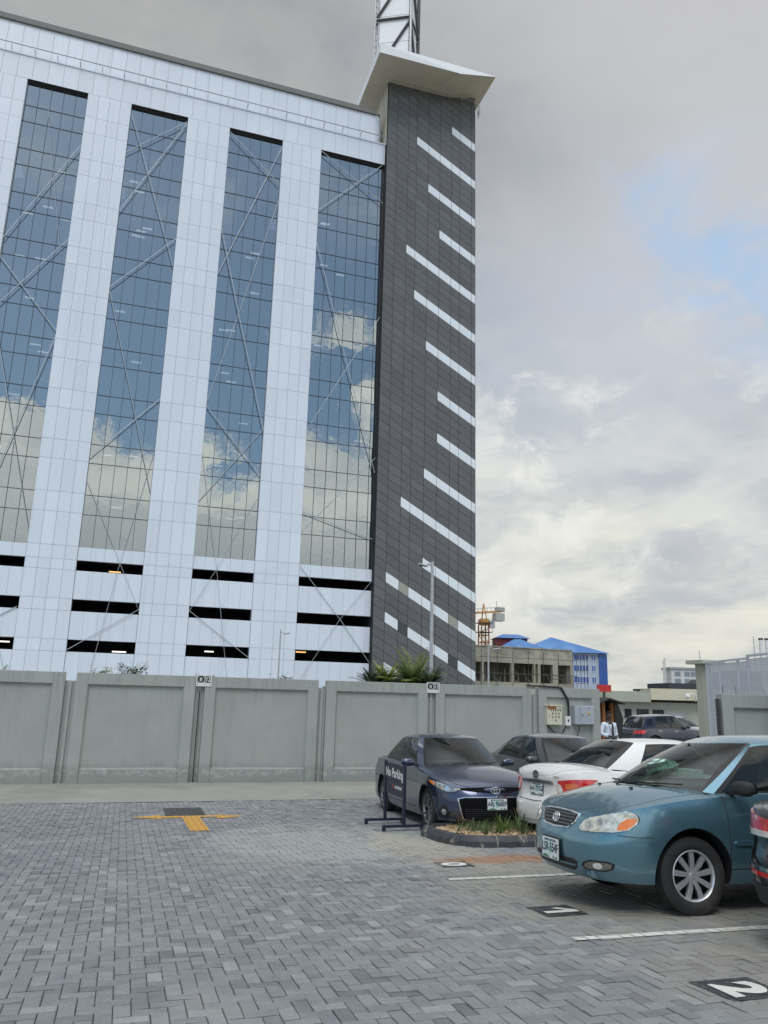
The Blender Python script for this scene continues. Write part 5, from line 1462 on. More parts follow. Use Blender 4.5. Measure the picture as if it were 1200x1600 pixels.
# ---- teal saloon, nearest, nose towards the left
S_teal = dict(W=1.70, xf=2.27, xr=-2.34, wb=2.60, r=.329, arch=.390, tw=.20, lift=.07, adz=-.055, belt=.93, crown=2.4,
  zsh=[(-2.34, .90), (-2.0, .955), (-1.3, .965), (-.2, .945), (.7, .93), (1.25, .90), (1.70, .848), (2.05, .790), (2.27, .70)],
  zc=[(-2.34, .93), (-2.0, 1.02), (-1.6, 1.04), (0, 1.02), (1.05, 1.03), (1.5, .985), (1.85, .890), (2.08, .805), (2.27, .715)],
  zb=[(-2.34, .26), (-1.7, .20), (-.9, .175), (.9, .175), (1.6, .19), (2.27, .215)],
  side=[(.15, .90), (.24, .945), (.40, .985), (.60, 1.0), (.78, .985), (.90, .95), (.98, .92)],
  nose=[(.18, -.10), (.26, -.03), (.40, 0.0), (.52, 0.0), (.60, -.035), (.70, -.085), (.78, -.12)],
  tail=[(.18, .10), (.30, .02), (.50, 0), (.60, .03), (.75, .05), (.93, .09)],
  doors=(.92, -.28, -1.26), handle=.80, mirrors=(1,), mirror=(.80, 1.00), nf=3.3, mf=2.9, Lf=.82,
  g=dict(xwb=1.50, cwb=.44, xwt=.58, cwt=.26, xrt=-.95, crt=.10, xrb=-1.66, crb=.22, wse=.05, rse=.07,
         yb=[(-1.9, .66), (-1.2, .735), (0, .765), (.8, .755), (1.3, .70)], yr=[(-1.3, .50), (-.6, .555), (0, .565), (.5, .535)],
         zr=[(-1.3, 1.385), (-.9, 1.455), (-.3, 1.485), (.2, 1.470), (.62, 1.385)], rdrop=.065,
         keys=[(.98, .34), (-.24, -.30), (-.34, -.40), (-1.14, -.92)]),
  rim=dict(n=9, mat=None, cap=.115, ph=.17, bow=.12, ringed=True, sp=[(.0, .036, .050, .68, .82)], rimr=.655),
  rglass=M['cglass'], mirmat=M['blkm'], seatmat=M['seat_beige'], dashmat=pmat('teal_car_dash', (.17, .18, .15), .8), fseat=-.15)
S_teal['rim']['mat'] = M['alloy']
P_teal = carpaint('teal_metallic_paint', (0.125, 0.265, 0.335), 0.24, 0.70, 0.14)
tc_ = make_car('saloon_car', 'teal metallic saloon parked nose towards the left beside the painted number 1', S_teal, (6.33, 6.90), math.pi + -.065, P_teal)
root = tc_.root
def s_y(y): return tc_.s_at_y(abs(y)) * (1 if y >= 0 else -1)
# grille with chrome rim
def poly_y(c, pts, rear=False): return [(c.s_at_y(abs(y), rear) * (1 if y >= 0 else -1) if not rear else (c.smax - c.s_at_y(abs(y), True)) * (1 if y >= 0 else -1), z) for y, z in pts]
gr = poly_y(tc_, [(-.36, .750), (-.34, .67), (-.25, .61), (0, .597), (.25, .61), (.34, .67), (.36, .750), (.20, .765), (0, .768), (-.20, .765)])
tc_.patch(gr, M['chrome'], 'grille_surround', root, eps=.008)
gi = poly_y(tc_, [(-.335, .738), (-.315, .675), (-.235, .623), (0, .611), (.235, .623), (.315, .675), (.335, .738), (.19, .752), (0, .756), (-.19, .752)])
go = tc_.patch(gi, M['blk'], 'grille', root, eps=.0105)
M['slat'] = pmat('grille_slat', (.10, .105, .11), .4, .4)
for zz_ in (.64, .67, .70, .727):
    w_ = interp([(.60, .22), (.66, .30), (.72, .32)], zz_); tc_.patch(poly_y(tc_, [(-w_, zz_ - .008), (w_, zz_ - .008), (w_, zz_ + .007), (-w_, zz_ + .007)]), M['slat'], 'grille_slat', go, eps=.020, skirt=-.004)
p, n = tc_._sz(0.0, .685); emblem(root, p + Vector((.018, 0, 0)), (1, 0, .35), .125, .088, M['chrome'])
# headlamps: long ovals wrapping the corner
hs0, hs1 = tc_.s_at_y(.41), tc_.s_at_y(.41) + .60
def hl_poly(a0, a1):
    d_ = a1 - a0
    return [(a0, .628), (a0 + .06 * d_, .612), (a0 + .30 * d_, .612), (a0 + .62 * d_, .622), (a0 + .84 * d_, .645), (a0 + .97 * d_, .695), (a0 + 1.0 * d_, .745), (a0 + .93 * d_, .785), (a0 + .80 * d_, .808), (a0 + .58 * d_, .806), (a0 + .36 * d_, .788), (a0 + .18 * d_, .745), (a0 + .07 * d_, .695), (a0 + .01 * d_, .655)]
for sd in (1, -1):
    def clampz(P_): return [(s_, min(z_, tc_.zsh(tc_.plan(s_)[0]) - .004)) for s_, z_ in P_]
    HP = clampz(hl_poly(hs0, hs1))
    tc_.patch(clampz(hl_poly(hs0 - .012, hs1 + .012)), M['blk'], 'headlight_seal', root, eps=.004, side=sd)
    hl = tc_.patch(HP, M['hl_cream'], 'headlight', root, eps=lambda a, b: .008 + .010 * math.sin(math.pi * min(1, max(0, (a - hs0) / (hs1 - hs0)))), side=sd)
    a1 = hs1 - .02
    tc_.patch(clampz([(a1 - .19, .636), (a1 - .09, .650), (a1 - .02, .700), (a1, .742), (a1 - .10, .738), (a1 - .16, .700)]), M['amber'], 'turn_signal', hl, eps=.0165, side=sd)
    for q in (.17, .36):
        cxs = hs0 + q * (hs1 - hs0) + .02; tc_.patch(oval(cxs, .664 if q < .2 else .695, .048, .046), M['soft_chrome'], 'reflector', hl, eps=.0180, side=sd); tc_.patch(oval(cxs, .664 if q < .2 else .695, .026, .026), M['hl_grey'], 'bulb', hl, eps=.0205, side=sd)
    # fog lamp in its recess
    f0 = tc_.s_at_y(.47); tc_.patch([(f0, .315), (f0 + .05, .290), (f0 + .24, .290), (f0 + .32, .315), (f0 + .34, .362), (f0 + .27, .378), (f0 + .10, .376), (f0 + .02, .350)], M['blk'], 'fog_light_recess', root, eps=.003, side=sd)
    fo = tc_.patch([(f0 + .03, .318), (f0 + .07, .302), (f0 + .23, .302), (f0 + .30, .322), (f0 + .315, .354), (f0 + .26, .366), (f0 + .11, .364), (f0 + .05, .345)], pmat('smoked_fog_lens', (.14, .13, .11), .15, coat=1, var=.3, vs=14), 'fog_light', root, eps=.007, side=sd)
    tc_.patch(oval(f0 + .18, .335, .045, .025), M['clearlens'], 'bulb', fo, eps=.011, side=sd)
    # flank: rub strip
    fn = side_fn(tc_)
    for (xa, xb) in ((.86, -.22), (-.34, -1.0)): tc_.patch([(xb, .505), (xa, .505), (xa + .015, .525), (xa, .545), (xb, .545), (xb - .01, .525)], P_teal, 'rub_strip', root, eps=.014, side=sd, fn=fn)
    tc_.line([(2.02, .600), (1.86, .588), (1.70, .588)], .006, M['blkm'], 'bumper_gap', root, fn, side=sd)
    tc_.line([(.92, .90), (.94, .93)], .006, M['blkm'], 'wing_gap', root, fn, side=sd)
# bumper lower intake
tc_.patch(poly_y(tc_, [(-.40, .285), (-.36, .262), (.36, .262), (.40, .285), (.42, .345), (.36, .362), (-.36, .362), (-.42, .345)]), M['blk'], 'air_intake', root, eps=.003)
tc_.patch(poly_y(tc_, [(-.40, .305), (.40, .305), (.40, .317), (-.40, .317)]), P_teal, 'intake_bar', root, eps=.012)
tc_.line([(1.80, -.66), (2.03, -.52), (2.13, -.36), (2.16, 0), (2.13, .36), (2.03, .52), (1.80, .66)], .007, M['blkm'], 'hood_gap', root, top_fn(tc_))
plate_(tc_, root, 2.295, .405, -.05, 'LSR-554F', 1, (.34, .185))
for y in (-.30, .30): 
    mb = MB(); mb.cbox((1.56, y, tc_.top(1.56, y) + .006), (.035, .022, .014)); mb.build('washer_nozzle', M['blk'], root, bevel=.004)
# parcels on the dashboard
mb = MB(); mb.smooth = True
bag = empty('shopping_bag', (0, 0, 0), 0, 'crumpled pale green carrier bag lying on the dashboard of the teal saloon', 'bag')
bx = MB(); rr_ = random.Random(4); vs = []; fs = []
nu, nv = 34, 22
for i in range(nu):
    for j in range(nv):
        a = 2 * math.pi * i / nu; b = math.pi * j / (nv - 1); r_ = 1 + .22 * math.sin(3 * a + j) * math.sin(b) + rr_.gauss(0, .045) + .12 * math.sin(5 * a + 3 * b) * math.sin(2 * b)
        vs.append((.13 * r_ * math.cos(a) * math.sin(b), .17 * r_ * math.sin(a) * math.sin(b), .085 * r_ * math.cos(b) + .09))
for i in range(nu):
    for j in range(nv - 1): fs.append((i * nv + j, ((i + 1) % nu) * nv + j, ((i + 1) % nu) * nv + j + 1, i * nv + j + 1))
bx.smooth = True; bx.add(vs, fs); bx.build('bag', pmat('pale_green_plastic', (.50, .72, .62), .35, var=.45, vs=22, bump=.8, bs=18), bag)
mw = root.matrix_world
bag.matrix_world = mw @ Matrix.Translation((.98, -.03, 1.05))
bxo = MB(); bxo.cbox((0, 0, .045), (.16, .74, .085)); o = bxo.build('flat_carton', pmat('pale_green_card', (.50, .70, .62), .6), bevel=.006); o.matrix_world = mw @ Matrix.Translation((.84, -.04, 1.05)) @ Matrix.Rotation(.03, 4, 'Z')
tag(o, 'long pale green carton across the dashboard of the teal saloon behind the carrier bag', 'box')

# ---- dark blue saloon facing the camera behind the island
M['grille_black'] = pmat('grille_black', (.004, .004, .005), .85, spec=.15)
S_blue = dict(W=1.775, xf=2.26, xr=-2.38, wb=2.70, r=.325, arch=.375, tw=.205, belt=.95, crown=2.6,
  zsh=[(-2.38, .88), (-2.15, .955), (-1.8, .985), (-1.3, .99), (-.2, .955), (.7, .93), (1.3, .875), (1.8, .79), (2.1, .70), (2.26, .64)],
  zc=[(-2.38, .98), (-2.1, 1.07), (-1.5, 1.08), (0, 1.02), (1.0, 1.01), (1.5, .955), (1.9, .87), (2.1, .80), (2.26, .68)],
  zb=[(-2.38, .24), (-1.7, .20), (-.9, .175), (.9, .175), (1.6, .18), (2.26, .19)],
  side=[(.15, .90), (.24, .95), (.36, .985), (.55, .985), (.72, 1.0), (.86, .97), (.98, .93)],
  nose=[(.18, -.14), (.24, -.04), (.34, 0.0), (.50, 0.0), (.60, -.03), (.70, -.09), (.80, -.14)],
  tail=[(.18, .10), (.30, .02), (.50, 0), (.65, .03), (.80, .05), (.97, .08)],
  doors=(.84, -.24, -1.24), handle=.80, mirror=(.60, 1.01), nf=2.3, mf=2.2, Lf=.80,
  g=dict(xwb=1.18, cwb=.36, xwt=.30, cwt=.14, xrt=-1.15, crt=.10, xrb=-2.08, crb=.20, wse=.05, rse=.05,
         yb=[(-2.1, .72), (-1.5, .775), (0, .795), (.8, .775), (1.2, .72)], yr=[(-1.4, .54), (-.6, .575), (0, .58), (.4, .54)],
         zr=[(-1.4, 1.38), (-.9, 1.465), (-.35, 1.50), (.05, 1.48), (.38, 1.41)], rdrop=.05,
         keys=[(.62, .04), (-.22, -.28), (-.32, -.38), (-1.45, -1.05)]),
  rglass=M['cglass'], rim=dict(n=5, mat=pmat('dark_machined_alloy', (.22, .225, .23), .28, .7), cap=.075, ph=.3, bow=.05, rimr=.72, disc=True, sp=[(.12, .014, .018, .62, .9), (-.12, .014, .018, .62, .9), (.50, .012, .014, .62, .9)]),
  seatmat=M['seat_dark'], fseat=-.10)
P_blue = carpaint('dark_blue_grey_paint', (0.042, 0.057, 0.105), 0.26, 0.65, 0.18)
bc = make_car('saloon_car', 'dark blue saloon facing the camera behind the planting island and the no parking stand', S_blue, (5.82, 13.86), -1.619, P_blue)
root = bc.root
bc.patch(poly_y(bc, [(-.58, .665), (-.30, .635), (0, .622), (.30, .635), (.58, .665), (.60, .685), (.30, .702), (0, .712), (-.30, .702), (-.60, .685)]), M['grille_black'], 'grille', root, eps=.006)
p, n = bc._sz(0.0, .66); emblem(root, p + Vector((.012, 0, 0)), (1, 0, .2), .15, .10, M['chrome'], M['blk'])
bc.patch(poly_y(bc, [(-.60, .535), (-.54, .235), (-.36, .205), (.36, .205), (.54, .235), (.60, .535), (.50, .562), (0, .57), (-.50, .562)]), M['chrome'], 'intake_surround', root, eps=.005)
ib = bc.patch(poly_y(bc, [(-.583, .530), (-.525, .242), (-.35, .214), (.35, .214), (.525, .242), (.583, .530), (.49, .551), (0, .558), (-.49, .551)]), M['grille_black'], 'air_intake', root, eps=.009)
for zz_ in (.25, .275, .30, .325, .35, .375): bc.patch(poly_y(bc, [(-.50, zz_), (.50, zz_), (.50, zz_ + .008), (-.50, zz_ + .008)]), M['blkm'], 'intake_slat', ib, eps=.016, skirt=-.003)
for sd in (1, -1):
    a0 = bc.s_at_y(.54); HP = [(a0, .672), (a0 + .10, .628), (a0 + .22, .622), (a0 + .42, .675), (a0 + .60, .745), (a0 + .68, .785), (a0 + .52, .782), (a0 + .30, .745), (a0 + .12, .70)]
    cl = lambda P_: [(s_, min(z_, bc.zsh(bc.plan(s_)[0]) - .004)) for s_, z_ in P_]
    bc.patch(cl([(s_ + (.01 if s_ > a0 + .3 else -.01), z_ + (.008 if z_ > .70 else -.008)) for s_, z_ in HP]), M['blk'], 'headlight_seal', root, eps=.003, side=sd)
    hl = bc.patch(cl(HP), M['hl_grey'], 'headlight', root, eps=.010, side=sd)
    bc.patch(cl([(a0 + .50, .712), (a0 + .60, .748), (a0 + .67, .780), (a0 + .56, .775), (a0 + .47, .74)]), M['amber'], 'turn_signal', hl, eps=.0145, side=sd)
    bc.patch(cl([(a0 + .06, .690), (a0 + .30, .742), (a0 + .50, .776), (a0 + .48, .762), (a0 + .28, .722)]), M['chrome'], 'light_strip', hl, eps=.014, side=sd)
    bc.patch(oval(a0 + .22, .672, .045, .034), M['chrome'], 'reflector', hl, eps=.015, side=sd)
    f0 = bc.s_at_y(.70); bc.patch([(f0, .30), (f0 + .06, .245), (f0 + .24, .25), (f0 + .26, .30), (f0 + .14, .43), (f0 + .08, .44)], M['blk'], 'fog_light_recess', root, eps=.004, side=sd)
    fo = bc.patch(oval(f0 + .11, .325, .044, .044), M['chrome'], 'fog_light', root, eps=.014, side=sd); bc.patch(oval(f0 + .11, .325, .030, .030), M['hl_grey'], 'bulb', fo, eps=.018, side=sd)
    bc.patch([(f0 - .10, .222), (f0 + .06, .205), (f0 + .26, .215), (f0 + .26, .232), (f0 + .06, .226), (f0 - .06, .238)], P_blue, 'lower_lip', root, eps=.03, side=sd, skirt=.0)
    bc.line([(2.02, .64), (1.86, .60), (1.72, .60), (1.66, .64)], .006, M['blkm'], 'bumper_gap', root, side_fn(bc), side=sd)
bc.line([(1.75, -.68), (1.98, -.58), (2.10, -.40), (2.14, 0), (2.10, .40), (1.98, .58), (1.75, .68)], .007, M['blkm'], 'hood_gap', root, top_fn(bc))
plate_(bc, root, 2.275, .46, -.02, 'ABJ 968EF', 1, (.33, .165))

# ---- dark grey saloon beside it, mostly hidden
S_grey = dict(S_blue); S_grey = {k: (dict(v) if isinstance(v, dict) else v) for k, v in S_blue.items()}
S_grey['rim'] = dict(n=7, mat=M['alloy'], cap=.09, rimr=.68, sp=[(.0, .03, .04, .62, .88)]); S_grey['seatmat'] = M['seat']
P_grey = carpaint('dark_grey_paint', (0.060, 0.068, 0.082), 0.30, 0.5, 0.45)
gc = make_car('saloon_car', 'dark grey saloon half hidden between the dark blue and the white saloon', S_grey, (8.83, 14.95), -math.pi / 2 - .03, P_grey, detail=1)
root = gc.root
gc.patch(poly_y(gc, [(-.55, .60), (.55, .60), (.60, .70), (-.60, .70)]), M['blk'], 'grille', root, eps=.006)
gc.patch(poly_y(gc, [(-.5, .25), (.5, .25), (.55, .45), (-.55, .45)]), M['blk'], 'air_intake', root, eps=.006)
for sd in (1, -1):
    a0 = gc.s_at_y(.54); gc.patch([(a0, .66), (a0 + .2, .625), (a0 + .5, .70), (a0 + .6, .75), (a0 + .3, .735)], M['hl_grey'], 'headlight', root, eps=.01, side=sd)
# sticker strip behind the windscreen
mb = MB(); Tm = gc.root.matrix_world
p = gc.G(.55, .86); mb.cbox((0, 0, 0), (.004, .12, .035)); o = mb.build('windscreen_sticker', pmat('red_sticker', (.50, .05, .04), .6), root); o.location = (p.x - .03, -p.y, p.z - .015)

# ---- white saloon seen from behind
S_white = dict(W=1.76, xf=2.22, xr=-2.32, wb=2.60, r=.320, arch=.37, tw=.20, belt=.95, crown=3.0,
  zsh=[(-2.32, .90), (-2.2, .985), (-1.9, 1.01), (-1.3, .99), (-.2, .95), (.7, .92), (1.3, .86), (1.8, .76), (2.1, .67), (2.22, .62)],
  zc=[(-2.32, .985), (-2.2, 1.075), (-1.9, 1.095), (-1.5, 1.09), (0, 1.02), (1.0, 1.0), (1.5, .93), (1.9, .84), (2.22, .66)],
  zb=[(-2.32, .25), (-1.7, .20), (-.9, .175), (.9, .175), (1.6, .18), (2.22, .20)],
  side=[(.15, .90), (.24, .95), (.36, .985), (.58, 1.0), (.75, .99), (.90, .965), (1.02, .92)],
  nose=[(.18, -.12), (.26, -.03), (.40, 0.0), (.52, 0.0), (.62, -.04), (.74, -.10)],
  tail=[(.18, .09), (.27, .015), (.40, -.005), (.56, 0.0), (.61, .055), (.80, .07), (.92, .055), (1.0, .06)],
  doors=(.80, -.26, -1.25), handle=.82, mirror=(.56, 1.01), nr=3.2, mr=3.0, Lr=.55,
  g=dict(xwb=1.12, cwb=.40, xwt=.28, cwt=.15, xrt=-.92, crt=.10, xrb=-1.72, crb=.24, wse=.05, rse=.06,
         yb=[(-1.9, .68), (-1.2, .755), (0, .78), (.7, .77), (1.1, .71)], yr=[(-1.3, .53), (-.6, .57), (0, .58), (.4, .55)],
         zr=[(-1.3, 1.37), (-.9, 1.445), (-.3, 1.47), (.1, 1.46), (.36, 1.41)], rdrop=.05,
         keys=[(.60, .02), (-.22, -.28), (-.32, -.38), (-1.02, -.66)]),
  rim=dict(n=7, mat=M['alloy'], cap=.1, rimr=.66, sp=[(.0, .04, .05, .62, .85)]), sglass=M['cglass_dark'], rglass=M['cglass_dark'], seatmat=M['seat_dark'])
M['amber_dark'] = pmat('orange_red_lens', (.62, .13, .02), .15, coat=1, var=.15, vs=40)
P_white = carpaint('white_car_paint', (0.72, 0.72, 0.70), 0.35, 0.0, 0.20)
wc = make_car('saloon_car', 'white saloon seen from behind with dark tinted rear window, rear wheels beside the island', S_white, (8.23, 10.87), .04, P_white)
root = wc.root
def rp_(y): return (wc.smax - wc.s_at_y(abs(y), True)) * (1 if y >= 0 else -1)
def PR(pts): return [(rp_(y), z) for y, z in pts]
for sd in (1, -1):
    a0 = rp_(.50)
    TL = [(a0, .80), (a0 + .03, .70), (a0 + .16, .665), (a0 + .34, .70), (a0 + .52, .80), (a0 + .72, .895), (a0 + .58, .905), (a0 + .30, .900), (a0 + .06, .878)]
    tl_ = wc.patch(TL, M['red'], 'tail_light', root, eps=.012, side=sd, rear=True)
    wc.patch([(a0 + .17, .775), (a0 + .24, .768), (a0 + .36, .80), (a0 + .38, .835), (a0 + .30, .85), (a0 + .19, .84)], M['amber_dark'], 'turn_signal', tl_, eps=.016, side=sd, rear=True)
    wc.patch([(a0 + .012, .79), (a0 + .035, .72), (a0 + .10, .70), (a0 + .13, .74), (a0 + .09, .82), (a0 + .03, .84)], M['clearlens'], 'reversing_light', tl_, eps=.016, side=sd, rear=True)
    wc.patch([(a0 + .20, .345), (a0 + .31, .345), (a0 + .31, .405), (a0 + .20, .405)], M['red'], 'reflector', root, eps=.006, side=sd, rear=True)
    wc.patch([(a0 + .11, .345), (a0 + .195, .345), (a0 + .195, .405), (a0 + .11, .405)], pmat('beige_reflector', (.45, .30, .16), .3), 'reflector', root, eps=.006, side=sd, rear=True)
    wc.line([(a0 + .02, .91), (a0 + .01, .86)], .006, M['blkm'], 'boot_gap', root, lambda s_, z_: wc._sz(s_, z_, True), side=sd)
wc.patch(PR([(-.42, .865), (-.44, .82), (.44, .82), (.42, .865), (0, .875)]), pmat('satin_chrome', (.30, .31, .32), .25, .9), 'boot_garnish', root, eps=.022, rear=True)
wc.line([(rp_(-.52), .66), (rp_(-.50), .585), (0, .57), (rp_(.50), .585), (rp_(.52), .66)], .007, M['blkm'], 'boot_gap', root, lambda s_, z_: wc._sz(s_, z_, True))
wc.patch([(rp_(-.60), .285), (rp_(.60), .285), (rp_(.56), .31), (rp_(-.56), .31)], pmat('bumper_shadow_groove', (.35, .35, .34), .5), 'bumper_groove_shade', root, eps=.002, rear=True)  # flat grey strip, the shade of a bumper groove put into colour
plate_(wc, root, -2.262, .735, -.05, 'AAA 773GZ', -1, (.33, .165))
p, n = wc._sz(0.0, .94, True); emblem(root, p, (-1, 0, .12), .14, .10, M['steel_dark'])
mb = MB(); T = Matrix.Translation((-2.27, .52, .925)) @ Matrix.Rotation(R(-90), 4, 'Z') @ Matrix.Rotation(R(90), 4, 'X'); lettering(mb, 'LE', .05, T, bold=.002); mb.build('badge_lettering', M['steel_dark'], root, fix=False)
mb = MB(); T = Matrix.Translation((-2.272, -.56, .925)) @ Matrix.Rotation(R(-90), 4, 'Z') @ Matrix.Rotation(R(90), 4, 'X'); lettering(mb, 'COROLLA', .035, T, bold=.001); mb.build('badge_lettering', M['chrome'], root, fix=False)
mb = MB(); mb.smooth = True; mb.tube([(-.78, 0, 1.445), (-.84, 0, 1.48), (-.93, 0, 1.505)], [.032, .024, .010], 8); mb.build('roof_antenna', M['blk'], root)

# ---- black SUV at the right edge, seen from behind
S_suv = dict(W=1.84, xf=2.22, xr=-2.25, wb=2.65, r=.355, arch=.42, tw=.22, belt=1.05, crown=3.0, cat='suv', quarter=True,
  zsh=[(-2.25, .93), (-2.1, .99), (-1.3, 1.05), (-.2, 1.05), (.7, 1.02), (1.3, .97), (1.8, .90), (2.1, .80), (2.22, .74)],
  zc=[(-2.25, .96), (-2.1, 1.02), (-1.5, 1.09), (0, 1.10), (1.0, 1.12), (1.5, 1.06), (1.9, .97), (2.22, .78)],
  zb=[(-2.25, .34), (-1.7, .26), (-.9, .24), (.9, .24), (1.6, .25), (2.22, .28)],
  side=[(.20, .91), (.30, .96), (.45, .99), (.60, 1.0), (.80, .985), (.98, .955), (1.1, .92)],
  nose=[(.22, -.10), (.30, -.03), (.48, 0.0), (.60, 0.0), (.76, -.04), (.88, -.10)],
  tail=[(.22, .12), (.34, .03), (.48, 0.0), (.62, 0.0), (.70, .05), (.90, .06), (1.1, .09)],
  doors=(.82, -.26, -1.26), handle=.93, mirror=(.56, 1.12), nr=3.0, mr=2.6, Lr=.6,
  g=dict(xwb=1.10, cwb=.34, xwt=.34, cwt=.14, xrt=-1.62, crt=.08, xrb=-1.98, crb=.14, wse=.05, rse=.06,
         yb=[(-2.1, .74), (-1.2, .80), (0, .82), (.7, .81), (1.1, .75)], yr=[(-1.9, .58), (-.6, .62), (0, .63), (.4, .59)],
         zr=[(-1.75, 1.52), (-1.3, 1.60), (-.3, 1.66), (.1, 1.65), (.4, 1.58)], rdrop=.05,
         keys=[(.58, .10), (-.22, -.26), (-.32, -.36), (-1.20, -1.05)]),
  rim=dict(n=5, mat=M['alloy'], cap=.1, rimr=.70, sp=[(.18, .03, .04, .62, .88), (-.18, .03, .04, .62, .88)]), sglass=M['cglass_dark'], rglass=M['cglass_dark'], seatmat=M['seat_dark'], handlemat=M['chrome'])
P_black = carpaint('black_car_paint', (0.012, 0.013, 0.015), 0.25, 0.2, 0.25)
def suv_rear(c, root, white=True, wide=False):
    def rp2(y): return (c.smax - c.s_at_y(abs(y), True)) * (1 if y >= 0 else -1)
    for sd in (1, -1):
        a0 = rp2(.46)
        tl_ = c.patch([(a0, .86), (a0 + .02, .80), (a0 + .50, .80), (a0 + .60, .86), (a0 + .66, .95), (a0 + .52, .975), (a0 + .25, .94), (a0 + .05, .92)], M['red'], 'tail_light', root, eps=.012, side=sd, rear=True)
        if white: c.patch([(a0 + .02, .79), (a0 + .47, .79), (a0 + .52, .835), (a0 + .30, .835), (a0 + .04, .835)], M['clearlens'], 'reversing_light', tl_, eps=.016, side=sd, rear=True)
        c.patch([(a0 + .02, .505), (a0 + .36, .51), (a0 + .40, .545), (a0 + .02, .54)], M['red'], 'reflector', root, eps=.010, side=sd, rear=True)
        c.patch([(a0 - .05, .548), (a0 + .38, .552), (a0 + .34, .575), (a0 - .05, .575)], M['chrome'], 'bumper_trim', root, eps=.012, side=sd, rear=True)
    c.patch([(rp2(-.86), .30), (rp2(.86), .30), (rp2(.86), .44), (rp2(-.86), .44)], M['blkm'], 'bumper_cladding', root, eps=.008, rear=True)
    c.patch([(rp2(-.36), .62), (rp2(.36), .62), (rp2(.36), .78), (rp2(-.36), .78)], M['blk'], 'plate_recess', root, eps=.002, rear=True)
    c.line([(rp2(-.52), .80), (rp2(-.50), .60), (0, .585), (rp2(.50), .60), (rp2(.52), .80)], .007, M['blkm'], 'tailgate_gap', root, lambda s_, z_: c._sz(s_, z_, True))
sc_ = make_car('suv', 'black suv cut off by the right edge of the photo, only its tail corner showing', S_suv, (6.98, 4.66), .05, P_black, detail=1)
suv_rear(sc_, sc_.root)
# ---- blue SUV far off behind the gate
S_s5 = {k: (dict(v) if isinstance(v, dict) else v) for k, v in S_suv.items()}; S_s5['sglass'] = M['cglass']; 
P_s5 = carpaint('deep_blue_paint', (0.012, 0.018, 0.045), 0.25, 0.4, 0.2)
s5 = make_car('suv', 'deep blue suv parked side-on in front of the low cream building', S_s5, (24.05, 31.4), .089, P_s5, detail=1)
suv_rear(s5, s5.root, white=False)
s6 = make_car('saloon_car', 'pale grey saloon mostly hidden behind the deep blue suv and the gate pillar', {k: (dict(v) if isinstance(v, dict) else v) for k, v in S_grey.items()}, (28.6, 36.2), -1.2, carpaint('pale_grey_paint', (.42, .43, .43), .3, .3), detail=1)

# ================================================================ fence fittings
def on_fence(x, z, dy=0.0): return (x, FY + .07 - dy, z)
# rusty cream meter box
M['cream_box'] = pmat('rust_streaked_cream_paint', (.58, .57, .44), .6, var=.06, vs=3, stain=((.30, .11, .03), 3.2, .56, .64), vmap=(2.5, 2.5, .7))
bx = empty('distribution_box', on_fence(11.74, 1.09), 0, 'rust streaked cream electrical box with rows of small holes on the last fence panel', 'electrical box')
mb = MB(); mb.box((-.24, -.20, -.27), (.24, .0, .25)); mb.build('case', M['cream_box'], bx, bevel=.01)
mb = MB(); mb.box((-.26, -.22, .25), (.26, .01, .285)); mb.build('lid', M['cream_box'], bx, bevel=.006)
mb = MB(); mb.box((-.23, -.207, .17), (.05, -.2005, .24)); mb.build('rust_patch', pmat('rust', (.28, .09, .03), .9, var=.4, vs=20), bx)
mb = MB()
for r_, n_ in ((0, 5), (1, 3), (2, 3), (3, 1)):
    for k in range(n_):
        x = (.02 if n_ == 5 else .02) + (k - (n_ - 1) / 2) * (.075 if n_ == 5 else .10) + .01; z = .14 - r_ * .095
        mb.box((x - .015, -.206, z - .025), (x + .015, -.2005, z + .025))
mb.build('breaker_slots', M['blkm'], bx)
# small white isolator
sb = empty('isolator_box', on_fence(12.23, .93), 0, 'small white switch box between the cream and the grey electrical boxes', 'switch box')
mb = MB(); mb.box((-.085, -.11, -.13), (.085, 0, .13)); mb.build('case', M['white_metal'], sb, bevel=.01)
mb = MB(); mb.box((-.02, -.118, -.02), (.02, -.1105, .05)); mb.cbox((0, -.13, .03), (.03, .03, .03)); mb.build('switch', M['blkm'], sb)
# grey cabinet
gb = empty('electrical_cabinet', on_fence(12.72, 1.10), 0, 'light grey steel electrical cabinet with a yellow warning triangle', 'cabinet')
M['grey_paint'] = pmat('light_grey_enamel', (.36, .40, .45), .4, var=.05)
mb = MB(); mb.box((-.32, -.20, -.26), (.32, .0, .27)); mb.build('case', M['grey_paint'], gb, bevel=.012)
mb = MB(); mb.box((-.14, -.222, -.245), (.31, -.2005, .255)); mb.build('door', M['grey_paint'], gb, bevel=.006)
mb = MB(); mb.add([(.075, -.2235, .04), (.175, -.2235, .04), (.125, -.2235, .125)], [(0, 1, 2)]); mb.build('warning_triangle', pmat('warning_yellow', (.70, .46, .03), .5), gb)
mb = MB(); mb.add([(.122, -.2245, .055), (.135, -.2245, .055), (.118, -.2245, .10)], [(0, 1, 2)]); mb.box((.09, -.2245, .012), (.16, -.2232, .03)); mb.cbox((.125, -.224, .20), (.03, .004, .03)); mb.build('warning_mark', M['ink'], gb)
mb = MB(); mb.tube([(-.10, -.245, -.02), (-.10, -.245, .04)], .01, 6); mb.build('handle', M['blk'], gb)
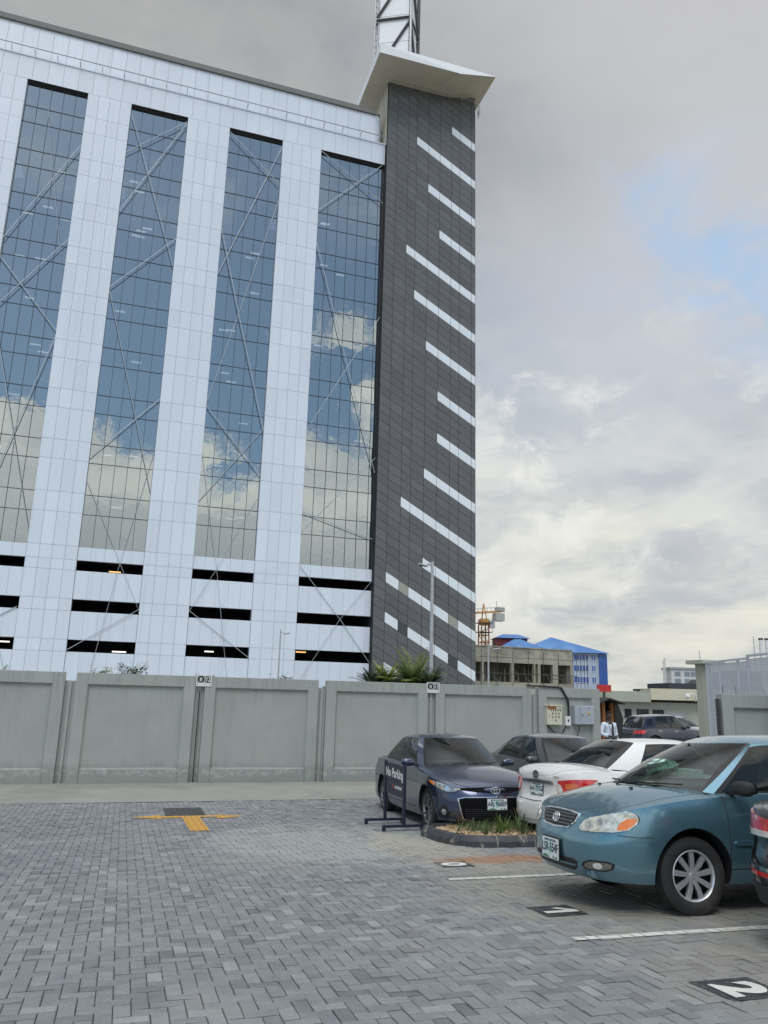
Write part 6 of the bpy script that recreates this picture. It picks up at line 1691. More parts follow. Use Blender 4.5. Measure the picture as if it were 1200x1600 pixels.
def cable(pts, r, label):
    P_ = [Vector(p) for p in pts]; Q = []
    for i in range(len(P_) - 1):
        p0, p1, p2, p3 = P_[max(0, i - 1)], P_[i], P_[i + 1], P_[min(len(P_) - 1, i + 2)]
        for k in range(6):
            t = k / 6; Q.append(.5 * ((2 * p1) + (-p0 + p2) * t + (2 * p0 - 5 * p1 + 4 * p2 - p3) * t * t + (-p0 + 3 * p1 - 3 * p2 + p3) * t**3))
    Q.append(P_[-1]); mb = MB(); mb.smooth = True; mb.tube(Q, r, 6); return tag(mb.build('cable', M['blkm']), label, 'cable', 'cables around the electrical boxes')
yf = FY + .02
cable([(10.9, FY - .02, 1.90), (11.5, FY - .03, 1.885), (11.95, FY - .03, 1.87), (12.05, yf - .06, 1.80), (12.2, yf - .05, 1.55), (12.27, yf - .02, 1.3), (12.26, yf - .02, 1.06)], .028, 'thick black cable running over the fence top and down to the small white switch box')
cable([(12.05, FY - .03, 1.87), (12.12, yf - .07, 1.72), (12.25, yf - .06, 1.5), (12.28, yf - .02, 1.2)], .016, 'thin black cable hanging beside the thick one above the white switch box')
cable([(12.2, yf, .80), (12.1, yf - .02, .70), (12.02, yf - .03, .58), (11.8, yf - .02, .60), (11.6, yf, .78)], .018, 'looped black cable under the cream electrical box')
cable([(12.62, yf, .84), (12.6, yf - .02, .70), (12.55, yf, .55), (12.5, yf, .3)], .012, 'thin cable hanging below the grey cabinet')

# no parking stand
M['navy'] = pmat('navy_powder_coat', (.012, .014, .040), .42, var=.1)
st = empty('no_parking_sign', (4.435, 12.87, gz(12.87)), 0, 'navy blue no parking stand on two flat feet beside the dark blue saloon', 'sign')
def lz(y): return gz(12.87 + y) - gz(12.87)
for sy in (-.485, .485):
    mb = MB(); mb.box((-.024, sy - .024, lz(sy) + .055), (.024, sy + .024, lz(0) + 1.02 + (0.0)));  mb.build('post', M['navy'], st, bevel=.003)
    mb = MB(); mb.box((-.36, sy - .03, lz(sy) + .052), (.34, sy + .03, lz(sy) + .09)); mb.box((-.36, sy - .03, lz(sy)), (-.31, sy + .03, lz(sy) + .0525)); mb.box((.29, sy - .03, lz(sy)), (.34, sy + .03, lz(sy) + .0525)); mb.build('foot', M['navy'], st, bevel=.003)
mb = MB(); mb.box((-.009, -.461, .50), (.009, .461, 1.0)); pn = mb.build('panel', M['navy'], st, bevel=.002)
mb = MB(); T = Matrix.Translation((-.0112, 0, .845)) @ Matrix.Rotation(R(-90), 4, 'Z') @ Matrix.Rotation(R(90), 4, 'X'); lettering(mb, 'No Parking', .20, T, bold=.006); mb.build('lettering', M['plate_white'], pn, fix=False)
mb = MB(); T = Matrix.Translation((-.0112, -.20, .635)) @ Matrix.Rotation(R(-90), 4, 'Z') @ Matrix.Rotation(R(90), 4, 'X'); lettering(mb, 'LANDMARK', .065, T, bold=.003); mb.build('lettering', M['plate_white'], pn, fix=False)
mb = MB(); mb.add([(-.0112, .07 + .022 * math.cos(a) * (1 if k % 2 else .6), .64 + .036 * math.sin(a)) for k, a in enumerate([q * .785 for q in range(8)])], [tuple(range(8))]); mb.build('logo', pmat('orange_red_logo', (.62, .10, .03), .5), pn, fix=False)

# ================================================================ street lamps
def lamp(name, x, y, zt, zb, arm, r, label, head=(.7, .22, .10), rise=.25, n=1):
    r0 = empty('street_lamp', (x, y, zb), 0, label, 'street lamp'); H_ = zt - zb
    mb = MB(); mb.smooth = True; mb.tube([(0, 0, 0), (0, 0, H_)], r * 1.35, 12, r2=r * .85); mb.build('pole', M['galv'], r0)
    mb = MB(); mb.smooth = True; mb.tube([(0, 0, H_ - .30), (arm * .35, -.05, H_ - .12 - rise * .2), (arm * .6, -.08, H_ - .20)], r * .5, 8); mb.build('arm', M['galv'], r0)
    T = Matrix.Translation((arm * .6 + head[0] / 2 * (1 if arm > 0 else -1), -.08, H_ - .26)) @ Matrix.Rotation(.16 * (1 if arm > 0 else -1) * -1, 4, 'Y')
    mb = MB(); mb.cbox((0, 0, 0), head, T); h_ = mb.build('lamp_head', M['galv'], r0, bevel=.03)
    mb = MB(); mb.cbox((0, 0, -head[2] / 2 - .004), (head[0] * .7, head[1] * .7, .01), T); mb.build('lens', M['blkm'], h_)
    return r0
lamp('l', 16.6, 42.2, 9.3, -.7, -.55, .10, 'tall galvanised street lamp in front of the dark stair tower', head=(.62, .25, .10))
lamp('l', 10.62, 58.0, 6.05, -.7, .30, .055, 'small thin street lamp in front of the white columns', head=(.55, .22, .08))
lamp('l', 17.75, 37.0, 4.25, -.7, .30, .05, 'thin lamp pole beside the unfinished concrete building', head=(.45, .2, .08))

# ================================================================ planting behind the fence
def palm_bush(x, y, z0, n, ln, mat, label, sp=1.0, wd=.03, seed=1, fan=False, cat='plant'):
    rr = random.Random(seed); r0 = empty('palm_bush', (x, y, z0), 0, label, cat, 'plants showing over the fence')
    mb = MB(); mb.smooth = True; mb.tube([(0, 0, 0), (.03, 0, .5), (0, 0, 1.0)], .07, 8, r2=.05); mb.build('stem', M['bark'], r0)
    mb = MB()
    for k in range(n):
        a = rr.uniform(0, 6.28); el = rr.uniform(.35, 1.35); d_ = Vector((math.cos(a) * math.cos(el) * sp, math.sin(a) * math.cos(el) * sp, math.sin(el))).normalized()
        L_ = ln * rr.uniform(.65, 1.1); p = Vector((0, 0, .9)); v = d_.copy(); ns = 12; pts = []
        for i in range(ns + 1): pts.append(p.copy()); v = (v + Vector((0, 0, -.10 * (1.5 - el * .6)))).normalized(); p = p + v * L_ / ns
        mb.tube(pts, .012, 4, r2=.003)
        for i in range(2, ns + 1):
            for s_ in (-1, 1):
                d2 = (pts[i] - pts[i - 1]).normalized(); side = d2.cross(Vector((0, 0, 1))); side = side.normalized() if side.length > .05 else Vector((1, 0, 0))
                for q in (0, .5):
                    b_ = pts[i - 1].lerp(pts[i], q); blade(mb, b_, d2 * .8 + side * s_ * .8 + Vector((0, 0, .15)), L_ * .30 * math.sin(math.pi * (.15 + .8 * i / ns)) + .06, wd, .5, 3, rr.uniform(-.3, .3))
    mb.build('fronds', mat, r0, fix=False); return r0
palm_bush(10.55, 28.6, .85, 26, 1.75, M['leaf_pale'], 'tall pale green palm fronds rising left of the tall street lamp', seed=3)
palm_bush(9.5, 28.9, .95, 46, 1.1, M['leaf_pale'], 'yellowish low palm in front of the foot of the dark tower', seed=5)
palm_bush(10.3, 28.3, .95, 44, 1.25, M['leaf'], 'dark green palm clump just right of the yellowish one', seed=8)
palm_bush(8.95, 28.8, .75, 44, 1.1, M['leaf_dark'], 'dark palm clump left of the yellowish one above the fence', seed=9)
palm_bush(11.2, 28.7, .75, 44, 1.25, M['leaf_dark'], 'dark palm fronds at the foot of the tall street lamp', seed=12)
palm_bush(8.35, 29.3, .1, 7, 1.2, M['leaf'], 'few bright palm blades over the fence left of the palm row', seed=14, wd=.07)
palm_bush(7.5, 29.5, -.05, 6, 1.1, M['leaf'], 'small pair of green blades over the fence between the signs 12 and 13', seed=18, wd=.08)
palm_bush(-4.7, 33.0, .35, 14, 1.35, M['leaf'], 'leafy palm top over the fence at the left edge of the photo', seed=22)
palm_bush(18.2, 27.5, -.1, 26, 1.2, M['leaf'], 'green palm behind the end of the fence beneath the red box sign', seed=31)
palm_bush(13.55, 13.9, .45, 14, .8, M['leaf'], 'green fronds at the right edge of the photo above the pale fence panel', seed=37)
def bush(x, y, z0, rx, rz, n, mat, label, seed, flowers=0):
    rr = random.Random(seed); r0 = empty('shrub', (x, y, -.69), 0, label, 'shrub', 'plants showing over the fence')
    mb = MB(); mb.smooth = True
    for k in range(4): a = k * 1.6; mb.tube([(0, 0, 0), (math.cos(a) * rx * .3, math.sin(a) * rx * .3, z0 + .69)], .03, 6, r2=.012)
    mb.build('stem', M['bark'], r0)
    mb = MB()
    cl = [(rr.uniform(-rx, rx), rr.uniform(-rx, rx) * .7, z0 + .69 + rr.uniform(-.3, 1) * rz * .8) for _ in range(9)]
    for _ in range(n):
        c = rr.choice(cl); p = Vector(c) + Vector([rr.gauss(0, rx * .22) for _ in range(3)]); a = rr.uniform(0, 6.28)
        blade(mb, p, (math.cos(a), math.sin(a), rr.uniform(-.3, .9)), rr.uniform(.07, .13), .05, .6, 2, rr.uniform(-1, 1))
    mb.build('leaves', mat, r0, fix=False)
    if flowers:
        mb = MB()
        for _ in range(flowers):
            c = rr.choice(cl); p = Vector(c) + Vector((rr.gauss(0, rx * .3), -.25, abs(rr.gauss(0, rz * .3)) + .1))
            mb = MB()
            for k in range(5): a = k * 1.256; blade(mb, p, (math.cos(a), -.5, math.sin(a)), .055, .05, .1, 2)
            mb.build('flower', M['petal'], r0, fix=False)
bush(.15, 32.0, 2.0, .45, .35, 520, M['leaf_dark'], 'flowering shrub over the fence with dark leaves and white blossoms', 5, 10)
bush(-1.0, 32.4, 1.95, .32, .25, 160, M['leaf'], 'small shrub with white flowers left of the dark flowering one', 6, 14)
bush(3.0, 32.4, 1.85, .4, .2, 160, M['leaf_dark'], 'low shrub just showing over the fence right of the sign 12', 8, 3)
bush(5.9, 32.0, 1.86, .5, .22, 220, M['leaf_dark'], 'low dark shrub barely over the fence midway between the signs', 9, 0)

# ================================================================ gate, kiosk and low building to the right
M['gate_white'] = pmat('white_gate_paint', (.55, .58, .62), .5, var=.05, vs=3)
M['pillar'] = pmat('cream_render', (.40, .40, .34), .8, var=.06, vs=2, bump=.2)
gp = empty('gate_pillar', (14.12, 16.9, -.69), 0, 'cream rendered gate pillar with a flat cap beside the perforated gate', 'pillar')
mb = MB(); mb.box((.04, -.1, 0), (.24, .16, 3.22)); mb.build('shaft', M['pillar'], gp, bevel=.006)
mb = MB(); mb.box((-.12, -.3, 3.22), (.62, .32, 3.32)); mb.build('cap', M['pillar'], gp, bevel=.006)
mb = MB(); mb.box((.244, -.12, 0), (.31, .0, 3.2)); mb.build('guide_rail', M['steel_dark'], gp)
mb = MB(); mb.box((.314, -.10, 0), (.335, -.05, 3.15)); mb.build('rubber_strip', pmat('dull_red_strip', (.13, .03, .025), .8), gp)
gt = empty('sliding_gate', (14.15, 16.62, -.69), math.atan2(12.6 - 16.62, 12.75 - 14.15), 'tall white perforated metal gate on the right', 'gate')
Lg = 4.9
def perforated(mb, x0, x1, z0, z1, y, px=.052, pz=.047):
    # slotted sheet: horizontal ribs and stiles with real openings
    z = z0
    while z < z1 - .001: mb.box((x0, y - .004, z), (x1, y + .004, min(z + pz * .52, z1))); z += pz
    x = x0
    while x < x1: mb.box((x, y - .0045, z0), (x + px * .40, y + .0045, z1)); x += px
mb = MB(); 
zt0, zt1 = 3.25, 3.24
segs = [(0.03, .80), (.84, 1.86), (1.90, 2.4), (2.44, 3.6), (3.64, Lg - .05)]
for (a, b_) in segs: perforated(mb, a, b_, .35, zt0 + (zt1 - zt0) * a / Lg - .05 + (.04 if a > 2.4 else 0), 0)
mb.build('perforated_sheet', M['gate_white'], gt)
mb = MB()
for x in (0, .80, 1.86, 2.40, 3.60, Lg - .05): mb.box((x, -.03, .2), (x + .045, .03, zt0 + (zt1 - zt0) * x / Lg + (.05 if x > 2.3 else 0)))
mb.box((0, -.032, .30), (Lg, .032, .36)); mb.bar((0, 0, zt0), (2.4, 0, zt0 + .0), .05); mb.bar((2.4, 0, zt0 + .06), (Lg, 0, zt1 + .06), .05)
mb.build('gate_frame', M['gate_white'], gt, bevel=.003)
mb = MB(); mb.box((.1, .05, -.0), (Lg, .12, .30)); mb.build('bottom_rail', M['steel_dark'], gt)

M['cream_wall'] = pmat('cream_wall_paint', (.36, .37, .32), .8, var=.05, vs=.7); M['cream_wall2'] = pmat('pale_yellow_fascia', (.56, .53, .40), .8, var=.05)
A, B_ = Vector((24.0, 49.5, 0)), Vector((38.0, 40.8, 0)); ang = math.atan2(B_.y - A.y, B_.x - A.x); LL = (B_ - A).length
lb = empty('low_building', (A.x - 3.0, A.y + 1.87, -.69), ang, 'long low cream building with a deep fascia and small dark windows', 'building')
mb = MB()
wn = [(12.30, 12.66), (13.06, 13.74), (14.05, 14.68)]
zw0, zw1 = 1.22, 1.66
xs_ = [0]; 
for a, b_ in wn: xs_ += [a, b_]
xs_.append(22)
for i in range(0, len(xs_), 2): mb.box((xs_[i], .0, 0), (xs_[i + 1], .2, 2.18))
for a, b_ in wn: mb.box((a, .001, 0), (b_, .199, zw0)); mb.box((a, .001, zw1), (b_, .199, 2.18))
mb.box((0, .2, 0), (22, 8, .1)); mb.box((0, 7.8, 0), (22, 8, 2.6)); mb.build('wall', M['cream_wall'], lb)
mb = MB(); mb.box((-.5, -.6, 2.18), (13.9, 8.2, 2.84)); mb.build('roof', M['cream_wall'], lb)
mb = MB(); mb.box((13.9, -.65, 2.34), (22.5, 8.25, 3.06)); mb.build('roof', M['cream_wall2'], lb)
for a, b_ in wn:
    mb = MB(); mb.box((a, .06, zw0), (b_, .1, zw1)); g = mb.build('window', pmat('dark_window_pane', (.015, .02, .022), .1, spec=.8), lb)
    mb = MB(); 
    for x in (a - .04, (a + b_) / 2 - .03, b_ - .02): mb.box((x, -.03, zw0 - .04), (x + .06, .03, zw1 + .04))
    mb.box((a - .04, -.032, zw1), (b_ + .04, .032, zw1 + .05)); mb.box((a - .08, -.08, zw0 - .07), (b_ + .08, .03, zw0)); mb.build('window_frame', M['blkm'], g)
mb = MB(); mb.box((14.9, -.05, 0), (14.96, 0, 2.18)); mb.box((15.1, -.02, 0), (15.9, -.002, 1.5)); mb.build('door', M['grey_paint'], lb)
cm = empty('security_camera', (34.2, 42.15, 1.95), ang, 'white dome security camera on a bent arm at the fascia of the low building', 'camera')
mb = MB(); mb.smooth = True; mb.tube([(.55, .4, -.35), (.5, -.1, .02), (.28, -.22, .16), (.1, -.22, .08)], .03, 6); mb.build('arm', M['white_metal'], cm)
mb = MB(); mb.lathe([(.001, .16), (.10, .13), (.15, .03), (.14, -.08), (.08, -.15), (.001, -.17)], 16, Matrix.Translation((.02, -.22, -.02)) @ Matrix.Rotation(R(90), 4, 'X')); mb.build('dome', M['white_metal'], cm, fix=False)

# orange and black kiosk with angled front
ks = empty('kiosk', (17.05, 25.15, -.69), .05, 'black and orange timber-lined kiosk with a sloping edge behind the standing man', 'kiosk')
prof = [(-1.3, 0), (-1.3, 1.95), (-.35, 2.30), (.55, 2.14), (1.02, 1.55), (.85, .9), (.55, 0)]
M['orange_wood'] = pmat('orange_timber', (.30, .115, .03), .6, var=.2, vs=4)
M['dark_wood'] = pmat('dark_timber', (.045, .028, .02), .8)
mb = MB(); mb.prism_y([(-1.26, 0), (-1.26, 1.90), (-.35, 2.24), (.12, 2.16), (.12, 0)], .9, 1.0); mb.build('back_wall', M['dark_wood'], ks)
mb = MB(); mb.prism_y([(.12, 0), (.12, 2.16), (.28, 2.10), (.50, 1.6), (.40, .9), (.28, 0)], 0, 1.0); mb.build('side_panel', M['blk'], ks)
mb = MB(); mb.bar((-1.5, .3, 1.86), (-.35, .3, 2.30), 1.4, .04, (0, 0, 1)); mb.bar((-.35, .3, 2.30), (.32, .3, 2.12), 1.4, .04); mb.build('roof', M['blkm'], ks)
mb = MB()
for x, zt_ in ((-.86, 2.02), (-.38, 2.2), (.02, 2.14)): mb.box((x, .05, .3), (x + .13, .2, zt_))
for z in (.55, .85, 1.15, 1.45): mb.box((-1.26, .3, z), (-.40, .5, z + .12))
mb.bar((-1.2, .2, 1.5), (-.4, .2, 2.05), .10); mb.build('timber_frame', M['orange_wood'], ks)
# white bollard-like drum by his side
mb = MB(); mb.lathe([(.001, 0), (.30, 0), (.33, .08), (.32, .75), (.24, .88), (.001, .92)], 24, Matrix.Rotation(R(90), 4, 'X')); o = mb.build('drum', M['white_metal'], fix=False); o.location = (13.72, 20.9, -.69)
tag(o, 'rounded white plastic drum between the fence end and the standing man', 'drum')
# red box sign
mb = MB(); mb.box((-.32, -.08, 0), (.32, .08, .30)); o = mb.build('box_sign', pmat('red_sign_face', (.48, .025, .02), .4)); o.location = (19.98, 30.0, 1.90)
tag(o, 'plain red box sign on the wall top right of the blue-roofed building', 'sign')
mb = MB(); mb.box((-.04, -.04, -2.6), (.04, .04, 0)); c = mb.build('post', M['steel_dark'], o)
# green pylon sign cut by the right edge
ps = empty('pylon_sign', (23.5, 22.6, -.69), .35, 'tall pylon sign, green and white edge, cut off by the right edge', 'sign')
mb = MB(); mb.box((-.12, 0, 9.35), (2.4, .5, 11.25)); mb.build('sign_box', pmat('pale_cream_sign_edge', (.55, .58, .42), .5), ps, bevel=.03)
mb = MB(); mb.box((-.02, -.03, 9.5), (2.3, -.002, 11.1)); mb.build('sign_face', pmat('green_sign_face', (.22, .36, .06), .5), ps)
mb = MB(); mb.tube([(1.2, .25, 0), (1.2, .25, 9.36)], .16, 12); mb.build('pole', M['galv'], ps)

# ================================================================ far background
M['raw_concrete'] = pmat('raw_concrete', (.40, .385, .32), .9, var=.12, vs=.5, bump=.3, stain=((.24, .225, .19), .35, .5, .68))
ub = empty('unfinished_building', (39.2, 85.8, -.7), math.atan2(1.4, 16.2), 'unfinished raw concrete building with empty window openings and scaffold poles', 'building')
mb = MB(); Wd = 14.35; zt_ = 8.2
op = [(.3, 2.7), (3.3, 6.9), (7.3, 10.4), (10.6, 11.2), (11.6, 13.4), (14.2, 16.0)]
op = [(-2.0, 1.15), (1.44, 5.30), (5.66, 8.55), (8.75, 9.15), (9.5, 11.35), (12.1, 14.0)]
zo0, zo1 = 4.05, 6.35
px_ = -6
for a, b_ in op: mb.box((px_, 0, zo0), (a, .5, zo1)); px_ = b_
mb.box((px_, 0, zo0), (Wd, .5, zo1)); mb.box((-6, 0, 0), (Wd, .5, zo0 - .002)); mb.box((-6, 0, zo1 + .002), (Wd, .5, zt_)); mb.box((-6, -.12, zt_), (Wd + .1, 9, zt_ + .12))
mb.box((-6, 8.5, 0), (Wd, 9, zt_)); mb.box((Wd - .5, .5, 0), (Wd, 8.5, zt_)); mb.box((-6, -.3, zo0 - .5), (Wd, -.002, zo0 - .3)); mb.box((-6, .5, 0), (Wd, 8.5, .3))
mb.build('wall', M['raw_concrete'], ub)
mb = MB(); rr = random.Random(9)
for k in range(26):
    x = rr.uniform(0, 15); mb.bar((x, .8 + rr.random(), zo0), (x + rr.uniform(-.6, .6), 1 + rr.random(), zo0 + rr.uniform(.6, 1.9)), .06)
mb.build('formwork_props', M['raw_concrete'], ub)
mb = MB()
for x in [0.5 + 2.2 * k for k in range(8)]: mb.tube([(x, -.9, 0), (x + .05, -.9, zt_ - .4)], .035, 5)
mb.tube([(0, -.9, 5.0), (Wd, -.9, 5.05)], .05, 5); mb.tube([(0, -.9, 6.9), (Wd, -.9, 6.95)], .03, 5); mb.tube([(10.3, -.9, 4.6), (12.5, -.9, 4.6)], .05, 5)
for z in (2.6, 4.2, 5.8, 7.2): mb.tube([(Wd + .2, -.4, z), (Wd + 1.6, -.4, z)], .03, 5)
for x in (.3, .9, 1.5): mb.tube([(Wd + x, -.4, 0), (Wd + x, -.4, zt_ - .6)], .03, 5)
mb.build('scaffold', M['steel_dark'], ub)

M['blue_roof'] = pmat('blue_roof_sheet', (.055, .17, .42), .45, var=.12, vs=.4, stain=((.09, .24, .50), .25, .48, .6)); M['blue_glass'] = pmat('blue_cladding_glass', (.02, .09, .36), .2, var=.2, vs=.5, spec=.7)
M['blue_grey_wall'] = pmat('pale_blue_render', (.42, .50, .60), .8, var=.05); M['maroon'] = pmat('maroon_wall', (.16, .03, .03), .8)
bb = empty('blue_roof_building', (64.0, 138.5, -.7), math.atan2(131.4 - 138.8, 88.3 - 64.0), 'pale blue building with a hipped bright blue roof and a blue glass corner', 'building')
L_b = 25.2; ze = 11.3
mb = MB(); mb.box((9.2, 0, 0), (L_b - 1.5, 14, ze - .3)); mb.build('wall', M['blue_grey_wall'], bb)
mb = MB(); mb.box((L_b - 1.5, -.25, 0), (L_b + .1, 13.8, ze - .4)); 
for k in range(2): mb.box((L_b - 1.45 + k * .75, -.30, 0), (L_b - 1.40 + k * .75, -.25, ze - .5))
mb.build('glass_corner', M['blue_glass'], bb)
def hip(mb, x0, x1, y0, y1, z0, z1, rx0, rx1):
    ym = (y0 + y1) / 2
    mb.add([(x0, y0, z0), (x1, y0, z0), (x1, y1, z0), (x0, y1, z0), (rx0, ym, z1), (rx1, ym, z1)], [(0, 1, 5, 4), (1, 2, 5), (2, 3, 4, 5), (3, 0, 4), (0, 3, 2, 1)])
mb = MB(); hip(mb, 8.6, L_b + .4, -.9, 14.9, ze - .28, 14.4, 16.0, 16.3); mb.build('roof', M['blue_roof'], bb)
mb = MB(); mb.box((4.0, -1.0, 0), (12.0, 12, ze - .4)); mb.build('wing_wall', M['blue_grey_wall'], bb)
mb = MB(); hip(mb, 3.4, 14.5, -1.8, 13, ze - .25, 13.9, 8.6, 9.2); mb.build('roof', M['blue_roof'], bb)
mb = MB(); mb.box((4.8, 5.5, ze), (11.0, 11.5, 14.0)); mb.build('penthouse_wall', M['maroon'], bb)
mb = MB(); hip(mb, 4.3, 11.5, 5.0, 12, 13.9, 14.9, 6.5, 9.8); mb.build('roof', M['blue_roof'], bb)
for zf in (2.9, 5.9, 8.1, 10.2):
    for (a, b_) in ((16.6, 17.9), (18.2, 19.3), (19.5, 20.4), (20.6, 21.6), (22.4, 23.0)):
        mb = MB(); mb.box((a, -.06, zf - .55), (b_, -.002, zf + .55)); g = mb.build('window', M['blue_glass'], bb)
        mb = MB(); mb.box((a - .06, -.09, zf - .62), (b_ + .06, -.062, zf - .551)); mb.box((a - .06, -.09, zf + .551), (b_ + .06, -.062, zf + .62)); mb.box(((a + b_) / 2 - .04, -.085, zf - .548), ((a + b_) / 2 + .04, -.062, zf + .548)); mb.build('window_frame', M['white_metal'], g)

# tower crane
M['crane'] = pmat('crane_orange', (.50, .24, .05), .55, var=.2, vs=1); M['crane_rust'] = pmat('crane_rust', (.34, .12, .03), .7, var=.2, vs=1)
cr = empty('tower_crane', (73.7, 156.0, -.7), 0, 'orange lattice tower crane with its counter-jib showing beside the dark tower', 'crane')
mb = MB(); cw = .85
for sx in (-1, 1):
    for sy in (-1, 1): mb.bar((sx * cw, sy * cw, 0), (sx * cw, sy * cw, 17.6), .22)
z = 1.0; k = 0
while z < 17:
    for sy in (-1, 1): mb.bar((-cw, sy * cw, z), (cw, sy * cw, z), .14); mb.bar((-cw if k % 2 else cw, sy * cw, z), (cw if k % 2 else -cw, sy * cw, z + 1.6), .13)
    for sx in (-1, 1): mb.bar((sx * cw, -cw, z), (sx * cw, cw, z), .14)
    z += 1.6; k += 1
mb.build('mast', M['crane_rust'], cr)
mb = MB()
for z in (13.0, 16.0, 18.0): mb.box((-1.5, -1.5, z), (1.5, 1.5, z + .12)); mb.bar((-1.5, -1.5, z + .9), (1.5, -1.5, z + .9), .06); mb.bar((-1.5, -1.5, z), (-1.5, -1.5, z + .9), .06); mb.bar((1.5, -1.5, z), (1.5, -1.5, z + .9), .06)
mb.build('platform', M['steel_dark'], cr)
mb = MB(); mb.box((-.9, -.9, 17.6), (.9, .9, 18.9)); 
for s_ in (-.6, .6): mb.bar((s_, -.4, 18.8), (0, 0, 22.4), .2)
mb.build('slewing_head', M['crane'], cr)
mb = MB(); mb.bar((-3.5, 0, 18.9), (9, 0, 20.6), .3, .5) if False else None
for s_ in (-.5, .5): mb.bar((-14, s_, 19.0), (4.6, s_, 20.9), .18, .35)
for k in range(14): 
    t = k / 13; mb.bar((-14 + 18.6 * t, -.5, 19.0 + 1.9 * t), (-14 + 18.6 * t + (.9 if k % 2 else -.9), .5, 19.0 + 1.9 * t), .1)
mb.build('jib', M['crane'], cr)
mb = MB(); 
for s_ in (-.9, .9):
    mb.bar((-4, s_, 20.9), (4.6, s_, 21.9), .06)
    for k in range(9): t = k / 8; mb.bar((-4 + 8.6 * t, s_, 19.9 + .9 * t), (-4 + 8.6 * t, s_, 20.9 + t), .05)
mb.build('walkway_rail', M['galv'], cr)
mb = MB(); mb.box((2.6, -1.0, 18.7), (4.7, 1.0, 20.4)); mb.build('counterweight', pmat('concrete_block', (.42, .42, .40), .9), cr)
mb = MB(); mb.box((3.0, -.7, 20.9), (4.9, .7, 21.7)); mb.bar((3.2, 0, 21.6), (3.2, 0, 23.2), .1); mb.build('winch', M['galv'], cr)
mb = MB(); mb.box((.9, -1.4, 17.0), (2.1, -.2, 18.6)); mb.build('cab', M['galv'], cr)

# far block, tank roof, white silos
fb = empty('far_office_block', (206.5, 254.5, -.7), -.35, 'distant pale block with rows of grey windows above the low building', 'building')
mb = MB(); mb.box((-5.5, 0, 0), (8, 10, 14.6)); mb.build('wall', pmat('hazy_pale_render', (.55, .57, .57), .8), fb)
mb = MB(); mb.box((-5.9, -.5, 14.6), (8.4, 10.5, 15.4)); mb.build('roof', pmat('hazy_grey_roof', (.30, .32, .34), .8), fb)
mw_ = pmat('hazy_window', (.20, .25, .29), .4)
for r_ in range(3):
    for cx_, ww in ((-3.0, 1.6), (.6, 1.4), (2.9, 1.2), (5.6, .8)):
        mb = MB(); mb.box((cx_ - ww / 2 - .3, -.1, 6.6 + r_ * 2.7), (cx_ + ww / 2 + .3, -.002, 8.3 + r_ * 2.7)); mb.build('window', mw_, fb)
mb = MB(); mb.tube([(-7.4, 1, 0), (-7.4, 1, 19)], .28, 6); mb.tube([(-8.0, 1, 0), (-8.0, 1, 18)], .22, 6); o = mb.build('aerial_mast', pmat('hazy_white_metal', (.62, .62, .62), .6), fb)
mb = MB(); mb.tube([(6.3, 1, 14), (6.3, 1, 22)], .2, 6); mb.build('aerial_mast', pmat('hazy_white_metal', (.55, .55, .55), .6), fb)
M['dark_roof'] = pmat('dark_roof_sheet', (.05, .055, .065), .7)
dr = empty('dark_roof_building', (84.5, 106.5, -.7), -.3, 'dark low-roofed building seen over the low cream building', 'building')
mb = MB(); mb.box((-3.2, 0, 0), (9, 10, 3.9)); mb.build('wall', M['cream_wall'], dr)
mb = MB(); mb.box((-3.6, -.5, 3.9), (9.5, 10.5, 4.25)); mb.box((-1.2, 0, 4.25), (9, 10, 5.2)); mb.prism_y([(4.2, 5.2), (4.8, 5.9), (7.2, 5.9), (8.4, 5.2)], 1, 6); mb.build('roof', M['dark_roof'], dr)
for k, x in enumerate((93.1, 94.0, 94.9, 95.8, 96.7)):
    mb = MB(); mb.smooth = True; mb.tube([(0, 0, 0), (0, 0, 12.0)], .33, 12); o = mb.build('flue', M['white_metal']); o.location = (x, 96.9 - (x - 93) * .3, -.7)
    mb = MB(); mb.smooth = True; mb.tube([(0, 0, 12.0), (0, 0, 12.25)], .36, 12); c = mb.build('cap', M['blkm'], o)
    tag(o, ['leftmost of the white chimney flues at the right edge', 'second white chimney flue from the left', 'third white chimney flue from the left', 'fourth white chimney flue from the left', 'last white chimney flue, cut off by the frame'][k], 'chimney', 'white flues behind the gate')
mb = MB(); mb.box((91, 97.5, -.7), (110, 108, 6.5)); mb.v = [(x - 100, y - 102, z + .7) for x, y, z in mb.v]; o = mb.build('plant_house', M['cream_wall']); o.location = (100, 102, -.7); tag(o, 'plain cream plant room below the white flues, behind the gate', 'building')
mb = MB(); mb.tube([(0, 0, 0), (0, 0, 12.5)], .06, 6); o = mb.build('lightning_rod', M['galv']); o.location = (92.2, 97.4, -.7); tag(o, 'thin mast left of the white flues', 'mast')
# distant belt of trees that closes the horizon beyond the lot
rr = random.Random(77)
M['far_leaf'] = leafmat('far_foliage', (.035, .06, .03), (.08, .11, .055), .6)
mb = MB()
for k in range(130):
    x = -300 + k * 5.2 + rr.uniform(-2, 2); y = 310 + rr.uniform(0, 25); h = rr.uniform(3.5, 6.5); w_ = rr.uniform(3.5, 6)
    for q in range(70):
        a, e = rr.uniform(0, 6.28), rr.uniform(-.2, 1.5); p = Vector((x + math.cos(a) * math.cos(e) * w_ * rr.uniform(.5, 1), y + math.sin(a) * math.cos(e) * w_ * .6, -.7 + h * .35 + math.sin(e) * h * .65 * rr.uniform(.6, 1)))
        s_ = rr.uniform(.5, 1.1); n_ = Vector((rr.gauss(0, 1), rr.gauss(0, 1), rr.gauss(0, 1))).normalized(); u_ = n_.orthogonal().normalized() * s_; v_ = n_.cross(u_).normalized() * s_ * .7
        mb.add([p - u_, p - v_, p + u_, p + v_], [(0, 1, 2, 3)])
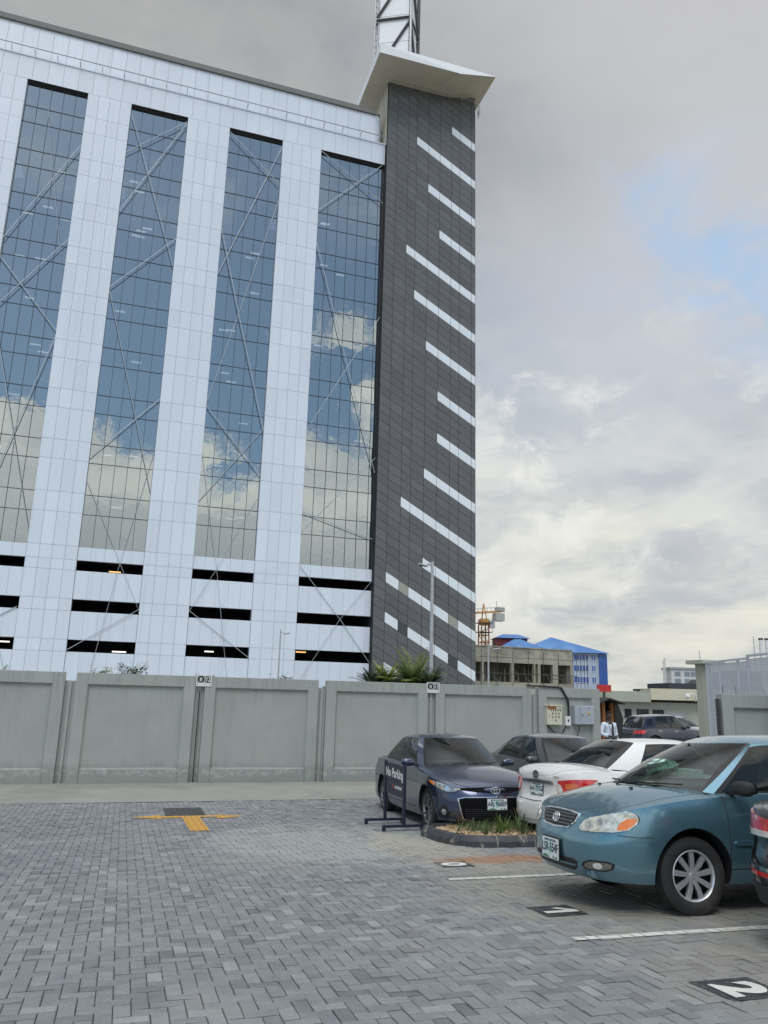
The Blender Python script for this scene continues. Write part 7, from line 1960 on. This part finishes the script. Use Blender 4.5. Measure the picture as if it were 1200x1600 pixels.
tag(mb.build('distant_trees', M['far_leaf'], fix=False), 'distant belt of trees along the horizon', 'trees', kind='stuff')

# ================================================================ the man at the gate
M['skin'] = pmat('dark_skin', (.055, .030, .020), .5, var=.1); M['shirt'] = pmat('white_shirt', (.62, .68, .80), .8, var=.05, vs=5, bump=.3, bs=12)
M['trouser'] = pmat('black_trousers', (.010, .010, .013), .8)
def skin_mesh(name, verts, edges, radii, mat, parent, root=0, sub=2):
    me = bpy.data.meshes.new(name); me.from_pydata(verts, edges, []); me.update(); me.materials.append(mat)
    o = bpy.data.objects.new(name, me); COL.objects.link(o); o.parent = parent
    md = o.modifiers.new('skin', 'SKIN'); md.use_smooth_shade = True
    for i, r in enumerate(radii):
        sv = me.skin_vertices[0].data[i]; sv.radius = r if isinstance(r, tuple) else (r, r); sv.use_root = (i == root)
    s_ = o.modifiers.new('sub', 'SUBSURF'); s_.levels = sub; s_.render_levels = sub
    return o
PX, PY = 14.42, 21.45
man = empty('person', (PX, PY, -.69), .12, 'man in a white shirt with a black tie and a lanyard standing at the gate', 'person'); man.scale = (1.13, 1.1, 1.07)
h = 0.0
V_ = [(0, 0, .94), (0, 0, 1.10), (0, 0, 1.28), (0, .01, 1.42), (0, 0, 1.50), (0, -.01, 1.56), (0, -.015, 1.64), (0, -.01, 1.72),
      (.10, 0, .88), (.11, 0, .50), (.12, .02, .09), (.12, -.10, .04),
      (-.10, 0, .88), (-.12, 0, .50), (-.13, .02, .09), (-.13, -.10, .04),
      (.17, .01, 1.41), (.24, .03, 1.13), (.23, -.06, .88), (.23, -.09, .80),
      (-.17, .01, 1.41), (-.27, .02, 1.15), (-.10, -.17, 1.06), (-.03, -.19, 1.07)]
E_ = [(0, 1), (1, 2), (2, 3), (3, 4), (4, 5), (5, 6), (6, 7), (0, 8), (8, 9), (9, 10), (10, 11), (0, 12), (12, 13), (13, 14), (14, 15), (3, 16), (16, 17), (17, 18), (18, 19), (3, 20), (20, 21), (21, 22), (22, 23)]
R_ = [(.15, .105), (.14, .10), (.155, .11), (.12, .085), .055, .06, .082, .072, .085, .058, .04, .035, .085, .058, .04, .035, .06, .045, .030, .022, .06, .045, .030, .022]
skin_mesh('body', V_, E_, R_, M['skin'], man)
# shirt: torso and sleeves, a little larger than the body, open at neck and cuffs
VS = [(0, 0, .96), (0, 0, 1.12), (0, 0, 1.28), (0, .01, 1.41), (0, 0, 1.47), (.18, .01, 1.40), (.25, .03, 1.14), (.235, -.05, .92), (-.18, .01, 1.40), (-.28, .02, 1.15), (-.13, -.15, 1.075)]
ES = [(0, 1), (1, 2), (2, 3), (3, 4), (3, 5), (5, 6), (6, 7), (3, 8), (8, 9), (9, 10)]
RS = [(.165, .12), (.165, .125), (.175, .13), (.14, .10), .062, .075, .062, .048, .075, .062, .048]
skin_mesh('shirt', VS, ES, RS, M['shirt'], man)
VT = [(0, 0, .97), (.095, 0, .84), (.11, 0, .50), (.12, .02, .10), (-.095, 0, .84), (-.12, 0, .50), (-.13, .02, .10)]
skin_mesh('trousers', VT, [(0, 1), (1, 2), (2, 3), (0, 4), (4, 5), (5, 6)], [(.165, .12), .105, .08, .07, .105, .08, .07], M['trouser'], man)
mb = MB(); mb.lathe([(.001, 1.782), (.040, 1.773), (.064, 1.745), (.073, 1.71), (.070, 1.685), (.05, 1.69)], 18, Matrix.Rotation(R(90), 4, 'X') @ Matrix.Identity(4)); mb.v = [(x, y + .0, z) for x, y, z in mb.v]
hr = mb.build('hair', pmat('short_black_hair', (.008, .007, .006), .95), man, fix=False); hr.rotation_euler = (0, 0, 0)
hr.data.transform(Matrix(((1, 0, 0, 0), (0, 1, 0, 0), (0, 0, 1, 0), (0, 0, 0, 1))))
mb = MB(); mb.prism_y([(-.022, 1.44), (.022, 1.44), (.042, 1.08), (.012, 1.0), (-.02, 1.06)], -.150, -.142); mb.build('tie', M['blk'], man)
mb = MB(); mb.tube([(-.09, -.03, 1.47), (-.08, -.14, 1.32), (-.02, -.165, 1.14)], .006, 5); mb.tube([(.07, -.03, 1.47), (.05, -.14, 1.32), (-.02, -.165, 1.14)], .006, 5); mb.build('lanyard', M['blk'], man)
mb = MB(); mb.lathe([(.162, .955), (.170, .96), (.170, .995), (.162, 1.0)], 24, Matrix.Scale(.74, 4, (0, 1, 0)) @ Matrix.Rotation(R(90), 4, 'X')); mb.build('belt', M['blk'], man, fix=False)
mb = MB(); mb.cbox((0, -.128, .977), (.05, .012, .035)); mb.build('belt_buckle', M['chrome'], man)
mb = MB(); mb.smooth = True
for sx in (-.03, .03): mb.lathe([(.001, .006), (.006, .002), (.007, -.002), (.001, -.006)], 10, Matrix.Translation((sx, -.078, 1.655)))
mb.build('eyes', pmat('dark_eye', (.05, .045, .04), .3), man, fix=False)
mb = MB(); mb.add([(-.012, -.088, 1.62), (.012, -.088, 1.62), (0, -.108, 1.622), (0, -.09, 1.665)], [(0, 2, 3), (2, 1, 3), (0, 1, 2)]); mb.cbox((0, -.086, 1.592), (.045, .006, .010)); mb.build('nose_and_mouth', M['skin'], man)
for sgn, base, dirs in ((1, Vector((.23, -.09, .80)), Vector((0, -.1, -1))), (-1, Vector((-.03, -.19, 1.07)), Vector((1, -.25, .1)))):
    d0 = dirs.normalized(); sd_ = Vector((0, 1, 0)) if sgn > 0 else Vector((0, 0, 1)); vs = [tuple(base), tuple(base + d0 * .05)]; es = [(0, 1)]; rs_ = [(.022, .014), (.030, .014)]
    for k, ln in enumerate((.070, .080, .075, .058)):
        o_ = sd_ * (k - 1.5) * .019; i0 = len(vs); vs += [tuple(base + d0 * .09 + o_), tuple(base + d0 * (.09 + ln * .5) + o_ + Vector((0, -.010, 0))), tuple(base + d0 * (.09 + ln * .9) + o_ + Vector((0, -.028, 0)))]
        es += [(1, i0), (i0, i0 + 1), (i0 + 1, i0 + 2)]; rs_ += [.0095, .0085, .0075]
    i0 = len(vs); vs += [tuple(base + d0 * .04 - sd_ * .035 + Vector((0, -.01, 0))), tuple(base + d0 * .075 - sd_ * .045 + Vector((0, -.02, 0)))]; es += [(0, i0), (i0, i0 + 1)]; rs_ += [.010, .0085]
    skin_mesh('hand', vs, es, rs_, M['skin'], man, sub=1)
for sx, yy in ((.12, -.06), (-.13, -.06)):
    mb = MB(); mb.cbox((sx, yy, .045), (.095, .27, .09)); mb.build('shoe', M['blk'], man, bevel=.03)
